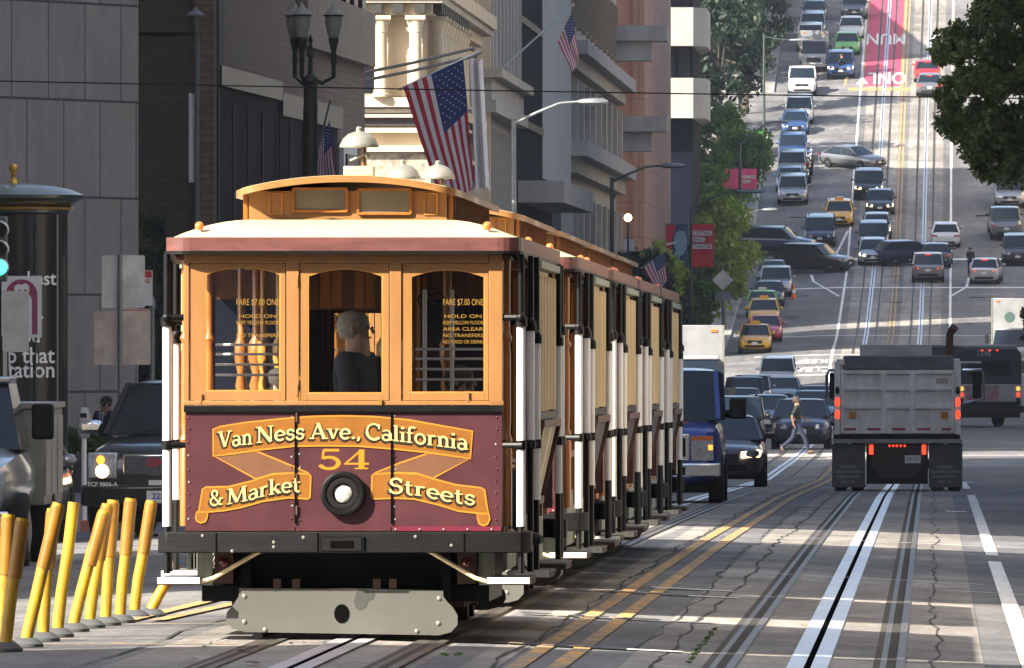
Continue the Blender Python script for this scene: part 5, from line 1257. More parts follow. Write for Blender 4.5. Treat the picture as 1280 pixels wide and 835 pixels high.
GP = 'cars parked along the left kerb'; GM_ = 'cars driving down the hill towards us'; GU = 'cars driving away up the hill'; GR = 'vehicles parked on the right side'
def vcar(kind, pm, label, px, s, **k):
    x, y = at(px, s); return car(kind, pm, label, x, y, **k)
def hcar(kind, pm, label, px, py, **k):
    x, y = hit(px, py); return car(kind, pm, label, x, y, **k)
# close by: dark sedan, black roof-racked SUV, pale blue sedan, navy hatchback
c = vcar('sedan', 'brown', 'dark plum-grey sedan with one lit headlight behind the blue van', 900, 62.6, detail=1, lights='on')
vcar('suv', 'black', 'black SUV with roof rails behind the dark plum-grey sedan', 913, 45, roofrack=True, detail=1)
vcar('sedan', 'lightblue', 'pale blue sedan half hidden between the black SUV and the navy hatchback', 958, 37, detail=1)
vcar('hatch', 'navy', 'navy blue hatchback behind the crossing pedestrian', 1002, 41.5, detail=1)
vcar('sedan', 'lightblue', 'light blue sedan showing only its roof above the navy hatchback', 1018, 34)
vcar('sedan', 'midblue', 'mid-blue sedan behind the pale roof near the dump truck', 1021, 30.5)
vcar('hatch', 'silver', 'silver hatchback in the dip just past the navy hatchback', 979, 25.4)
vcar('suv', 'white', 'white SUV in the dip behind the silver hatchback', 972, 24.2)
vcar('suv', 'navy', 'dark blue SUV beside the box truck in the left lane', 931, 27.5)
vcar('suv', 'silver', 'silver SUV close behind the dark blue one by the box truck', 940, 26.0)
vcar('sedan', 'grey', 'grey sedan at the kerb beside the white box truck', 926, 31)
# taxis and parked cars along the left kerb
hcar('hatch', 'yellow', 'yellow taxi nearest to us at the left kerb below the trees', 944, 440, taxi='sign', group=GP)
hcar('sedan', 'pink', 'pinkish red car half hidden behind the nearest yellow taxi', 957, 427, group=GP)
hcar('hatch', 'yellow', 'second yellow taxi behind the pinkish red car', 955, 408, taxi='sign', group=GP)
hcar('sedan', 'green', 'green taxi with white roof sign behind the second yellow one', 953, 395, taxi='white', group=GP)
hcar('sedan', 'dkblue', 'dark blue sedan parked just above the green taxi', 961, 383, group=GP)
hcar('suv', 'silver', 'silver SUV parked beside the orange traffic cone', 970, 370, group=GP)
hcar('sedan', 'grey', 'grey sedan parked behind the silver SUV near the cone', 965, 356, group=GP)
hcar('suv', 'silver', 'silver SUV parked at the upper end of the rounded green tree', 991, 254, group=GP)
hcar('sedan', 'lightblue', 'pale blue sedan parked behind the motorcycles', 988, 238, group=GP)
hcar('suv', 'silver', 'silver SUV parked behind the pale blue sedan and the motorcycles', 990, 224, group=GP)
hcar('suv', 'midblue', 'blue SUV with a loaded roof rack parked above the motorcycles', 991, 202, roofrack=True, group=GP)
hcar('sedan', 'midblue', 'blue sedan parked at the edge of the sunlit stretch', 994, 166, group=GP)
hcar('minivan', 'white', 'white minivan parked right behind the blue sedan', 999, 153, group=GP)
hcar('pickup', 'white', 'white pickup parked in the sun above the white minivan', 1003, 117, group=GP)
hcar('suv', 'white', 'white SUV parked just below the white box van on the hill', 1013, 62, group=GP)
hcar('suv', 'silver', 'silver SUV parked near the top of the hill', 1016, 47, group=GP)
hcar('sedan', 'grey', 'grey sedan parked at the very top left of the street', 1018, 26, group=GP)
# moving down the hill
hcar('hatch', 'silver', 'silver hatchback with lit headlights at the head of the downhill line', 1091, 329, lights='on', group=GM_)
hcar('suv', 'navy', 'dark SUV directly behind the silver hatchback in the downhill line', 1092, 313, group=GM_)
hcar('sedan', 'silver', 'silver sedan third in the downhill line', 1096, 296, lights='on', group=GM_)
hcar('sedan', 'black', 'black sedan with lit headlights fourth in the downhill line', 1100, 266, lights='on', group=GM_)
hcar('suv', 'black', 'black SUV with lit headlights last in the downhill line', 1086, 247, lights='on', group=GM_)
hcar('hatch', 'yellow', 'pale yellow taxi in the outer downhill lane', 1049, 281, taxi='sign', group=GM_)
hcar('minivan', 'navy', 'dark minivan below the pale yellow taxi', 1025, 307, group=GM_)
hcar('sedan', 'grey', 'grey sedan turning across the downhill lanes below the sunlit stretch', 1066, 211, head=48, group=GM_)
hcar('suv', 'black', 'large black SUV turning out of the side street across the left lane', 1018, 340, head=66, detail=1)
hcar('suv', 'dkblue', 'dark blue SUV seen side-on behind the turning black one', 972, 318, head=80, detail=1)
hcar('suv', 'midblue', 'blue SUV with lit headlights stopped at the crossing below the red lane', 1051, 96, lights='on', group=GM_)
hcar('sedan', 'green', 'bright green car behind the stopped blue SUV', 1059, 67, group=GM_)
hcar('sedan', 'white', 'white sedan behind the bright green car', 1064, 47, group=GM_)
hcar('suv', 'grey', 'grey SUV behind the white sedan at the top', 1068, 22, group=GM_)
# moving away from us
hcar('suv', 'grey', 'dark grey SUV with lit brake lights driving away up the hill', 1160, 352, head=180, brake=True, group=GU, detail=1)
hcar('hatch', 'navy', 'blue hatchback turning left beside the dark grey SUV', 1136, 332, head=112, detail=1)
hcar('sedan', 'black', 'black sedan just ahead of the dark grey SUV', 1171, 333, head=178, group=GU)
hcar('sedan', 'white', 'white sedan alone in the lane ahead of the dark grey SUV', 1182, 307, head=180, group=GU)
hcar('hatch', 'silver', 'silver hatchback with lit brake lights at the right edge of the crossing', 1233, 354, head=176, brake=True, group=GU)
hcar('sedan', 'grey', 'grey sedan with lit brake lights high on the hill by the tree', 1162, 118, head=180, brake=True, group=GU)
hcar('sedan', 'red', 'red-lit sedan just ahead of the grey one high on the hill', 1159, 102, head=180, brake=True, group=GU)
vcar('suv', 'white', 'white SUV with a lit brake light showing above the dump truck', 1176, 25.5, head=180, brake=True)
# right side
hcar('sedan', 'silver', 'silver sedan parked furthest up on the right under the leafy tree', 1268, 243, group=GR)
hcar('suv', 'silver', 'silver SUV parked above the flatbed on the right', 1262, 258, group=GR)
hcar('pickup', 'grey', 'grey pickup parked on the right with its bed towards us', 1256, 297, head=182, group=GR)
hcar('suv', 'brown', 'rust-spotted dark SUV parked at the right edge', 1272, 330, group=GR)

# blue passenger van, front detail in chrome
X, Y = at(825, 80.0)
r = car('van', 'blue', 'bright blue van with chrome grille behind the last cable car', X, Y, detail=2)
hw = 1.01; o = -2.8
mb = MB(); mb.box(-.52, .52, o - .05, o + .12, .66, 1.07, M['chrome']); gr = mb.build('grille', r, bevel=.02)
for k in range(4): mb = MB(); z = .70 + .088 * k; mb.box(-.47, .47, o - .062, o - .051, z, z + .05, M['plastic']); mb.build('slot', gr)
for sx in (-1, 1): mb = MB(); mb.box(sx * .40 - .085, sx * .40 + .085, o - .075, o - .0625, .69, 1.03, M['chrome']); mb.box(sx * .40 - .05, sx * .40 + .05, o - .079, o - .0755, .72, 1.0, M['plastic']); mb.build('grille_bar', gr)
for sx in (-1, 1):
    mb = MB(); mb.box(min(sx * .54, sx * .88), max(sx * .54, sx * .88), o - .03, o + .2, .66, 1.04, M['hl_off']); mb.box(min(sx * .545, sx * .875), max(sx * .545, sx * .875), o - .034, o - .0305, .97, 1.035, M['amber']); mb.box(min(sx * .80, sx * .87), max(sx * .80, sx * .87), o - .036, o - .031, .82, .90, M['sig_on']); mb.build('headlight', r, bevel=.01)
mb = MB(); mb.box(-1.0, 1.0, o - .14, o + .2, .40, .62, M['chrome']); b = mb.build('front_bumper', r, bevel=.03)
mb = MB(); mb.box(-.45, .45, o - .15, o - .1402, .43, .56, M['plastic']); mb.build('air_intake', b)
for sx in (-1, 1): mb = MB(); mb.box(sx * 1.24 - .13, sx * 1.24 + .13, -1.75, -1.6, 1.30, 1.62, M['plastic']); mb.build('mirror', r, bevel=.03)
mb = MB(); mb.tube([(-.55, -1.98, 1.30), (-.1, -2.0, 1.37), (.5, -1.97, 1.33)], .012, M['plastic'], 6); mb.build('wiper', r)
mb = MB(); mb.box(-.5, .5, -2.38, -2.35, 1.245, 1.262, M['amber']); mb.build('hood_strip', r)
# black SUV with mesh grille, left of the cable cars
X, Y = at(244, 100)
r = car('bigsuv', 'black', 'glossy black SUV with both headlights lit beside the parking meters', X, Y, head=-6, detail=2)
o = -2.6
mb = MB(); mb.box(-.48, .48, o - .03, o + .1, .74, 1.0, M['chrome']); gr = mb.build('grille', r, bevel=.02)
M['mesh'] = PM('grille mesh', (.10, .105, .12), .4, metal=.7, var=.5, scale=60, detail=0)
mb = MB(); mb.box(-.46, .46, o - .036, o - .0305, .76, .98, M['mesh']); mb.build('mesh', gr)
M['red_badge'] = PM('red badge', (.32, .02, .04), .3)
text_obj('badge', 'GMC', .15, M['red_badge'], None, gr, (-.02, o - .04, .82), bold=.006)
for sx in (-1, 1):
    mb = MB(); mb.box(min(sx * .56, sx * .92), max(sx * .56, sx * .92), o - .02, o + .25, .70, 1.02, M['hl_off']); h = mb.build('headlight', r, bevel=.02)
    mb = MB(); mb.lathe([(.085, -.0), (.06, -.02), (.001, -.03)], (sx * .74, o - .021, .79), M['hl_on'], 16, 'y'); mb.lathe([(.055, -.0), (.04, -.012), (.001, -.02)], (sx * .76, o - .021, .93), M['sig_on'], 14, 'y'); mb.build('bulb', h)
mb = MB(); mb.box(-1.0, 1.0, o - .10, o + .15, .36, .62, P_['black']); b = mb.build('front_bumper', r, bevel=.04)
text_obj('permit_lettering', 'TCP 9906-A', .075, M['plate'], None, r, (-.72, o - .13, .59), bold=.002)
mb = MB(); mb.box(-.17, .17, o - .125, o - .101, .40, .55, M['plate']); p = mb.build('number_plate', r)
text_obj('plate_characters', '2228', .10, M['plate_txt'], None, p, (0, o - .128, .43), bold=.003)
mb = MB(); mb.tube([(-.6, -1.2, 1.27), (-.2, -1.23, 1.31), (.3, -1.2, 1.29)], .01, M['plastic'], 6); mb.build('wiper', r)
for sx in (-1, 1): mb = MB(); mb.box(sx * 1.17 - .15, sx * 1.17 + .15, -.98, -.86, 1.25, 1.42, M['chrome'] if sx < 0 else M['plastic']); mb.build('mirror', r, bevel=.05)

# silver utility truck with tool boxes at the left edge
X, Y = at(-82, 124)
r = empty('utility_truck', (X, Y, G(X, Y)), 0, 'silver utility truck with side tool boxes at the left edge', 'truck')
sv = P_['silver']
mb = MB(); rings = []
for y, w_, z1 in ((-2.2, .72, .95), (-2.1, .88, 1.05), (-1.6, .96, 1.16), (-.9, 1.0, 1.22), (.9, 1.0, 1.24), (.95, .98, 1.24)): rings.append([(-w_ * .95, y, .45), (w_ * .95, y, .45), (w_, y, .8), (w_ * .97, y, z1), (w_ * .6, y, z1 + .03), (-w_ * .6, y, z1 + .03), (-w_ * .97, y, z1), (-w_, y, .8)])
mb.loft(rings, sv); mb.build('body', r, subsurf=1)
mb = MB(); mb.loft([[(-.92, -.8, 1.2), (.92, -.8, 1.2), (.92, .8, 1.2), (-.92, .8, 1.2)], [(-.76, -.2, 1.86), (.76, -.2, 1.86), (.78, .7, 1.86), (-.78, .7, 1.86)]], M['carglass']); mb.build('cab_glass', r)
mb = MB(); mb.box(-.78, .78, -.25, .75, 1.862, 1.93, sv); mb.build('roof', r, bevel=.02)
for sx in (-1, 1):
    mb = MB(); mb.box(min(sx * .62, sx * 1.04), max(sx * .62, sx * 1.04), 1.0, 3.9, .62, 1.60, M['bell']); t = mb.build('tool_box', r, bevel=.012)
    mb = MB(); mb.box(min(sx * .60, sx * 1.07), max(sx * .60, sx * 1.07), .97, 3.93, 1.603, 1.66, M['rimm']); mb.build('lid', t)
    for y in (1.1, 2.0, 3.0): mb = MB(); mb.box(min(sx * 1.041, sx * 1.055), max(sx * 1.041, sx * 1.055), y, y + .8, .72, 1.52, M['rimm']); mb.build('door', t, bevel=.004)
    mb = MB(); mb.box(sx * 1.13 - .11, sx * 1.13 + .11, -.62, -.5, 1.30, 1.66, M['plastic']); mb.build('mirror', r, bevel=.03)
    for y in (-1.35, 2.5):
        mb = MB(); mb.lathe([(.36, -.12), (.39, -.09), (.39, .09), (.36, .12), (.22, .12), (.001, .1)], (sx * .92, y, .39), M['tyre'], 22, 'x'); w_ = mb.build('wheel', r); mb = MB(); mb.lathe([(.22, 0), (.1, .02 * sx), (.001, .02 * sx)], (sx * 1.045, y, .39), M['rimm'], 14, 'x'); mb.build('rim', w_)
for sx in (-1, 1): mb = MB(); mb.box(min(sx * .5, sx * .82), max(sx * .5, sx * .82), -2.23, -2.1, .72, .92, M['hl_off']); mb.build('headlight', r)
mb = MB(); mb.box(-.9, .9, -2.34, -2.1, .42, .60, M['chrome']); mb.build('front_bumper', r, bevel=.02)
vcar('sedan', 'grey', 'dark grey parked sedan behind the silver utility truck', -14, 104, detail=1)

# ---- dump truck, seen from behind
s = 67.6; X, Y = at(1124.5, s); zt0 = G(X, Y)
r = empty('dump_truck', (X, Y, zt0), 0, 'white dump truck seen from behind with lit tail lights and grey mud flaps', 'truck')
def dt(px, py): return ((px - 1124.5) / s, (VY - py) / s - zt0)
M['truckwhite'] = PM('dirty white truck paint', (.82, .81, .78), .55, var=.30, scale=3.0, stretch=(1, 1, .4))
M['flap'] = PM('grey mud flap', (.075, .08, .085), .7, var=.25, scale=5)
def dbox(n, a, b, c, d, y0, y1, m, parent=r, bevel=.006):
    (x0, z1), (x1, z0) = dt(a, b), dt(c, d); mb = MB(); mb.box(x0, x1, y0, y1, z0, z1, m); return mb.build(n, parent, bevel=bevel)
tg = dbox('tailgate', 1051, 463, 1193, 542, .0, .06, M['truckwhite'])
for a, c in ((1051, 1055), (1101, 1108), (1137, 1144), (1189, 1193)): dbox('rib', a, 463.5, c, 541.5, -.07, -.001, M['truckwhite'], tg)
for b, d in ((463, 467.5), (484, 488), (506, 511), (536, 542)): dbox('cross_rib', 1055.3, b, 1188.7, d, -.045, -.001, M['truckwhite'], tg)
bedl = dbox('bed', 1048, 449, 1200, 543, .061, 5.2, M['truckwhite'])
dbox('bed_load_cover', 1054, 445, 1192, 462, .02, 4.8, PM('grey tarp', (.16, .17, .18), .8, var=.3, scale=3), bevel=.02)
for a, c, sx in ((1043, 1050.5, -1), (1193.5, 1201, 1)):
    p = dbox('corner_post', a, 452, c, 543, -.10, .4, M['truckwhite'])
    x, _ = dt((a + c) / 2, 0)
    for py in (502.5, 518): mb = MB(); _, z = dt(0, py); mb.lathe([(.045, -.0), (.045, -.012), (.001, -.014)], (x, -.101, z), M['tl_on'], 14, 'y', 1.9); mb.build('tail_light', p)
    mb = MB(); _, z = dt(0, 488); mb.lathe([(.04, 0), (.04, -.01), (.001, -.012)], (x, -.101, z), M['plastic'], 14, 'y', 1.9); mb.build('marker', p)
for a, c in ((1061, 1070), (1176, 1185)): dbox('reflector', a, 515, c, 523.5, -.016, -.001, PM('orange reflector', (.45, .20, .02), .4), tg, 0)
for k in range(5): a = 1053 + k * 31; dbox('red_reflector', a, 535, a + 17, 537.5, -.062, -.0455, PM('red reflector', (.30, .015, .02), .4), tg, 0)
dbox('worn_sticker', 1170, 473, 1185, 480, -.006, -.001, PM('worn red sticker', (.42, .26, .24), .7, var=.5, scale=22, col2=(.6, .58, .55)), tg, 0)
dbox('rear_beam', 1041, 549, 1203, 554, -.12, .2, PM('weathered beam', (.30, .31, .29), .6, var=.4, scale=6))
dbox('chassis', 1042, 543.5, 1200, 548.8, .0, 5.0, M['plastic'])
for a, c in ((1040, 1081.5), (1161, 1203)):
    f = dbox('mud_flap', a, 555, c, 609, -.05, -.03, M['flap'], bevel=0)
    for j, tt in enumerate(('WESTERN', 'CONSTRUCTION', 'COMPONENTS', 'FARGO, ND')):
        text_obj('flap_lettering', tt, .065 if j < 3 else .05, PM('grey flap letters', (.30, .31, .32), .6), None, f, (dt((a + c) / 2 - 1, 0)[0], -.052, dt(0, 586 + 6 * j)[1]), bold=.001)
dbox('rear_plate', 1083, 554.5, 1160, 605, .02, .10, M['plastic'], bevel=0)
mb = MB(); mb.prism([dt(*p) for p in ((1088, 556), (1156, 556), (1156, 578), (1140, 598), (1102, 598), (1088, 580))], -.01, .019, PM('sooty steel', (.02, .019, .018), .55, var=.4, scale=6)); mb.build('hitch_plate', r)
for px in (1089, 1155): dbox('tail_light', px - 2.6, 556, px + 2.6, 568, -.03, -.011, M['tl_on'])
for px in (1112, 1116.5, 1121, 1126, 1131): dbox('marker_light', px - 1.2, 556, px + 1.2, 558.5, -.03, -.011, M['tl_on'], bevel=0)
p = dbox('number_plate', 1131, 569, 1151, 579, -.025, -.011, M['plate'], bevel=0)
text_obj('plate_characters', '8U91507', .10, M['plate_txt'], None, p, (dt(1141, 0)[0], -.028, dt(0, 577.5)[1]), sx=.6)
for (a, c) in ((1041, 1060), (1063, 1081), (1162, 1181), (1184, 1202)):
    for yy in (.75, 2.1):
        mb = MB(); xm = dt((a + c) / 2, 0)[0]; mb.lathe([(.46, -.12), (.50, -.09), (.50, .09), (.46, .12), (.001, .1)], (xm, yy, .5), M['tyre'], 24, 'x'); mb.build('wheel', r)
mb = MB(); mb.tube([(-.6, .75, .5), (.6, .75, .5)], .09, M['plastic'], 10); mb.sphere((0, .75, .5), .2, M['plastic']); mb.build('axle', r)
cab = dbox('cab', 1053, 452, 1196, 560, 5.4, 7.2, M['truckwhite'])
dbox('cab_roof_shield', 1073, 431, 1165, 447.5, 4.9, 5.1, PM('bare aluminium', (.5, .53, .56), .4, metal=.5, var=.3, scale=4, stretch=(.2, 1, 1)))
mb = MB(); x0, z0 = dt(1187, 445); x1, z1 = dt(1188, 418); x2, z2 = dt(1194, 409)
M['rust'] = PM('rusty exhaust', (.13, .05, .03), .7, var=.5, scale=8)
mb.tube([(x0, 5.0, z0 - 1.2), (x0, 5.0, z0), (x0 + .01, 5.0, z1), (x1 + .03, 5.0, lerp(z1, z2, .5)), (x2, 4.95, z2)], [.07, .07, .07, .075, .08], M['rust'], 14); mb.build('exhaust_stack', r)
for (a, c, sx) in ((1034, 1043, -1), (1217, 1228, 1)):
    y = 5.6; mb = MB(); (xa, zb_), (xb, zt_) = dt(a, 500), dt(c, 467); mb.box(xa, xb, y, y + .06, zb_, zt_, M['plastic']); 
    m_ = mb.build('mirror', r, bevel=.02)
    mb = MB(); xi = dt(1204 if sx > 0 else 1050, 0)[0]; mb.tube([(xi, y, zt_ + .05), (xb if sx > 0 else xa, y, zt_ + .05), (xb + .05 if sx > 0 else xa - .05, y, zt_ - .05), (xb + .05 if sx > 0 else xa - .05, y, zb_), (xi, y, zb_ - .1)], .03, M['chrome'], 8); mb.build('bracket', m_)
dbox('top_rail', 1046, 449, 1056, 456, -.05, .1, M['chrome']); dbox('side_rail', 1193.5, 452.3, 1228, 455, 5.2, 5.3, M['truckwhite'])
for (a, c) in ((1058, 1075), (1172, 1190)): mb = MB(); xm = dt((a + c) / 2, 0)[0]; mb.lathe([(.46, -.14), (.50, -.1), (.50, .1), (.46, .14), (.001, .1)], (xm, 6.6, .5), M['tyre'], 20, 'x'); mb.build('wheel', r)

# ---- city bus 1546, rear
s = 33.0; X, Y = at(1237, s)
r = empty('city_bus', (X, Y, G(X, Y)), R(17), 'white and dark city bus numbered 1546 pulling across behind the dump truck', 'bus')
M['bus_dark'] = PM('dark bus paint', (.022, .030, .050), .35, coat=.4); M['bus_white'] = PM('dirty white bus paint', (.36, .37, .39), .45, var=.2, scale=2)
mb = MB(); pl = [(-1.28, .9), (1.28, .9), (1.28, 2.7), (1.12, 2.98), (-1.12, 2.98), (-1.28, 2.7)]; mb.prism(pl, 0, 12, M['bus_dark']); mb.build('body', r, bevel=.05)
mb = MB(); mb.box(-1.27, 1.27, -.04, -.001, .95, 1.62, M['bus_white']); lo = mb.build('rear_panel', r, bevel=.02)
mb = MB(); mb.box(-.95, .35, -.05, -.041, 1.0, 1.55, PM('red scribble advert', (.30, .30, .32), .5, var=.8, scale=6, col2=(.30, .06, .07), detail=3)); mb.build('advert', lo)
mb = MB(); mb.box(-1.2, 1.2, -.03, 12, .35, .90, M['plastic']); mb.build('skirt', r)
mb = MB(); mb.box(-1.30, 1.30, -.25, .0, .55, .80, M['plastic']); mb.build('rear_bumper', r, bevel=.03)
mb = MB(); mb.box(-.85, .85, -.02, -.001, 1.95, 2.5, M['carglass']); mb.build('rear_window', r)
text_obj('fleet_number', '1546', .30, M['bus_white'], None, r, (-.25, -.03, 2.62), bold=.006)
mb = MB(); mb.box(-1.15, 1.15, .1, 11.8, 2.985, 3.12, M['bus_white']); mb.build('roof', r, bevel=.05)
mb = MB(); mb.box(1.281, 1.31, .2, 11.8, .5, 1.45, M['bus_white']); mb.build('side_panel', r)
for k in range(5): mb = MB(); mb.box(1.285, 1.30, .8 + 2.1 * k, 2.6 + 2.1 * k, 1.55, 2.45, M['carglass']); mb.build('window', r)
for z, m_ in ((1.45, 'sig_on'), (1.22, 'tl_on'), (1.02, 'plastic')):
    for sx in (-1, 1): mb = MB(); mb.lathe([(.085, 0), (.07, -.02), (.001, -.025)], (sx * 1.12, -.042, z), M[m_], 14, 'y'); mb.build('tail_light', r)
for x in (-.3, 0, .3): mb = MB(); mb.box(x - .05, x + .05, -.03, -.001, 2.88, 2.92, M['tl_on']); mb.build('marker_light', r)
for y in (2.6, 8.6):
    for sx in (-1, 1): mb = MB(); mb.lathe([(.46, -.14), (.5, -.1), (.5, .1), (.46, .14), (.001, .12)], (sx * 1.14, y, .5), M['tyre'], 22, 'x'); mb.build('wheel', r)

# ---- box trucks
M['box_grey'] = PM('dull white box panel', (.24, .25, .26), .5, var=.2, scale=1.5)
def box_truck(label, x, y, rz, front=True, h=3.4, w_=2.3, L=6.0, name='box_truck', badge=False, cabh=2.2):
    r = empty(name, (x, y, G(x, y)), rz, label, 'truck'); hw = w_ / 2
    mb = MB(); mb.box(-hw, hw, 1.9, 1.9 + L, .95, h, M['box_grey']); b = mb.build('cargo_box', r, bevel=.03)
    for x_ in (-hw, hw - .04): mb = MB(); mb.box(x_ - .01, x_ + .05, 1.88, 1.899, .95, h, M['bell']); mb.build('edge_trim', b)
    M['streak'] = PM('streaked box side', (.34, .35, .30), .6, var=.6, scale=3, stretch=(1, 1, .15))
    mb = MB(); mb.box(hw + .001, hw + .012, 1.95, 1.85 + L, 1.0, h - .06, M['streak']); mb.build('side_panel', b)
    for x_ in (-hw * .7, hw * .7): mb = MB(); mb.box(x_ - .09, x_ + .09, 1.87, 1.899, h - .2, h - .13, M['amber']); mb.build('marker_light', b)
    if badge: mb = MB(); mb.lathe([(.28, 0), (.28, -.01), (.001, -.01)], (-.2, 1.898, h - 1.0), PM('dark green badge', (.05, .09, .08), .5), 18, 'y'); mb.build('badge', b)
    mb = MB(); rings = []
    for yy, ww, z1 in ((-.1, .82, 1.15), (.02, .92, 1.25), (.5, .97, 1.35), (1.85, .97, 1.40)): q = ww * (hw * .88); rings.append([(-q * .96, yy, .5), (q * .96, yy, .5), (q, yy, .9), (q, yy, z1), (-q, yy, z1), (-q, yy, .9)])
    mb.loft(rings, M['bus_white']); mb.build('cab', r, bevel=.03); q = hw * .86
    mb = MB(); mb.loft([[(-q, .45, 1.34), (q, .45, 1.34), (q, 1.85, 1.40), (-q, 1.85, 1.40)], [(-q * .88, .95, cabh), (q * .88, .95, cabh), (q * .9, 1.85, cabh), (-q * .9, 1.85, cabh)]], M['carglass']); mb.build('cab_glass', r)
    mb = MB(); mb.box(-q * .9, q * .9, .9, 1.85, cabh + .003, cabh + .12, M['bus_white']); mb.build('cab_roof', r, bevel=.03)
    mb = MB(); mb.box(-.5, .5, -.14, -.05, .75, 1.05, M['grille']); mb.build('grille', r)
    for sx in (-1, 1):
        mb = MB(); mb.box(sx * .72 - .14, sx * .72 + .14, -.12, .0, .8, 1.0, M['hl_off']); mb.build('headlight', r); mb = MB(); mb.box(sx * (hw + .16) - .09, sx * (hw + .16) + .09, .7, .8, 1.5, 1.95, M['plastic']); mb.bar((sx * q, .75, 1.7), (sx * (hw + .1), .75, 1.7), .04, .04, M['plastic']); mb.build('mirror', r)
        for yy in (.75, 1.9 + L * .65): mb = MB(); mb.lathe([(.38, -.14), (.41, -.1), (.41, .1), (.38, .14), (.001, .12)], (sx * (hw - .2), yy, .41), M['tyre'], 20, 'x'); mb.build('wheel', r)
    mb = MB(); mb.box(-.9, .9, -.2, -.1, .42, .62, M['chrome']); mb.build('front_bumper', r)
    return r
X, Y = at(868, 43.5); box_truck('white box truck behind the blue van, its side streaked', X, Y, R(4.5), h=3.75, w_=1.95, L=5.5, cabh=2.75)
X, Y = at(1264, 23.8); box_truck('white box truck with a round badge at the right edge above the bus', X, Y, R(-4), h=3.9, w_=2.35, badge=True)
X, Y = hit(1017, 92); box_truck('small white box van parked partway up the sunlit hill', X, Y, 0, h=3.0, w_=2.0, L=4, name='box_van')

# motorcycles leaning at the kerb
def motorcycle(label, px, py, col):
    X, Y = hit(px, py); r = empty('motorcycle', (X, Y, G(X, Y)), R(20), label, 'motorcycle', 'motorcycles parked at the left kerb')
    for y in (-.7, .7):
        mb = MB(); mb.lathe([(.30, -.05), (.33, -.03), (.33, .03), (.30, .05), (.24, .04), (.24, -.04), (.30, -.05)], (0, y, .33), M['tyre'], 20, 'x'); mb.build('wheel', r)
    mb = MB(); mb.tube([(0, -.7, .33), (0, -.5, .75), (0, -.38, 1.02)], .035, M['chrome'], 8); mb.tube([(-.36, -.30, 1.08), (-.1, -.38, 1.04), (.1, -.38, 1.04), (.36, -.30, 1.08)], .018, M['plastic'], 8); mb.build('fork', r)
    mb = MB(); mb.lathe([(.05, -.32), (.15, -.2), (.17, 0), (.12, .2), (.05, .3)], (0, -.05, .82), P_[col], 12, 'y'); mb.build('tank', r)
    mb = MB(); mb.box(-.13, .13, .15, .75, .74, .84, M['plastic']); mb.build('seat', r, bevel=.03)
    mb = MB(); mb.box(-.16, .16, -.3, .3, .3, .65, M['iron']); mb.build('engine', r, bevel=.04)
    mb = MB(); mb.sphere((0, -.52, .92), .09, M['hl_off']); mb.build('headlight', r)
for lb, px, py, cl_ in (('black motorcycle nearest to us at the kerb beside the silver SUV', 1007, 232, 'black'), ('red-tanked motorcycle second in the kerbside row', 1009, 222, 'red'), ('grey motorcycle third in the kerbside row', 1010, 213, 'grey'), ('blue motorcycle farthest up the kerbside row', 1011, 206, 'midblue')): motorcycle(lb, px, py, cl_)
X, Y = hit(992, 374); r = empty('traffic_cone', (X, Y, G(X, Y)), 0, 'orange traffic cone beside the parked silver SUV', 'traffic cone')
M['cone'] = PM('orange cone', (.75, .13, .03), .5); mb = MB(); mb.box(-.2, .2, -.2, .2, 0, .04, M['cone']); mb.build('base', r); mb = MB(); mb.lathe([(.15, .04), (.04, .9), (.001, .91)], (0, 0, 0), M['cone'], 14); mb.build('body', r)
mb = MB(); mb.lathe([(.115, .35), (.085, .55)], (0, 0, 0), M['wht'], 14); mb.build('band', r)
# ================================================================ people
M['skin'] = PM('skin', (.42, .24, .16), .55); M['skin_d'] = PM('darker skin', (.22, .12, .08), .55)
M['eye'] = PM('eye', (.03, .02, .02), .2)
def cloth(n, c): return PM(n, c, .85, var=.25, scale=14)
def skinned(name, joints, edges, mat, parent, root='pelvis', sub=2):
    names = list(joints); me = bpy.data.meshes.new(name); me.from_pydata([joints[n][0] for n in names], [(names.index(a), names.index(b)) for a, b in edges], [])
    o = bpy.data.objects.new(name, me); COL.objects.link(o); sk = o.modifiers.new('skin', 'SKIN'); sk.use_smooth_shade = True
    for i, n in enumerate(names): r_ = joints[n][1]; me.skin_vertices[0].data[i].radius = (r_, r_) if not isinstance(r_, tuple) else r_
    me.skin_vertices[0].data[names.index(root)].use_root = True
    sb = o.modifiers.new('sub', 'SUBSURF'); sb.levels = sub; sb.render_levels = sub
    bpy.context.view_layer.update(); dg = bpy.context.evaluated_depsgraph_get(); m2 = bpy.data.meshes.new_from_object(o.evaluated_get(dg)); bpy.data.objects.remove(o); bpy.data.meshes.remove(me)
    m2.materials.clear(); m2.materials.append(mat); m2.polygons.foreach_set('use_smooth', [True] * len(m2.polygons)); m2.polygons.foreach_set('material_index', [0] * len(m2.polygons))
    q = bpy.data.objects.new(name, m2); COL.objects.link(q); q.parent = parent; return q
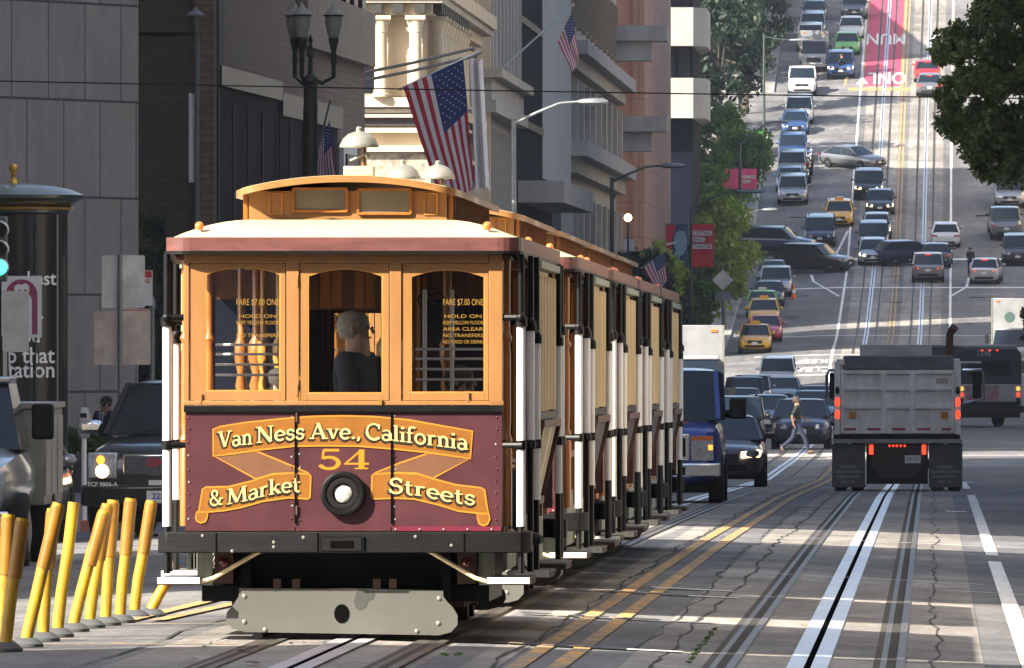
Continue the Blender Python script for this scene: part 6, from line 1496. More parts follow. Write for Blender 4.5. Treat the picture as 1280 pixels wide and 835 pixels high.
def person(label, x, y, rz, H=1.75, pose='walk', top=(.1, .1, .1), legs=(.03, .04, .08), shoes=(.02, .02, .02), hair=(.03, .02, .015), sleeve='long', z=None, skin='skin', coat_len=0.0):
    """faces -Y locally"""
    k = H / 1.75; root = empty('person', (x, y, G(x, y) if z is None else z), rz, label, 'person'); root.scale = (k, k, k)
    J = {'pelvis': ((0, 0, .95), .125), 'waist': ((0, 0, 1.10), .12), 'chest': ((0, -.01, 1.30), .15), 'neckb': ((0, 0, 1.46), .065), 'neck': ((0, -.01, 1.53), .052), 'head': ((0, -.015, 1.64), .085), 'crown': ((0, 0, 1.705), .065)}
    J.update({'chin': ((0, -.055, 1.575), .045)})
    if pose == 'walk':
        JL = {'hipL': ((-.09, 0, .92), .09), 'kneeL': ((-.09, -.24, .52), .062), 'ankL': ((-.09, -.36, .10), .042), 'toeL': ((-.09, -.52, .07), .035),
              'hipR': ((.09, 0, .92), .09), 'kneeR': ((.09, .12, .50), .062), 'ankR': ((.09, .46, .20), .042), 'toeR': ((.09, .38, .06), .035)}
        JA = {'shL': ((-.19, 0, 1.42), .06), 'elL': ((-.24, .14, 1.16), .043), 'wrL': ((-.23, .10, .93), .03), 'hdL': ((-.22, .07, .86), .034), 'shR': ((.19, 0, 1.42), .06), 'elR': ((.24, -.10, 1.16), .043), 'wrR': ((.20, -.30, 1.02), .03), 'hdR': ((.19, -.37, 1.0), .034)}
    elif pose == 'phone':
        JL = {'hipL': ((-.09, 0, .92), .09), 'kneeL': ((-.10, -.01, .52), .062), 'ankL': ((-.10, .02, .09), .042), 'toeL': ((-.11, -.13, .05), .035), 'hipR': ((.09, 0, .92), .09), 'kneeR': ((.10, -.01, .52), .062), 'ankR': ((.11, .02, .09), .042), 'toeR': ((.13, -.13, .05), .035)}
        JA = {'shL': ((-.20, 0, 1.42), .065), 'elL': ((-.24, -.02, 1.14), .048), 'wrL': ((-.14, -.24, 1.16), .03), 'hdL': ((-.10, -.31, 1.18), .034), 'shR': ((.20, 0, 1.42), .065), 'elR': ((.26, .04, 1.14), .048), 'wrR': ((.25, -.02, .90), .03), 'hdR': ((.25, -.04, .82), .034)}
        J['head'] = ((0, -.04, 1.635), .085); J['chin'] = ((0, -.085, 1.57), .045)
    elif pose == 'sit':
        JL = {'hipL': ((-.09, 0, .92), .09), 'kneeL': ((-.10, -.42, .92), .062), 'ankL': ((-.10, -.45, .50), .042), 'toeL': ((-.11, -.60, .46), .035), 'hipR': ((.09, 0, .92), .09), 'kneeR': ((.10, -.42, .92), .062), 'ankR': ((.10, -.45, .50), .042), 'toeR': ((.11, -.60, .46), .035)}
        JA = {'shL': ((-.20, 0, 1.42), .065), 'elL': ((-.25, -.06, 1.15), .048), 'wrL': ((-.16, -.30, 1.05), .03), 'hdL': ((-.12, -.37, 1.03), .034), 'shR': ((.20, 0, 1.42), .065), 'elR': ((.25, -.06, 1.15), .048), 'wrR': ((.16, -.30, 1.05), .03), 'hdR': ((.12, -.37, 1.03), .034)}
    else:
        JL = {'hipL': ((-.09, 0, .92), .09), 'kneeL': ((-.10, -.02, .52), .062), 'ankL': ((-.10, .02, .09), .042), 'toeL': ((-.11, -.13, .05), .035), 'hipR': ((.09, 0, .92), .09), 'kneeR': ((.11, -.01, .52), .062), 'ankR': ((.13, .02, .09), .042), 'toeR': ((.15, -.13, .05), .035)}
        JA = {'shL': ((-.20, 0, 1.42), .065), 'elL': ((-.25, -.02, 1.14), .048), 'wrL': ((-.22, -.16, .95), .03), 'hdL': ((-.21, -.21, .89), .034), 'shR': ((.20, 0, 1.42), .065), 'elR': ((.27, -.06, 1.15), .048), 'wrR': ((.18, -.30, 1.10), .03), 'hdR': ((.14, -.36, 1.12), .034)}
    J.update(JL); J.update(JA)
    E = [('pelvis', 'waist'), ('waist', 'chest'), ('chest', 'neckb'), ('neckb', 'neck'), ('neck', 'head'), ('head', 'crown'), ('neck', 'chin')]
    for s_ in 'LR': E += [('pelvis', 'hip' + s_), ('hip' + s_, 'knee' + s_), ('knee' + s_, 'ank' + s_), ('ank' + s_, 'toe' + s_), ('chest', 'sh' + s_), ('sh' + s_, 'el' + s_), ('el' + s_, 'wr' + s_), ('wr' + s_, 'hd' + s_)]
    for s_ in 'LR':                                      # four fingers and a thumb
        h = Vector(J['hd' + s_][0]); w_ = Vector(J['wr' + s_][0]); d = (h - w_).normalized(); sd = Vector((0, 0, 1)).cross(d); sd = sd.normalized() if sd.length > .1 else Vector((1, 0, 0)); dn = d.cross(sd).normalized()
        for i, ln in enumerate((.070, .078, .073, .058)):
            b = h + sd * (.022 - .0147 * i) + d * .03; m_ = b + d * ln * .5; t = m_ + d * ln * .35 + dn * ln * .3
            J[f'f{i}b{s_}'] = (tuple(b), .009); J[f'f{i}m{s_}'] = (tuple(m_), .0085); J[f'f{i}t{s_}'] = (tuple(t), .007); E += [('hd' + s_, f'f{i}b{s_}'), (f'f{i}b{s_}', f'f{i}m{s_}'), (f'f{i}m{s_}', f'f{i}t{s_}')]
        b = h + sd * .035 - d * .01; t = b + sd * .02 + d * .035 + dn * .01; J['tb' + s_] = (tuple(b), .011); J['tt' + s_] = (tuple(t), .008); E += [('hd' + s_, 'tb' + s_), ('tb' + s_, 'tt' + s_)]
    body = skinned('body', J, E, M[skin], root)
    hc = Vector(J['head'][0])
    def sub(names, edges, grow, rt, nm, mat, over={}):
        jj = {n: (J[n][0], over.get(n, J[n][1] + grow)) for n in names}; return skinned(nm, jj, edges, mat, root, rt)
    arms = []; an = []
    for s_ in 'LR': an += ['sh' + s_, 'el' + s_] + (['wr' + s_] if sleeve == 'long' else []); arms += [('chest', 'sh' + s_), ('sh' + s_, 'el' + s_)] + ([('el' + s_, 'wr' + s_)] if sleeve == 'long' else [])
    sub(['pelvis', 'waist', 'chest', 'neckb'] + an, [('pelvis', 'waist'), ('waist', 'chest'), ('chest', 'neckb')] + arms, .018, 'chest', 'jacket' if coat_len else 'shirt', cloth(label[:14] + ' top', top), {'pelvis': .15 + coat_len})
    ln = []; le = []
    for s_ in 'LR': ln += ['hip' + s_, 'knee' + s_, 'ank' + s_]; le += [('pelvis', 'hip' + s_), ('hip' + s_, 'knee' + s_), ('knee' + s_, 'ank' + s_)]
    sub(['pelvis'] + ln, le, .016, 'pelvis', 'trousers', cloth(label[:14] + ' legs', legs))
    for s_ in 'LR':
        a, t = Vector(J['ank' + s_][0]), Vector(J['toe' + s_][0]); mb = MB(); mb.tube([a + Vector((0, .03, -.05)), a + Vector((0, -.03, -.045)), t + Vector((0, 0, -.005)), t + Vector((0, -.045, -.01))], [.045, .055, .046, .028], PM('shoe leather ' + label[:8], shoes, .5), 12); mb.build('shoe', root)
    mb = MB(); hm = PM('hair ' + label[:10], hair, .8, var=.3, scale=30); vs = []
    mb.lathe([(.080, -.085), (.100, -.04), (.108, .01), (.100, .05), (.078, .085), (.04, .103), (.0001, .108)], hc + Vector((0, .038, .012)), hm, 18, 'z', 1.08); mb.build('hair', root)
    mb = MB()
    for sx in (-1, 1): mb.sphere(hc + Vector((sx * .033, -.088, .0)), .011, M['eye'], 8)
    mb.build('eyes', root)
    mb = MB(); mb.tube([hc + Vector((0, -.09, .0)), hc + Vector((0, -.115, -.035))], [.008, .014], M[skin], 8); mb.build('nose', root)
    mb = MB(); mb.tube([hc + Vector((-.022, -.083, -.065)), hc + Vector((0, -.092, -.066)), hc + Vector((.022, -.083, -.065))], .006, PM('lips', (.30, .12, .10), .5), 6); mb.build('mouth', root)
    mb = MB()
    for sx in (-1, 1): mb.sphere(hc + Vector((sx * .092, 0, -.01)), .022, M[skin], 8, 1.3)
    mb.build('ears', root)
    return root
X, Y = at(996, 43.5); person('pedestrian in dark green shirt and blue jeans striding across the tracks', X, Y, R(90), 1.66, 'walk', (.005, .012, .010), (.007, .015, .040), (.06, .04, .03), (.05, .035, .03), sleeve='short', skin='skin_d')
X, Y = at(133, 66); p = person('man in a navy suit looking down beside the planter', X, Y, R(-28), 1.83, 'phone', (.010, .016, .06), (.010, .014, .05), hair=(.04, .03, .025), z=G(KL, Y) + .15, coat_len=.015)
mb = MB(); mb.prism([(-.05, 1.46), (.05, 1.46), (.02, 1.22), (-.02, 1.22)], -.185, -.172, cloth('white shirt front', (.6, .6, .6))); mb.build('shirt_front', p); mb = MB(); mb.prism([(-.012, 1.45), (.012, 1.45), (.02, 1.26), (0, 1.2), (-.02, 1.26)], -.192, -.1855, cloth('blue tie', (.05, .12, .35))); mb.build('tie', p)
mb = MB(); mb.box(-.13, -.07, -.40, -.385, 1.16, 1.28, M['plastic']); mb.build('phone', p)
X, Y = hit(1052, 100); person('pedestrian in bright blue crossing below the red lane', X, Y, R(80), 1.75, 'walk', (.03, .09, .40), (.03, .06, .22))
X, Y = hit(1213, 345); person('pedestrian in a red jacket and dark trousers beside the silver hatchback', X, Y, R(150), 1.70, 'stand', (.22, .015, .02), (.012, .012, .015))
X, Y = hit(964, 190); person('pedestrian in a lilac top on the left pavement above the trees', X - .5, Y, 0, 1.7, 'stand', (.40, .34, .55), (.05, .05, .08), z=G(KL, Y) + .15)
# people aboard the first cable car
cy = CARY[0]; zf = G(-3.8, cy) + .014 + .745
person('light-haired gripman in a grey jacket behind the middle window', -3.87 + .04, cy + 1.0, R(70), 1.72, 'sit', (.05, .055, .075), (.03, .03, .04), hair=(.36, .33, .29), z=zf - .31)
person('seated passenger in a blue-grey top behind the left window', -3.87 - .50, cy + 1.45, R(-60), 1.55, 'sit', (.09, .11, .17), (.04, .04, .05), hair=(.05, .04, .03), z=zf - .52)
person('seated passenger in a pinkish shirt behind the right window', -3.87 + .74, cy + .95, R(60), 1.55, 'sit', (.40, .14, .12), (.04, .04, .05), hair=(.12, .07, .04), z=zf - .50)
X, Y = at(825, 80.0); person('driver of the blue van in a pale shirt', X + .42, Y - .7, 0, 1.6, 'sit', (.3, .3, .34), (.05, .05, .06), z=G(X, Y) - .15)

# ================================================================ street furniture
M['yel_post'] = PM('yellow post plastic', (.50, .31, .008), .5, var=.45, scale=7, stretch=(1, 1, .5), col2=(.20, .11, .012)); M['org_sleeve'] = PM('dirty orange sleeve', (.25, .115, .006), .45, var=.35, scale=7)
M['pbase'] = PM('grey rubber base', (.06, .065, .07), .8, var=.3)
posts = [(3, 812, 10, 643, 1), (7, 815, 28, 648, 1), (33, 809, 73, 629, 1), (54, 802, 66, 636, 1), (72, 797, 92, 628, 0), (92, 790, 130, 639, 1), (112, 786, 134, 630, 1), (132, 783, 141, 625, 1), (150, 779, 163, 623, 1), (168, 773, 189, 626, 1), (189, 771, 221, 705, 1)]
W_ = ['leftmost yellow delineator post, cut by the picture edge', 'second yellow delineator post from the left', 'third yellow delineator post, leaning right', 'fourth yellow post, behind the third one', 'fifth yellow post, the one without an orange sleeve', 'sixth yellow post, leaning furthest right of the standing ones', 'seventh yellow post, close behind the sixth',
      'eighth yellow post, beside the seventh', 'ninth yellow post with orange sleeve, third from the right', 'tenth yellow post, nearest the cable car of the upright ones', 'last yellow post, bent over under the cable car step']
for (bx, by, tx, ty, slv), lb in zip(posts, W_):
    X, Y = hit(bx, by); s = F / Y; z0 = G(X, Y)
    r = empty('delineator_post', (X, Y, z0), 0, lb, 'traffic post', 'yellow delineator posts along the lane')
    mb = MB(); mb.lathe([(.11, 0), (.11, .02), (.075, .05), (.05, .06), (.001, .06)], (0, 0, 0), M['pbase'], 18); mb.build('base', r)
    top = Vector(((tx - bx) / s, .04, (VY - ty) / s - z0)); a = Vector((0, 0, .05)); rad = .040
    pts = [a.lerp(top, t) + Vector((math.sin(t * math.pi) * random.uniform(-.012, .004), 0, 0)) for t in (0, .3, .6, 1)]
    mb = MB(); mb.tube(pts, rad, M['yel_post'], 16); mb.build('post', r)
    if slv: mb = MB(); mb.tube([a.lerp(top, .52), a.lerp(top, .975)], rad + .006, M['org_sleeve'], 16); mb.build('sleeve', r)

def pole(mb, z1, r0=.09, r1=.06, m=None): mb.tube([(0, 0, 0), (0, 0, z1 * .5), (0, 0, z1)], [r0, (r0 + r1) / 2, r1], m, 12)
M['galv'] = PM('galvanised steel', (.20, .22, .23), .5, metal=.4, var=.25, scale=4); M['lamp_green'] = PM('dark green lamp paint', (.04, .06, .055), .5)
def cobra(label, px, s, ytop, hx, hy, hw_, m, banner=None):
    X, Y = at(px, s); zg = G(KL, Y) + .15; r = empty('street_lamp', (X, Y, zg), 0, label, 'street lamp', 'cobra-head street lamps on the left pavement')
    zt_ = (VY - ytop) / s - zg; mb = MB(); pole(mb, zt_, .11, .07, m); mb.build('pole', r)
    dx = (hx - px) / s; dz = (ytop - hy) / s
    mb = MB(); mb.tube([(0, 0, zt_ - .15), (dx * .35, 0, zt_ + dz * .55 - .1), (dx * .7, 0, zt_ + dz * .9), (dx, 0, zt_ + dz)], [.05, .045, .04, .035], m, 8); mb.build('arm', r)
    w_ = hw_ / s
    mb = MB(); mb.loft([[(dx + w_ * t, b * ww, zt_ + dz + c * ww) for b, c in ((-.14, -.03), (0, -.10), (.14, -.03), (.12, .06), (0, .10), (-.12, .06))] for t, ww in ((-.05, .4), (.1, .8), (.45, 1.1), (.8, 1.0), (1.0, .4))], M['galv']); mb.build('lamp_head', r)
    return r, X, Y, zg
cobra('tall street lamp whose arm reaches in front of the corniced building', 642, 43.6, 148, 724, 127, 36, M['galv'])
cobra('street lamp in front of the pink tower', 765, 33.3, 222, 826, 207, 30, M['lamp_green'])
r3, X3, Y3, Z3 = cobra('street lamp carrying the red theatre banner', 864, 25.0, 258, 922, 239, 34, M['lamp_green'])
cobra('street lamp rising out of the green tree', 905, 22.2, 290, 954, 262, 18, M['lamp_green'])
r5, X5, Y5, Z5 = cobra('street lamp carrying the pink banner', 925, 21.3, 178, 972, 152, 14, M['lamp_green'])
cobra('farthest street lamp, before the olive trees on the hill', 955, 19.2, 42, 988, 50, 24, M['lamp_green'])
M['ban_red'] = PM('red banner cloth', (.50, .025, .035), .8, var=.12, scale=3); M['ban_blue'] = PM('blue portrait cloth', (.05, .10, .18), .8, var=.5, scale=1.4, col2=(.02, .035, .08)); M['ban_pink'] = PM('pink banner cloth', (.62, .06, .18), .8); M['ban_white'] = PM('white banner strip', (.62, .62, .62), .8); M['ban_letter'] = PM('dark banner letters', (.12, .02, .03), .8); M['face_blue'] = PM('pale blue portrait tone', (.22, .36, .46), .8); M['ban_green'] = PM('green banner cloth', (.14, .42, .10), .8)
def banner(label, px, s, rects, lines=(), extra=None, group='banners hung from the lamp posts'):
    X, Y = at(px, s); Y -= .25; r = empty('banner', (X, Y, 0), 0, label, 'banner', group)
    for (a, b, c, d, m) in rects:
        mb = MB(); n = 8; x0, x1, z0, z1 = (a - px) / s, (c - px) / s, (VY - d) / s, (VY - b) / s
        rings = [(lerp(x0, x1, i / n), .03 * math.sin(i / n * 5)) for i in range(n + 1)]
        mb.prism([(x, y) for x, y in rings] + [(x, y + .01) for x, y in rings[::-1]], z0, z1, M[m], 'z'); mb.build('cloth', r)
    for (tx, cx, cy, hgt, wd) in lines:
        mb = MB(); mb.box((cx - wd / 2 - px) / s, (cx + wd / 2 - px) / s, -.075, -.045, (VY - cy - hgt / 2) / s, (VY - cy + hgt / 2) / s, M['ban_white']); st = mb.build('strip', r)
        me = text_mesh(tx, .3, M['ban_letter'], 0, 'CENTER', 'CENTER', .004); xs_ = [v.co.x for v in me.vertices]; w0 = max(xs_) - min(xs_)
        for v in me.vertices: v.co = Vector(((cx - px) / s + v.co.x * (wd * .9 / s) / w0, -.08, (VY - cy) / s + v.co.y * (hgt * .75 / s) / .22))
        o = bpy.data.objects.new('strip_lettering', me); COL.objects.link(o); o.parent = st
    mb = MB()
    for b in (rects[0][1], rects[0][3]): mb.tube([((min(q[0] for q in rects) - px) / s, .1, (VY - b) / s), ((max(q[2] for q in rects) - px) / s, .1, (VY - b) / s)], .02, M['iron'], 6)
    mb.build('bracket', r)
    if extra: extra(r, px, s)
    return r
def face(r, px, s):
    q = lambda x, y: ((x - px) / s, (VY - y) / s)
    mb = MB(); mb.prism([q(*p) for p in ((844, 292), (850, 288), (856, 290), (859, 300), (858, 312), (854, 318), (850, 320), (848, 330), (842, 333), (840, 322), (845, 314), (842, 304))], -.07, -.045, M['face_blue']); mb.build('portrait', r)
    mb = MB(); mb.prism([q(*p) for p in ((833, 304), (846, 302), (846, 304), (833, 307))], -.085, -.071, M['ban_white']); mb.build('stroke', r)
    mb = MB(); mb.prism([q(*p) for p in ((832, 281), (846, 281), (840, 300), (841, 330), (832, 318))], -.06, -.04, M['ban_red']); mb.build('red_field', r)
banner('red and blue portrait banner with a theatre name on its red half', 862, 25.0, [(832, 280, 860, 334, 'ban_blue'), (865, 280, 893, 334, 'ban_red')], [('CUTTING', 878, 291.5, 6, 24), ('BALL', 873.5, 299.5, 6, 15), ('THEATER', 878, 308, 6, 24)], face)
banner('pink banner with white lettering strips high in the trees', 925, 21.3, [(903, 211, 923, 236, 'ban_pink'), (927, 211, 946, 236, 'ban_pink')], [('CUTTING', 936, 221, 4, 16), ('BALL', 933, 227, 4, 10)])
banner('green and white banner beside the farthest street lamp', 945, 19.2, [(916, 163, 936, 185, 'fin_white'), (937, 163, 957, 185, 'ban_green')])
X, Y = at(627, 36)
banner('small white and blue banner left of the glowing lamp', 787, 30.5, [(780, 299, 793, 332, 'ban_white')])
# glowing globe lamp by the tower
X, Y = at(785, 32.5); r = empty('globe_lamp', (X, Y, G(KL, Y) + .15), 0, 'small glowing globe lamp at the foot of the pink tower', 'street lamp'); zl = (VY - 272) / 32.5 - G(KL, Y) - .15
mb = MB(); pole(mb, zl - .15, .06, .04, M['lamp_green']); mb.build('pole', r); mb = MB(); mb.sphere((0, 0, zl), .15, PM('lit globe', (1, .7, .3), .3, emis=5, ecol=(1, .62, .25))); mb.build('globe', r)
# slim white pole with a mushroom lamp and an edge-on banner
s = 76.0; X, Y = at(247, s); zg = G(KL, Y) + .15; r = empty('street_lamp', (X, Y, zg), 0, 'slim white lamp pole with a grey mushroom lamp before the brown brick wall', 'street lamp')
Z = lambda py: (VY - py) / s - zg
mb = MB(); mb.tube([(0, 0, 0), (0, 0, Z(180)), (.01, 0, Z(55))], [.055, .050, .042], M['galv'], 12); mb.build('pole', r)
mb = MB(); mb.tube([(.01, 0, Z(56)), (.0, 0, Z(40)), (-.03, 0, Z(20))], [.03, .02, .015], M['galv'], 8); mb.build('neck', r)
mb = MB(); mb.lathe([(.15, -.02), (.15, .0), (.10, .04), (.05, .07), (.03, .11), (.0001, .12)], (-.04, 0, Z(18)), M['galv'], 20); mb.build('lamp_shade', r)
X2 = X - .08; r = empty('banner', (X2, Y - .05, 0), 0, 'narrow edge-on white banner on the slim white pole', 'banner')
mb = MB(); mb.box(-.045, .015, -.3, .3, (VY - 228) / s, (VY - 117) / s, M['ban_white']); mb.build('cloth', r); mb = MB(); mb.box(-.05, -.0455, -.2, .2, (VY - 168) / s, (VY - 135) / s, M['ban_red']); mb.build('print', r)
# three-globe historic lamp
s = 67.0; X, Y = at(388, s); zg = G(KL, Y) + .15; r = empty('street_lamp', (X, Y, zg), 0, 'ornate dark iron lamp with three frosted urn globes', 'street lamp')
M['ornate'] = PM('bronze green iron', (.045, .042, .036), .5, metal=.4, var=.4, scale=6); M['frost'] = PM('frosted lamp glass', (.42, .40, .31), .35, var=.25, scale=4)
Z = lambda py: (VY - py) / s - zg
mb = MB(); mb.lathe([(.30, 0), (.28, .5), (.20, .9), (.15, 1.1), (.135, Z(135)), (.125, Z(130)), (.13, Z(104)), (.17, Z(102)), (.15, Z(98)), (.05, Z(92)), (.04, Z(72)), (.08, Z(70)), (.05, Z(66)), (.03, Z(55)), (.05, Z(50)), (.0001, Z(42))], (0, 0, 0), M['ornate'], 18); mb.build('pole', r)
for px, dy in ((368, .12), (378, -.12), (417, 0)):
    x = (px - 388) / s
    mb = MB(); mb.tube([(0, 0, Z(96)), (x * .5, dy, Z(104)), (x, dy * 2, Z(96)), (x, dy * 2, Z(60))], [.05, .04, .04, .05], M['ornate'], 8); mb.lathe([(.02, Z(98)), (.05, Z(92)), (.03, Z(84)), (.06, Z(76)), (.035, Z(66)), (.085, Z(54)), (.10, Z(50)), (.09, Z(47))], (x, dy * 2, 0), M['ornate'], 14); a = mb.build('arm', r)
    mb = MB(); mb.lathe([(.085, Z(47)), (.115, Z(42)), (.155, Z(30)), (.165, Z(21)), (.168, Z(19.5))], (x, dy * 2, 0), M['frost'], 20); g = mb.build('globe', a)
    mb = MB(); mb.lathe([(.185, Z(20)), (.185, Z(18.5)), (.12, Z(13)), (.05, Z(9)), (.02, Z(4)), (.0001, Z(2))], (x, dy * 2, 0), M['frost'], 20); mb.lathe([(.187, Z(20.5)), (.192, Z(19)), (.187, Z(18.4))], (x, dy * 2, 0), M['ornate'], 20); mb.build('cap', a)
# overhead wire across the street
mb = MB(); s = 90.0; Y = F / s; pts = [((px - VX) / s, Y, (VY - lerp(100.5, 123.5, (px + 40) / 1360)) / s - .018 * math.sin(math.pi * (px + 40) / 1360)) for px in range(-40, 1500, 60)]
mb.tube(pts, .0105, M['plastic'], 6); tag(mb.build('overhead_wire'), 'thin black wire slung across the whole street', 'wire')
# parking meters
M['meter'] = PM('grey meter casing', (.42, .42, .42), .4, metal=.3, var=.2)
for px, s, lb in ((105, 93, 'grey parking meter standing in the clear left of the black SUV'), (147, 91, 'grey parking meter above the black SUV bonnet')):
    X, Y = at(px, s); r = empty('parking_meter', (X, Y, G(KL, Y) + .15), 0, lb, 'parking meter', 'parking meters on the left pavement')
    mb = MB(); mb.tube([(0, 0, 0), (0, 0, 1.10)], .035, M['wht'] if px < 120 else M['galv'], 12); mb.build('post', r)
    mb = MB(); mb.loft([[(x_ * w_, y_ * w_, z_) for x_, y_ in ((-.05, -.07), (.05, -.07), (.09, -.02), (.09, .05), (-.09, .05), (-.09, -.02))] for z_, w_ in ((1.10, .7), (1.18, 1.05), (1.34, 1.12), (1.44, 1.0), (1.52, .55))], M['meter']); h = mb.build('head', r, bevel=.01)
    mb = MB(); mb.box(-.05, .05, -.086, -.075, 1.24, 1.30, M['plastic']); mb.build('slot', h); mb = MB(); mb.box(-.045, .045, -.078, -.066, 1.38, 1.44, M['carglass']); mb.build('display', h)
# blank-backed signs
M['signback'] = PM('sign back aluminium', (.68, .66, .62), .5, metal=.1, var=.3, scale=2.5)
M['signback2'] = PM('stained sign back', (.60, .50, .43), .5, metal=.1, var=.35, scale=3)
def rounded(a, b, c, d, rr=.03):
    pts = []
    for cx, cz, a0 in ((c - rr, d - rr, 0), (a + rr, d - rr, 90), (a + rr, b + rr, 180), (c - rr, b + rr, 270)):
        for k in range(5): t = R(a0 + 90 * k / 4); pts.append((cx + rr * math.cos(t), cz + rr * math.sin(t)))
    return pts
s = 91.5; X, Y = at(150, s); zg = G(KL, Y) + .15; r = empty('sign_post', (X, Y, zg), 0, 'two blank sign backs on one steel pole before the stone wall', 'sign')
Z = lambda py: (VY - py) / s - zg
mb = MB(); mb.tube([(0, 0, 0), (0, 0, Z(318))], .032, M['galv'], 10); mb.build('pole', r)
for k, (a, b, c, d) in enumerate(((127, 385, 181, 319), (117.5, 456, 188, 388.5))): mb = MB(); mb.prism(rounded((a - 150) / s, Z(b), (c - 150) / s, Z(d)), .035, .041, M['signback'] if k == 0 else M['signback2']); mb.build('sign_panel', r)
s = 89.0; X, Y = at(190.5, s); zg = G(KL, Y) + .15; r = empty('sign_post', (X, Y, zg), 0, 'red and white parking signs on the pole beside the blank sign backs', 'sign')
Z = lambda py: (VY - py) / s - zg; M['sign_red'] = PM('sign red', (.50, .02, .03), .45)
mb = MB(); mb.tube([(0, 0, 0), (0, 0, Z(384))], .036, M['galv'], 10); mb.lathe([(.05, Z(386)), (.05, Z(378)), (.02, Z(371)), (.0001, Z(370))], (0, 0, 0), M['galv'], 12); mb.build('pole', r)
for (a, b, c, d, tx) in ((156, 382, 191, 338, ('NO', 'PARKING', '7 A.M.', '4 P.M.')), (152, 424, 188, 386, ('NO', 'STOPPING', '4 P.M.', '6 P.M.'))):
    mb = MB(); mb.prism(rounded((a - 190.5) / s, Z(b), (c - 190.5) / s, Z(d), .02), -.05, -.044, M['ban_white']); p = mb.build('sign_panel', r)
    mb = MB(); mb.box((a + 1 - 190.5) / s, (c - 1 - 190.5) / s, -.053, -.0505, Z(d + 9), Z(d + 1), M['sign_red']); mb.build('red_band', p)
    text_obj('sign_lettering', tx[0], .08, M['ban_white'], None, p, (((a + c) / 2 - 190.5) / s, -.055, Z(d + 8.5)), bold=.002)
    for j in range(1, 4): text_obj('sign_lettering', tx[j], .075, M['sign_red'], None, p, (((a + c) / 2 - 190.5) / s, -.055, Z(d + 8 + 9 * j)), bold=.002)
s = 24.5; X, Y = at(903.5, s); zg = G(KL, Y) + .15; r = empty('sign_post', (X, Y, zg), 0, 'diamond and oblong sign backs on a pole in front of the green trees', 'sign'); Z = lambda py: (VY - py) / s - zg
mb = MB(); mb.tube([(0, 0, 0), (0, 0, Z(335))], .07, M['galv'], 8); mb.build('pole', r)
mb = MB(); mb.prism([(0, Z(337)), (13.5 / s, Z(350)), (0, Z(363)), (-13.5 / s, Z(350))], -.12, -.08, M['signback']); mb.build('sign_panel', r); mb = MB(); mb.prism(rounded(-10 / s, Z(376), 10 / s, Z(364.5)), -.12, -.08, M['galv']); mb.build('sign_panel', r)
# advertising kiosk
s = 92.0; X, Y = at(17, s); zg = G(KL, Y) + .15; r = empty('kiosk', (X, Y, zg), 0, 'dark green round advertising kiosk with a gold finial', 'kiosk'); Z = lambda py: (VY - py) / s - zg
M['kgreen'] = PM('dark green enamel', (.018, .035, .028), .3, coat=.6, var=.25, scale=3); M['kroof'] = PM('green grey kiosk roof', (.20, .21, .17), .4, coat=.3, var=.2, scale=3); M['kgold'] = PM('gold paint', (.62, .36, .08), .3, metal=.6); M['kpost'] = PM('dark glossy poster', (.006, .007, .012), .22, spec=.35)
rb = 66 / s
mb = MB(); mb.lathe([(rb * 1.08, 0), (rb * 1.08, .3), (rb * 1.02, .36), (rb * 1.02, .5)], (0, 0, 0), M['kgreen'], 48); mb.build('plinth', r)
mb = MB(); mb.lathe([(rb, .5), (rb, Z(268))], (0, 0, 0), M['kpost'], 64); ps = mb.build('poster_drum', r)
mb = MB(); mb.lathe([(rb + .01, Z(268)), (rb + .05, Z(266)), (rb + .05, Z(262)), (rb + .08, Z(260))], (0, 0, 0), M['kgreen'], 48); mb.build('cornice', r)
mb = MB(); mb.lathe([(rb + .085, Z(262.5)), (rb + .10, Z(261)), (rb + .085, Z(259))], (0, 0, 0), M['kgold'], 48); mb.build('gold_band', r)
mb = MB(); mb.lathe([(rb + .06, Z(259)), (rb + .16, Z(252)), (rb + .25, Z(248)), (rb + .25, Z(244))], (0, 0, 0), M['kgreen'], 48); mb.lathe([(rb + .25, Z(244)), (rb * 1.1, Z(237)), (rb * .75, Z(232)), (rb * .3, Z(229.5)), (.05, Z(229)), (.0001, Z(229))], (0, 0, 0), M['kroof'], 48); mb.build('roof', r)
mb = MB(); mb.lathe([(.075, Z(229)), (.07, Z(226)), (.03, Z(222)), (.035, Z(219)), (.05, Z(217)), (.03, Z(215.5)), (.055, Z(213)), (.066, Z(209)), (.055, Z(206)), (.0001, Z(204))], (0, 0, 0), M['kgold'], 20); mb.build('finial', r)
for a in (-62, -31, -24, 0, 50): mb = MB(); t = R(a - 90 + 62 + 28); mb.bar((rb * 1.012 * math.cos(t), rb * 1.012 * math.sin(t), .5), (rb * 1.012 * math.cos(t), rb * 1.012 * math.sin(t), Z(268)), .02, .03, M['rimm'] if a == -31 else M['kgreen']); mb.build('edge_strip', r)
def drum(xr, zz0):
    def fn(x, y):
        xx = xr + x; t = math.asin(max(-.999, min(.999, xx / (rb + .006)))); return (math.sin(t) * (rb + .006), -math.cos(t) * (rb + .006), zz0 + y)
    return fn
M['poster_white'] = PM('white poster letters', (.75, .75, .75), .5)
for tx, xr, py, sz in (('kest', 75, 363, 19), ('i.', 60, 405, 19), ('you', 56, 435, 20), ('develop that', 73, 461, 22), ('deportation', 74, 479, 22), ('op.', 18, 497, 22)):
    o_ = text_obj('poster_lettering', tx, sz / s * 1.28, M['poster_white'], drum((xr - 17) / s * .96, Z(py - 2)), r, align='RIGHT', bold=.004, sx=.86)
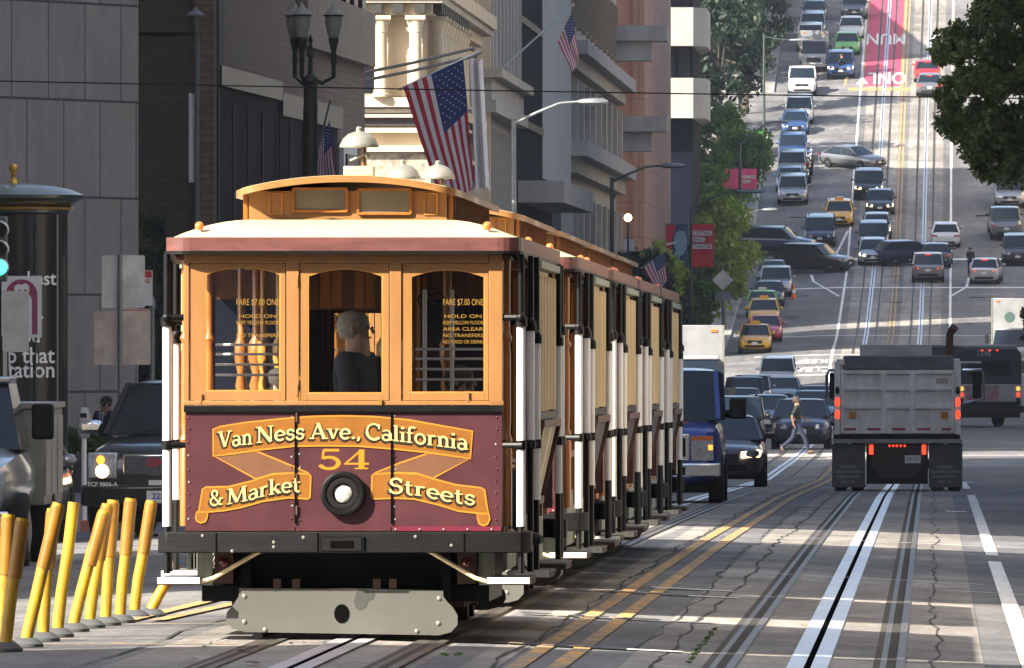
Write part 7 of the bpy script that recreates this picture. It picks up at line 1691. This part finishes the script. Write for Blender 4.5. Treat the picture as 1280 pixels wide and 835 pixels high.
# signal and white emblem sign in front of the kiosk
s = 100.0; X, Y = at(-6, s); zg = G(KL, Y) + .15; r = empty('traffic_signal', (X, Y, zg), 0, 'traffic signal showing green at the left edge', 'traffic light'); Z = lambda py: (VY - py) / s - zg
mb = MB(); mb.tube([(-.12, 0, 0), (-.12, 0, Z(250))], .055, M['kgreen'], 12); mb.build('pole', r); mb = MB(); mb.box(-.08, .14, 0, .22, Z(352), Z(270), M['kgreen']); h = mb.build('housing', r, bevel=.02)
for py, m_ in ((287, M['plastic']), (311, M['plastic']), (334, PM('lit green lens', (.05, 1, .55), .2, emis=2.2, ecol=(.03, .85, .5)))):
    mb = MB(); mb.lathe([(.10, 0), (.09, -.02), (.001, -.03)], (.05, -.001, Z(py)), m_, 20, 'y'); mb.build('lens', h)
    mb = MB(); n = 14; vs = []; 
    pts0 = [(.05 + .125 * math.cos(R(a)), Z(py) + .115 * math.sin(R(a))) for a in np.linspace(-20, 200, n)]
    for i in range(n - 1): mb.add([(pts0[i][0], 0, pts0[i][1]), (pts0[i + 1][0], 0, pts0[i + 1][1]), (pts0[i + 1][0], -.24, pts0[i + 1][1] - .02), (pts0[i][0], -.24, pts0[i][1] - .02)], [(0, 1, 2, 3)], M['signback'])
    mb.build('visor', h)
mb = MB(); mb.box(-.06, .16, -.02, .16, Z(480), Z(420), M['plastic']); mb.build('pedestrian_signal', r, bevel=.02)
s = 97.0; X, Y = at(24, s); r = empty('emblem_sign', (X, Y, 0), 0, 'white sign with a maroon arch and white bear in front of the kiosk', 'sign'); q = lambda px, py: ((px - 24) / s, (VY - py) / s)
M['maroon_p'] = PM('maroon print', (.25, .03, .08), .6)
mb = MB(); mb.box(*[q(2, 0)[0], q(52, 0)[0]], -.01, .01, q(0, 422)[1], q(0, 345)[1], M['ban_white']); p = mb.build('panel', r)
arch = [q(7, 418), q(7, 374)] + [(q(27, 374)[0] + 20 / s * math.cos(R(a)), q(0, 369)[1] + 20 / s * math.sin(R(a))) for a in range(180, -1, -15)] + [q(47, 374), q(47, 418)]
mb = MB(); mb.prism(arch, -.013, -.0105, M['maroon_p']); mb.build('arch', p)
arch = [q(14, 418), q(14, 378)] + [(q(27, 374)[0] + 13 / s * math.cos(R(a)), q(0, 376)[1] + 11 / s * math.sin(R(a))) for a in range(180, -1, -15)] + [q(40, 378), q(40, 418)]
mb = MB(); mb.prism(arch, -.016, -.0135, M['ban_white']); mb.build('inner_arch', p)
mb = MB(); mb.prism([q(*t) for t in ((18, 364), (18, 358), (22, 355), (27, 356), (32, 354), (36, 357), (37, 363), (35, 366), (33, 362), (30, 362), (29, 366), (26, 366), (26, 362), (23, 362), (22, 366), (20, 366))], -.0165, -.0137, M['ban_white']); mb.build('bear', p)
mb = MB(); mb.tube([(-.2, .05, G(KL, Y) + .15), (-.2, .05, q(0, 345)[1])], .03, M['kgreen'], 10); mb.build('pole', r)
s = 104.0; X, Y = at(22, s); r = empty('sign_post', (X, Y, 0), 0, 'plain grey sign back in front of the emblem sign', 'sign'); q = lambda px, py: ((px - 22) / s, (VY - py) / s)
mb = MB(); mb.prism(rounded(q(3, 0)[0], q(0, 440)[1], q(36, 0)[0], q(0, 364)[1]), 0, .006, M['galv']); mb.build('sign_panel', r); mb = MB(); mb.tube([(q(6, 0)[0], .03, G(KL, Y) + .1), (q(6, 0)[0], .03, q(0, 364)[1])], .025, M['galv'], 8); mb.build('pole', r)

# ================================================================ flags
M['f_red'] = PM('flag red', (.42, .015, .04), .85, var=.15, scale=3); M['f_white'] = PM('flag white', (.62, .62, .66), .85, var=.1, scale=3); M['f_blue'] = PM('flag blue', (.015, .03, .16), .85, var=.2, scale=3)
def us_flag(label, A, B, C, D, pole_=None, stars=True, name='national_flag', amp=.05, dim=1.0):
    """A, B: ends of the hoist edge along the pole (A canton end); C below B, D below A. 13 stripes run from hoist to fly."""
    A, B, C, D = map(Vector, (A, B, C, D)); base = (A + B) / 2; r = empty(name, base, 0, label, 'flag')
    def P(u, v):                                         # u across the stripes from A to B, v along them
        p = A.lerp(B, u).lerp(D.lerp(C, u), v); return p - base + Vector((0, amp * math.sin(u * 9 + v * 4) * (.2 + v), 0)) + Vector((amp * .5 * math.sin(v * 8 + u * 3) * v, 0, 0))
    mb = MB(); nv = 14; th = Vector((0, .012, 0))
    for k in range(13):
        for j in range(nv):
            v0, v1 = j / nv, (j + 1) / nv; m = M['f_red'] if k % 2 == 0 else M['f_white']
            if k < 7 and v0 < .40: m = M['f_blue']
            a, b, c, d = P(k / 13, v0), P((k + 1) / 13, v0), P((k + 1) / 13, v1), P(k / 13, v1); mb.add([a, b, c, d], [(0, 1, 2, 3)], m)
            mb.add([a + th, b + th, c + th, d + th], [(3, 2, 1, 0)], m)
    cl = mb.build('cloth', r)
    if stars:
        for i in range(9):
            for j in range(6 if i % 2 == 0 else 5):
                mb = MB(); c = P((.045 + i * .054), (.035 + .066 * (j + (.5 if i % 2 else 0)))) + Vector((0, -.02, 0)); rr = (A - B).length * .016
                mb.poly([c + Vector((rr * (1 if k % 2 == 0 else .42) * math.sin(math.pi * k / 5), 0, rr * (1 if k % 2 == 0 else .42) * math.cos(math.pi * k / 5))) for k in range(10)], M['f_white']); mb.build('star', cl)
    if pole_:
        mb = MB(); a, b = Vector(pole_[0]) - base, Vector(pole_[1]) - base; mb.tube([a, b], pole_[2], M['galv'], 8); mb.sphere(b, pole_[2] * 1.8, M['kgold']); mb.build('flag_pole', r)
def W3(px, py, s): return ((px - VX) / s, F / s, (VY - py) / s)
us_flag('largest national flag, hanging from a slanted pole in front of the pale grey building', W3(579, 74, 47), W3(504, 109, 47), W3(566, 300, 47), W3(592, 225, 47), (W3(600, 64, 46), W3(500, 111, 47), .03), amp=.04)
us_flag('small national flag high on a slanted pole by the black tower', W3(715, 15, 36), W3(697, 52, 36), W3(716, 92, 36), W3(724, 74, 36), (W3(617, 95, 38), W3(716, 6, 36), .035), amp=.03)
us_flag('small national flag hanging beside the ornate lamp', W3(412, 150, 52), W3(399, 186, 52), W3(392, 232, 52), W3(420, 222, 52), (W3(388, 225, 52), W3(413, 125, 52), .025), amp=.02)
us_flag('national flag drooping behind the last cable cars', W3(831, 316, 33), W3(803, 334, 33), W3(822, 366, 33), W3(834, 350, 33), (W3(836, 312, 33), W3(802, 335, 33), .02), amp=.02)
r = empty('state_flag', W3(595, 150, 40.5), 0, 'white state flag hanging just behind the largest national flag', 'flag'); b0 = Vector(W3(595, 150, 40.5))
mb = MB(); n = 10; tp = [Vector(W3(lerp(580, 603, i / n), 74 + 3 * math.sin(i), 40.5)) - b0 + Vector((0, .15 * math.sin(i * 1.3), 0)) for i in range(n + 1)]; bt = [Vector(W3(lerp(588, 612, i / n), 236 + 4 * math.sin(i * 2), 40.5)) - b0 + Vector((0, .15 * math.sin(i * 1.3 + 1), 0)) for i in range(n + 1)]
for i in range(n):
    mb.quad(bt[i], bt[i + 1], tp[i + 1], tp[i], M['f_white']); mb.quad(tp[i] + Vector((0, .012, 0)), tp[i + 1] + Vector((0, .012, 0)), bt[i + 1] + Vector((0, .012, 0)), bt[i] + Vector((0, .012, 0)), M['f_white'])
cl = mb.build('cloth', r); mb = MB(); c = Vector(W3(584, 121, 40.5)) - b0 + Vector((0, -.25, 0)); mb.poly([c + Vector((.09 * (1 if k % 2 == 0 else .42) * math.sin(math.pi * k / 5), 0, .09 * (1 if k % 2 == 0 else .42) * math.cos(math.pi * k / 5))) for k in range(10)], M['f_red']); mb.build('star', cl)
mb = MB(); mb.tube([Vector(W3(602, 66, 40.5)) - b0, Vector(W3(576, 78, 40.5)) - b0], .03, M['galv'], 8); mb.build('flag_pole', r)
for a, b, lb in (((434, 95, 47.1), (590, 61, 44), 'upper of two dark poles slung across the columned bank'), ((434, 105, 47.1), (594, 70, 44), 'lower of two dark poles slung across the columned bank')):
    p0, p1 = Vector(W3(*a)), Vector(W3(*b)); r = empty('bracket_pole', p0, 0, lb, 'pole'); mb = MB(); mb.tube([Vector((0, 0, 0)), (p1 - p0) * .5 + Vector((0, 0, -.03)), p1 - p0], .045, M['plastic'], 8); mb.build('rod', r); mb = MB(); mb.sphere(p1 - p0, .07, M['iron']); mb.build('knob', r)

# ================================================================ small litter
lit = [(240, 829, 'silver'), (256, 813, 'white'), (262, 810, 'white'), (303, 820, 'lightblue'), (315, 834, 'lightblue'), (270, 806, 'white'), (283, 805, 'white'), (364, 809, 'white'), (379, 808, 'white'), (405, 808, 'white'), (222, 818, 'tan')]
LLB = ['crumpled foil scrap on the road at the bottom left', 'thin white paper strip before the cable car', 'white paper scrap beside the thin strip', 'turquoise wrapper between the left rails', 'pale blue scrap at the bottom edge', 'tiny white scrap left of the fender', 'tiny white scrap under the left end of the fender', 'white crumb of litter below the fender, leftmost of three', 'white crumb of litter below the fender, middle of three', 'white crumb of litter below the fender, rightmost of three', 'tan leaf scrap near the yellow posts']
for (px, py, c_), lb in zip(lit, LLB):
    X, Y = hit(px, py); w_ = .055 if px in (240, 256, 303, 315) else .018; r_ = random.uniform(0, 3); mb = MB()
    pts = [(w_ * math.cos(a + r_) * random.uniform(.6, 1.2), w_ * 2.2 * math.sin(a + r_) * random.uniform(.6, 1.2), .012 + random.uniform(0, .012)) for a in np.linspace(0, 5.4, 7)]
    mb.poly(pts, P_[c_]); mb.poly([(x, y, z + .006) for x, y, z in pts][::-1], P_[c_]); tag(mb.build('litter', None, (X, Y, G(X, Y) + .004)), lb, 'litter', 'litter on the road')
# ================================================================ light haze down the street
mb = MB(); mb.box(-700, 500, -420, 1620, -8, 175, None)
hz = bpy.data.materials.new('haze'); hz.use_nodes = True; t = hz.node_tree; t.nodes.clear()
o_ = t.nodes.new('ShaderNodeOutputMaterial'); v_ = t.nodes.new('ShaderNodeVolumePrincipled'); v_.inputs['Color'].default_value = (.86, .92, 1, 1); v_.inputs['Density'].default_value = .00016; v_.inputs['Anisotropy'].default_value = .2
t.links.new(v_.outputs[0], o_.inputs['Volume'])
mb.mats = [hz]; mb.m = [0] * 6
h_ = mb.build('haze', smooth=False); tag(h_, kind='stuff')
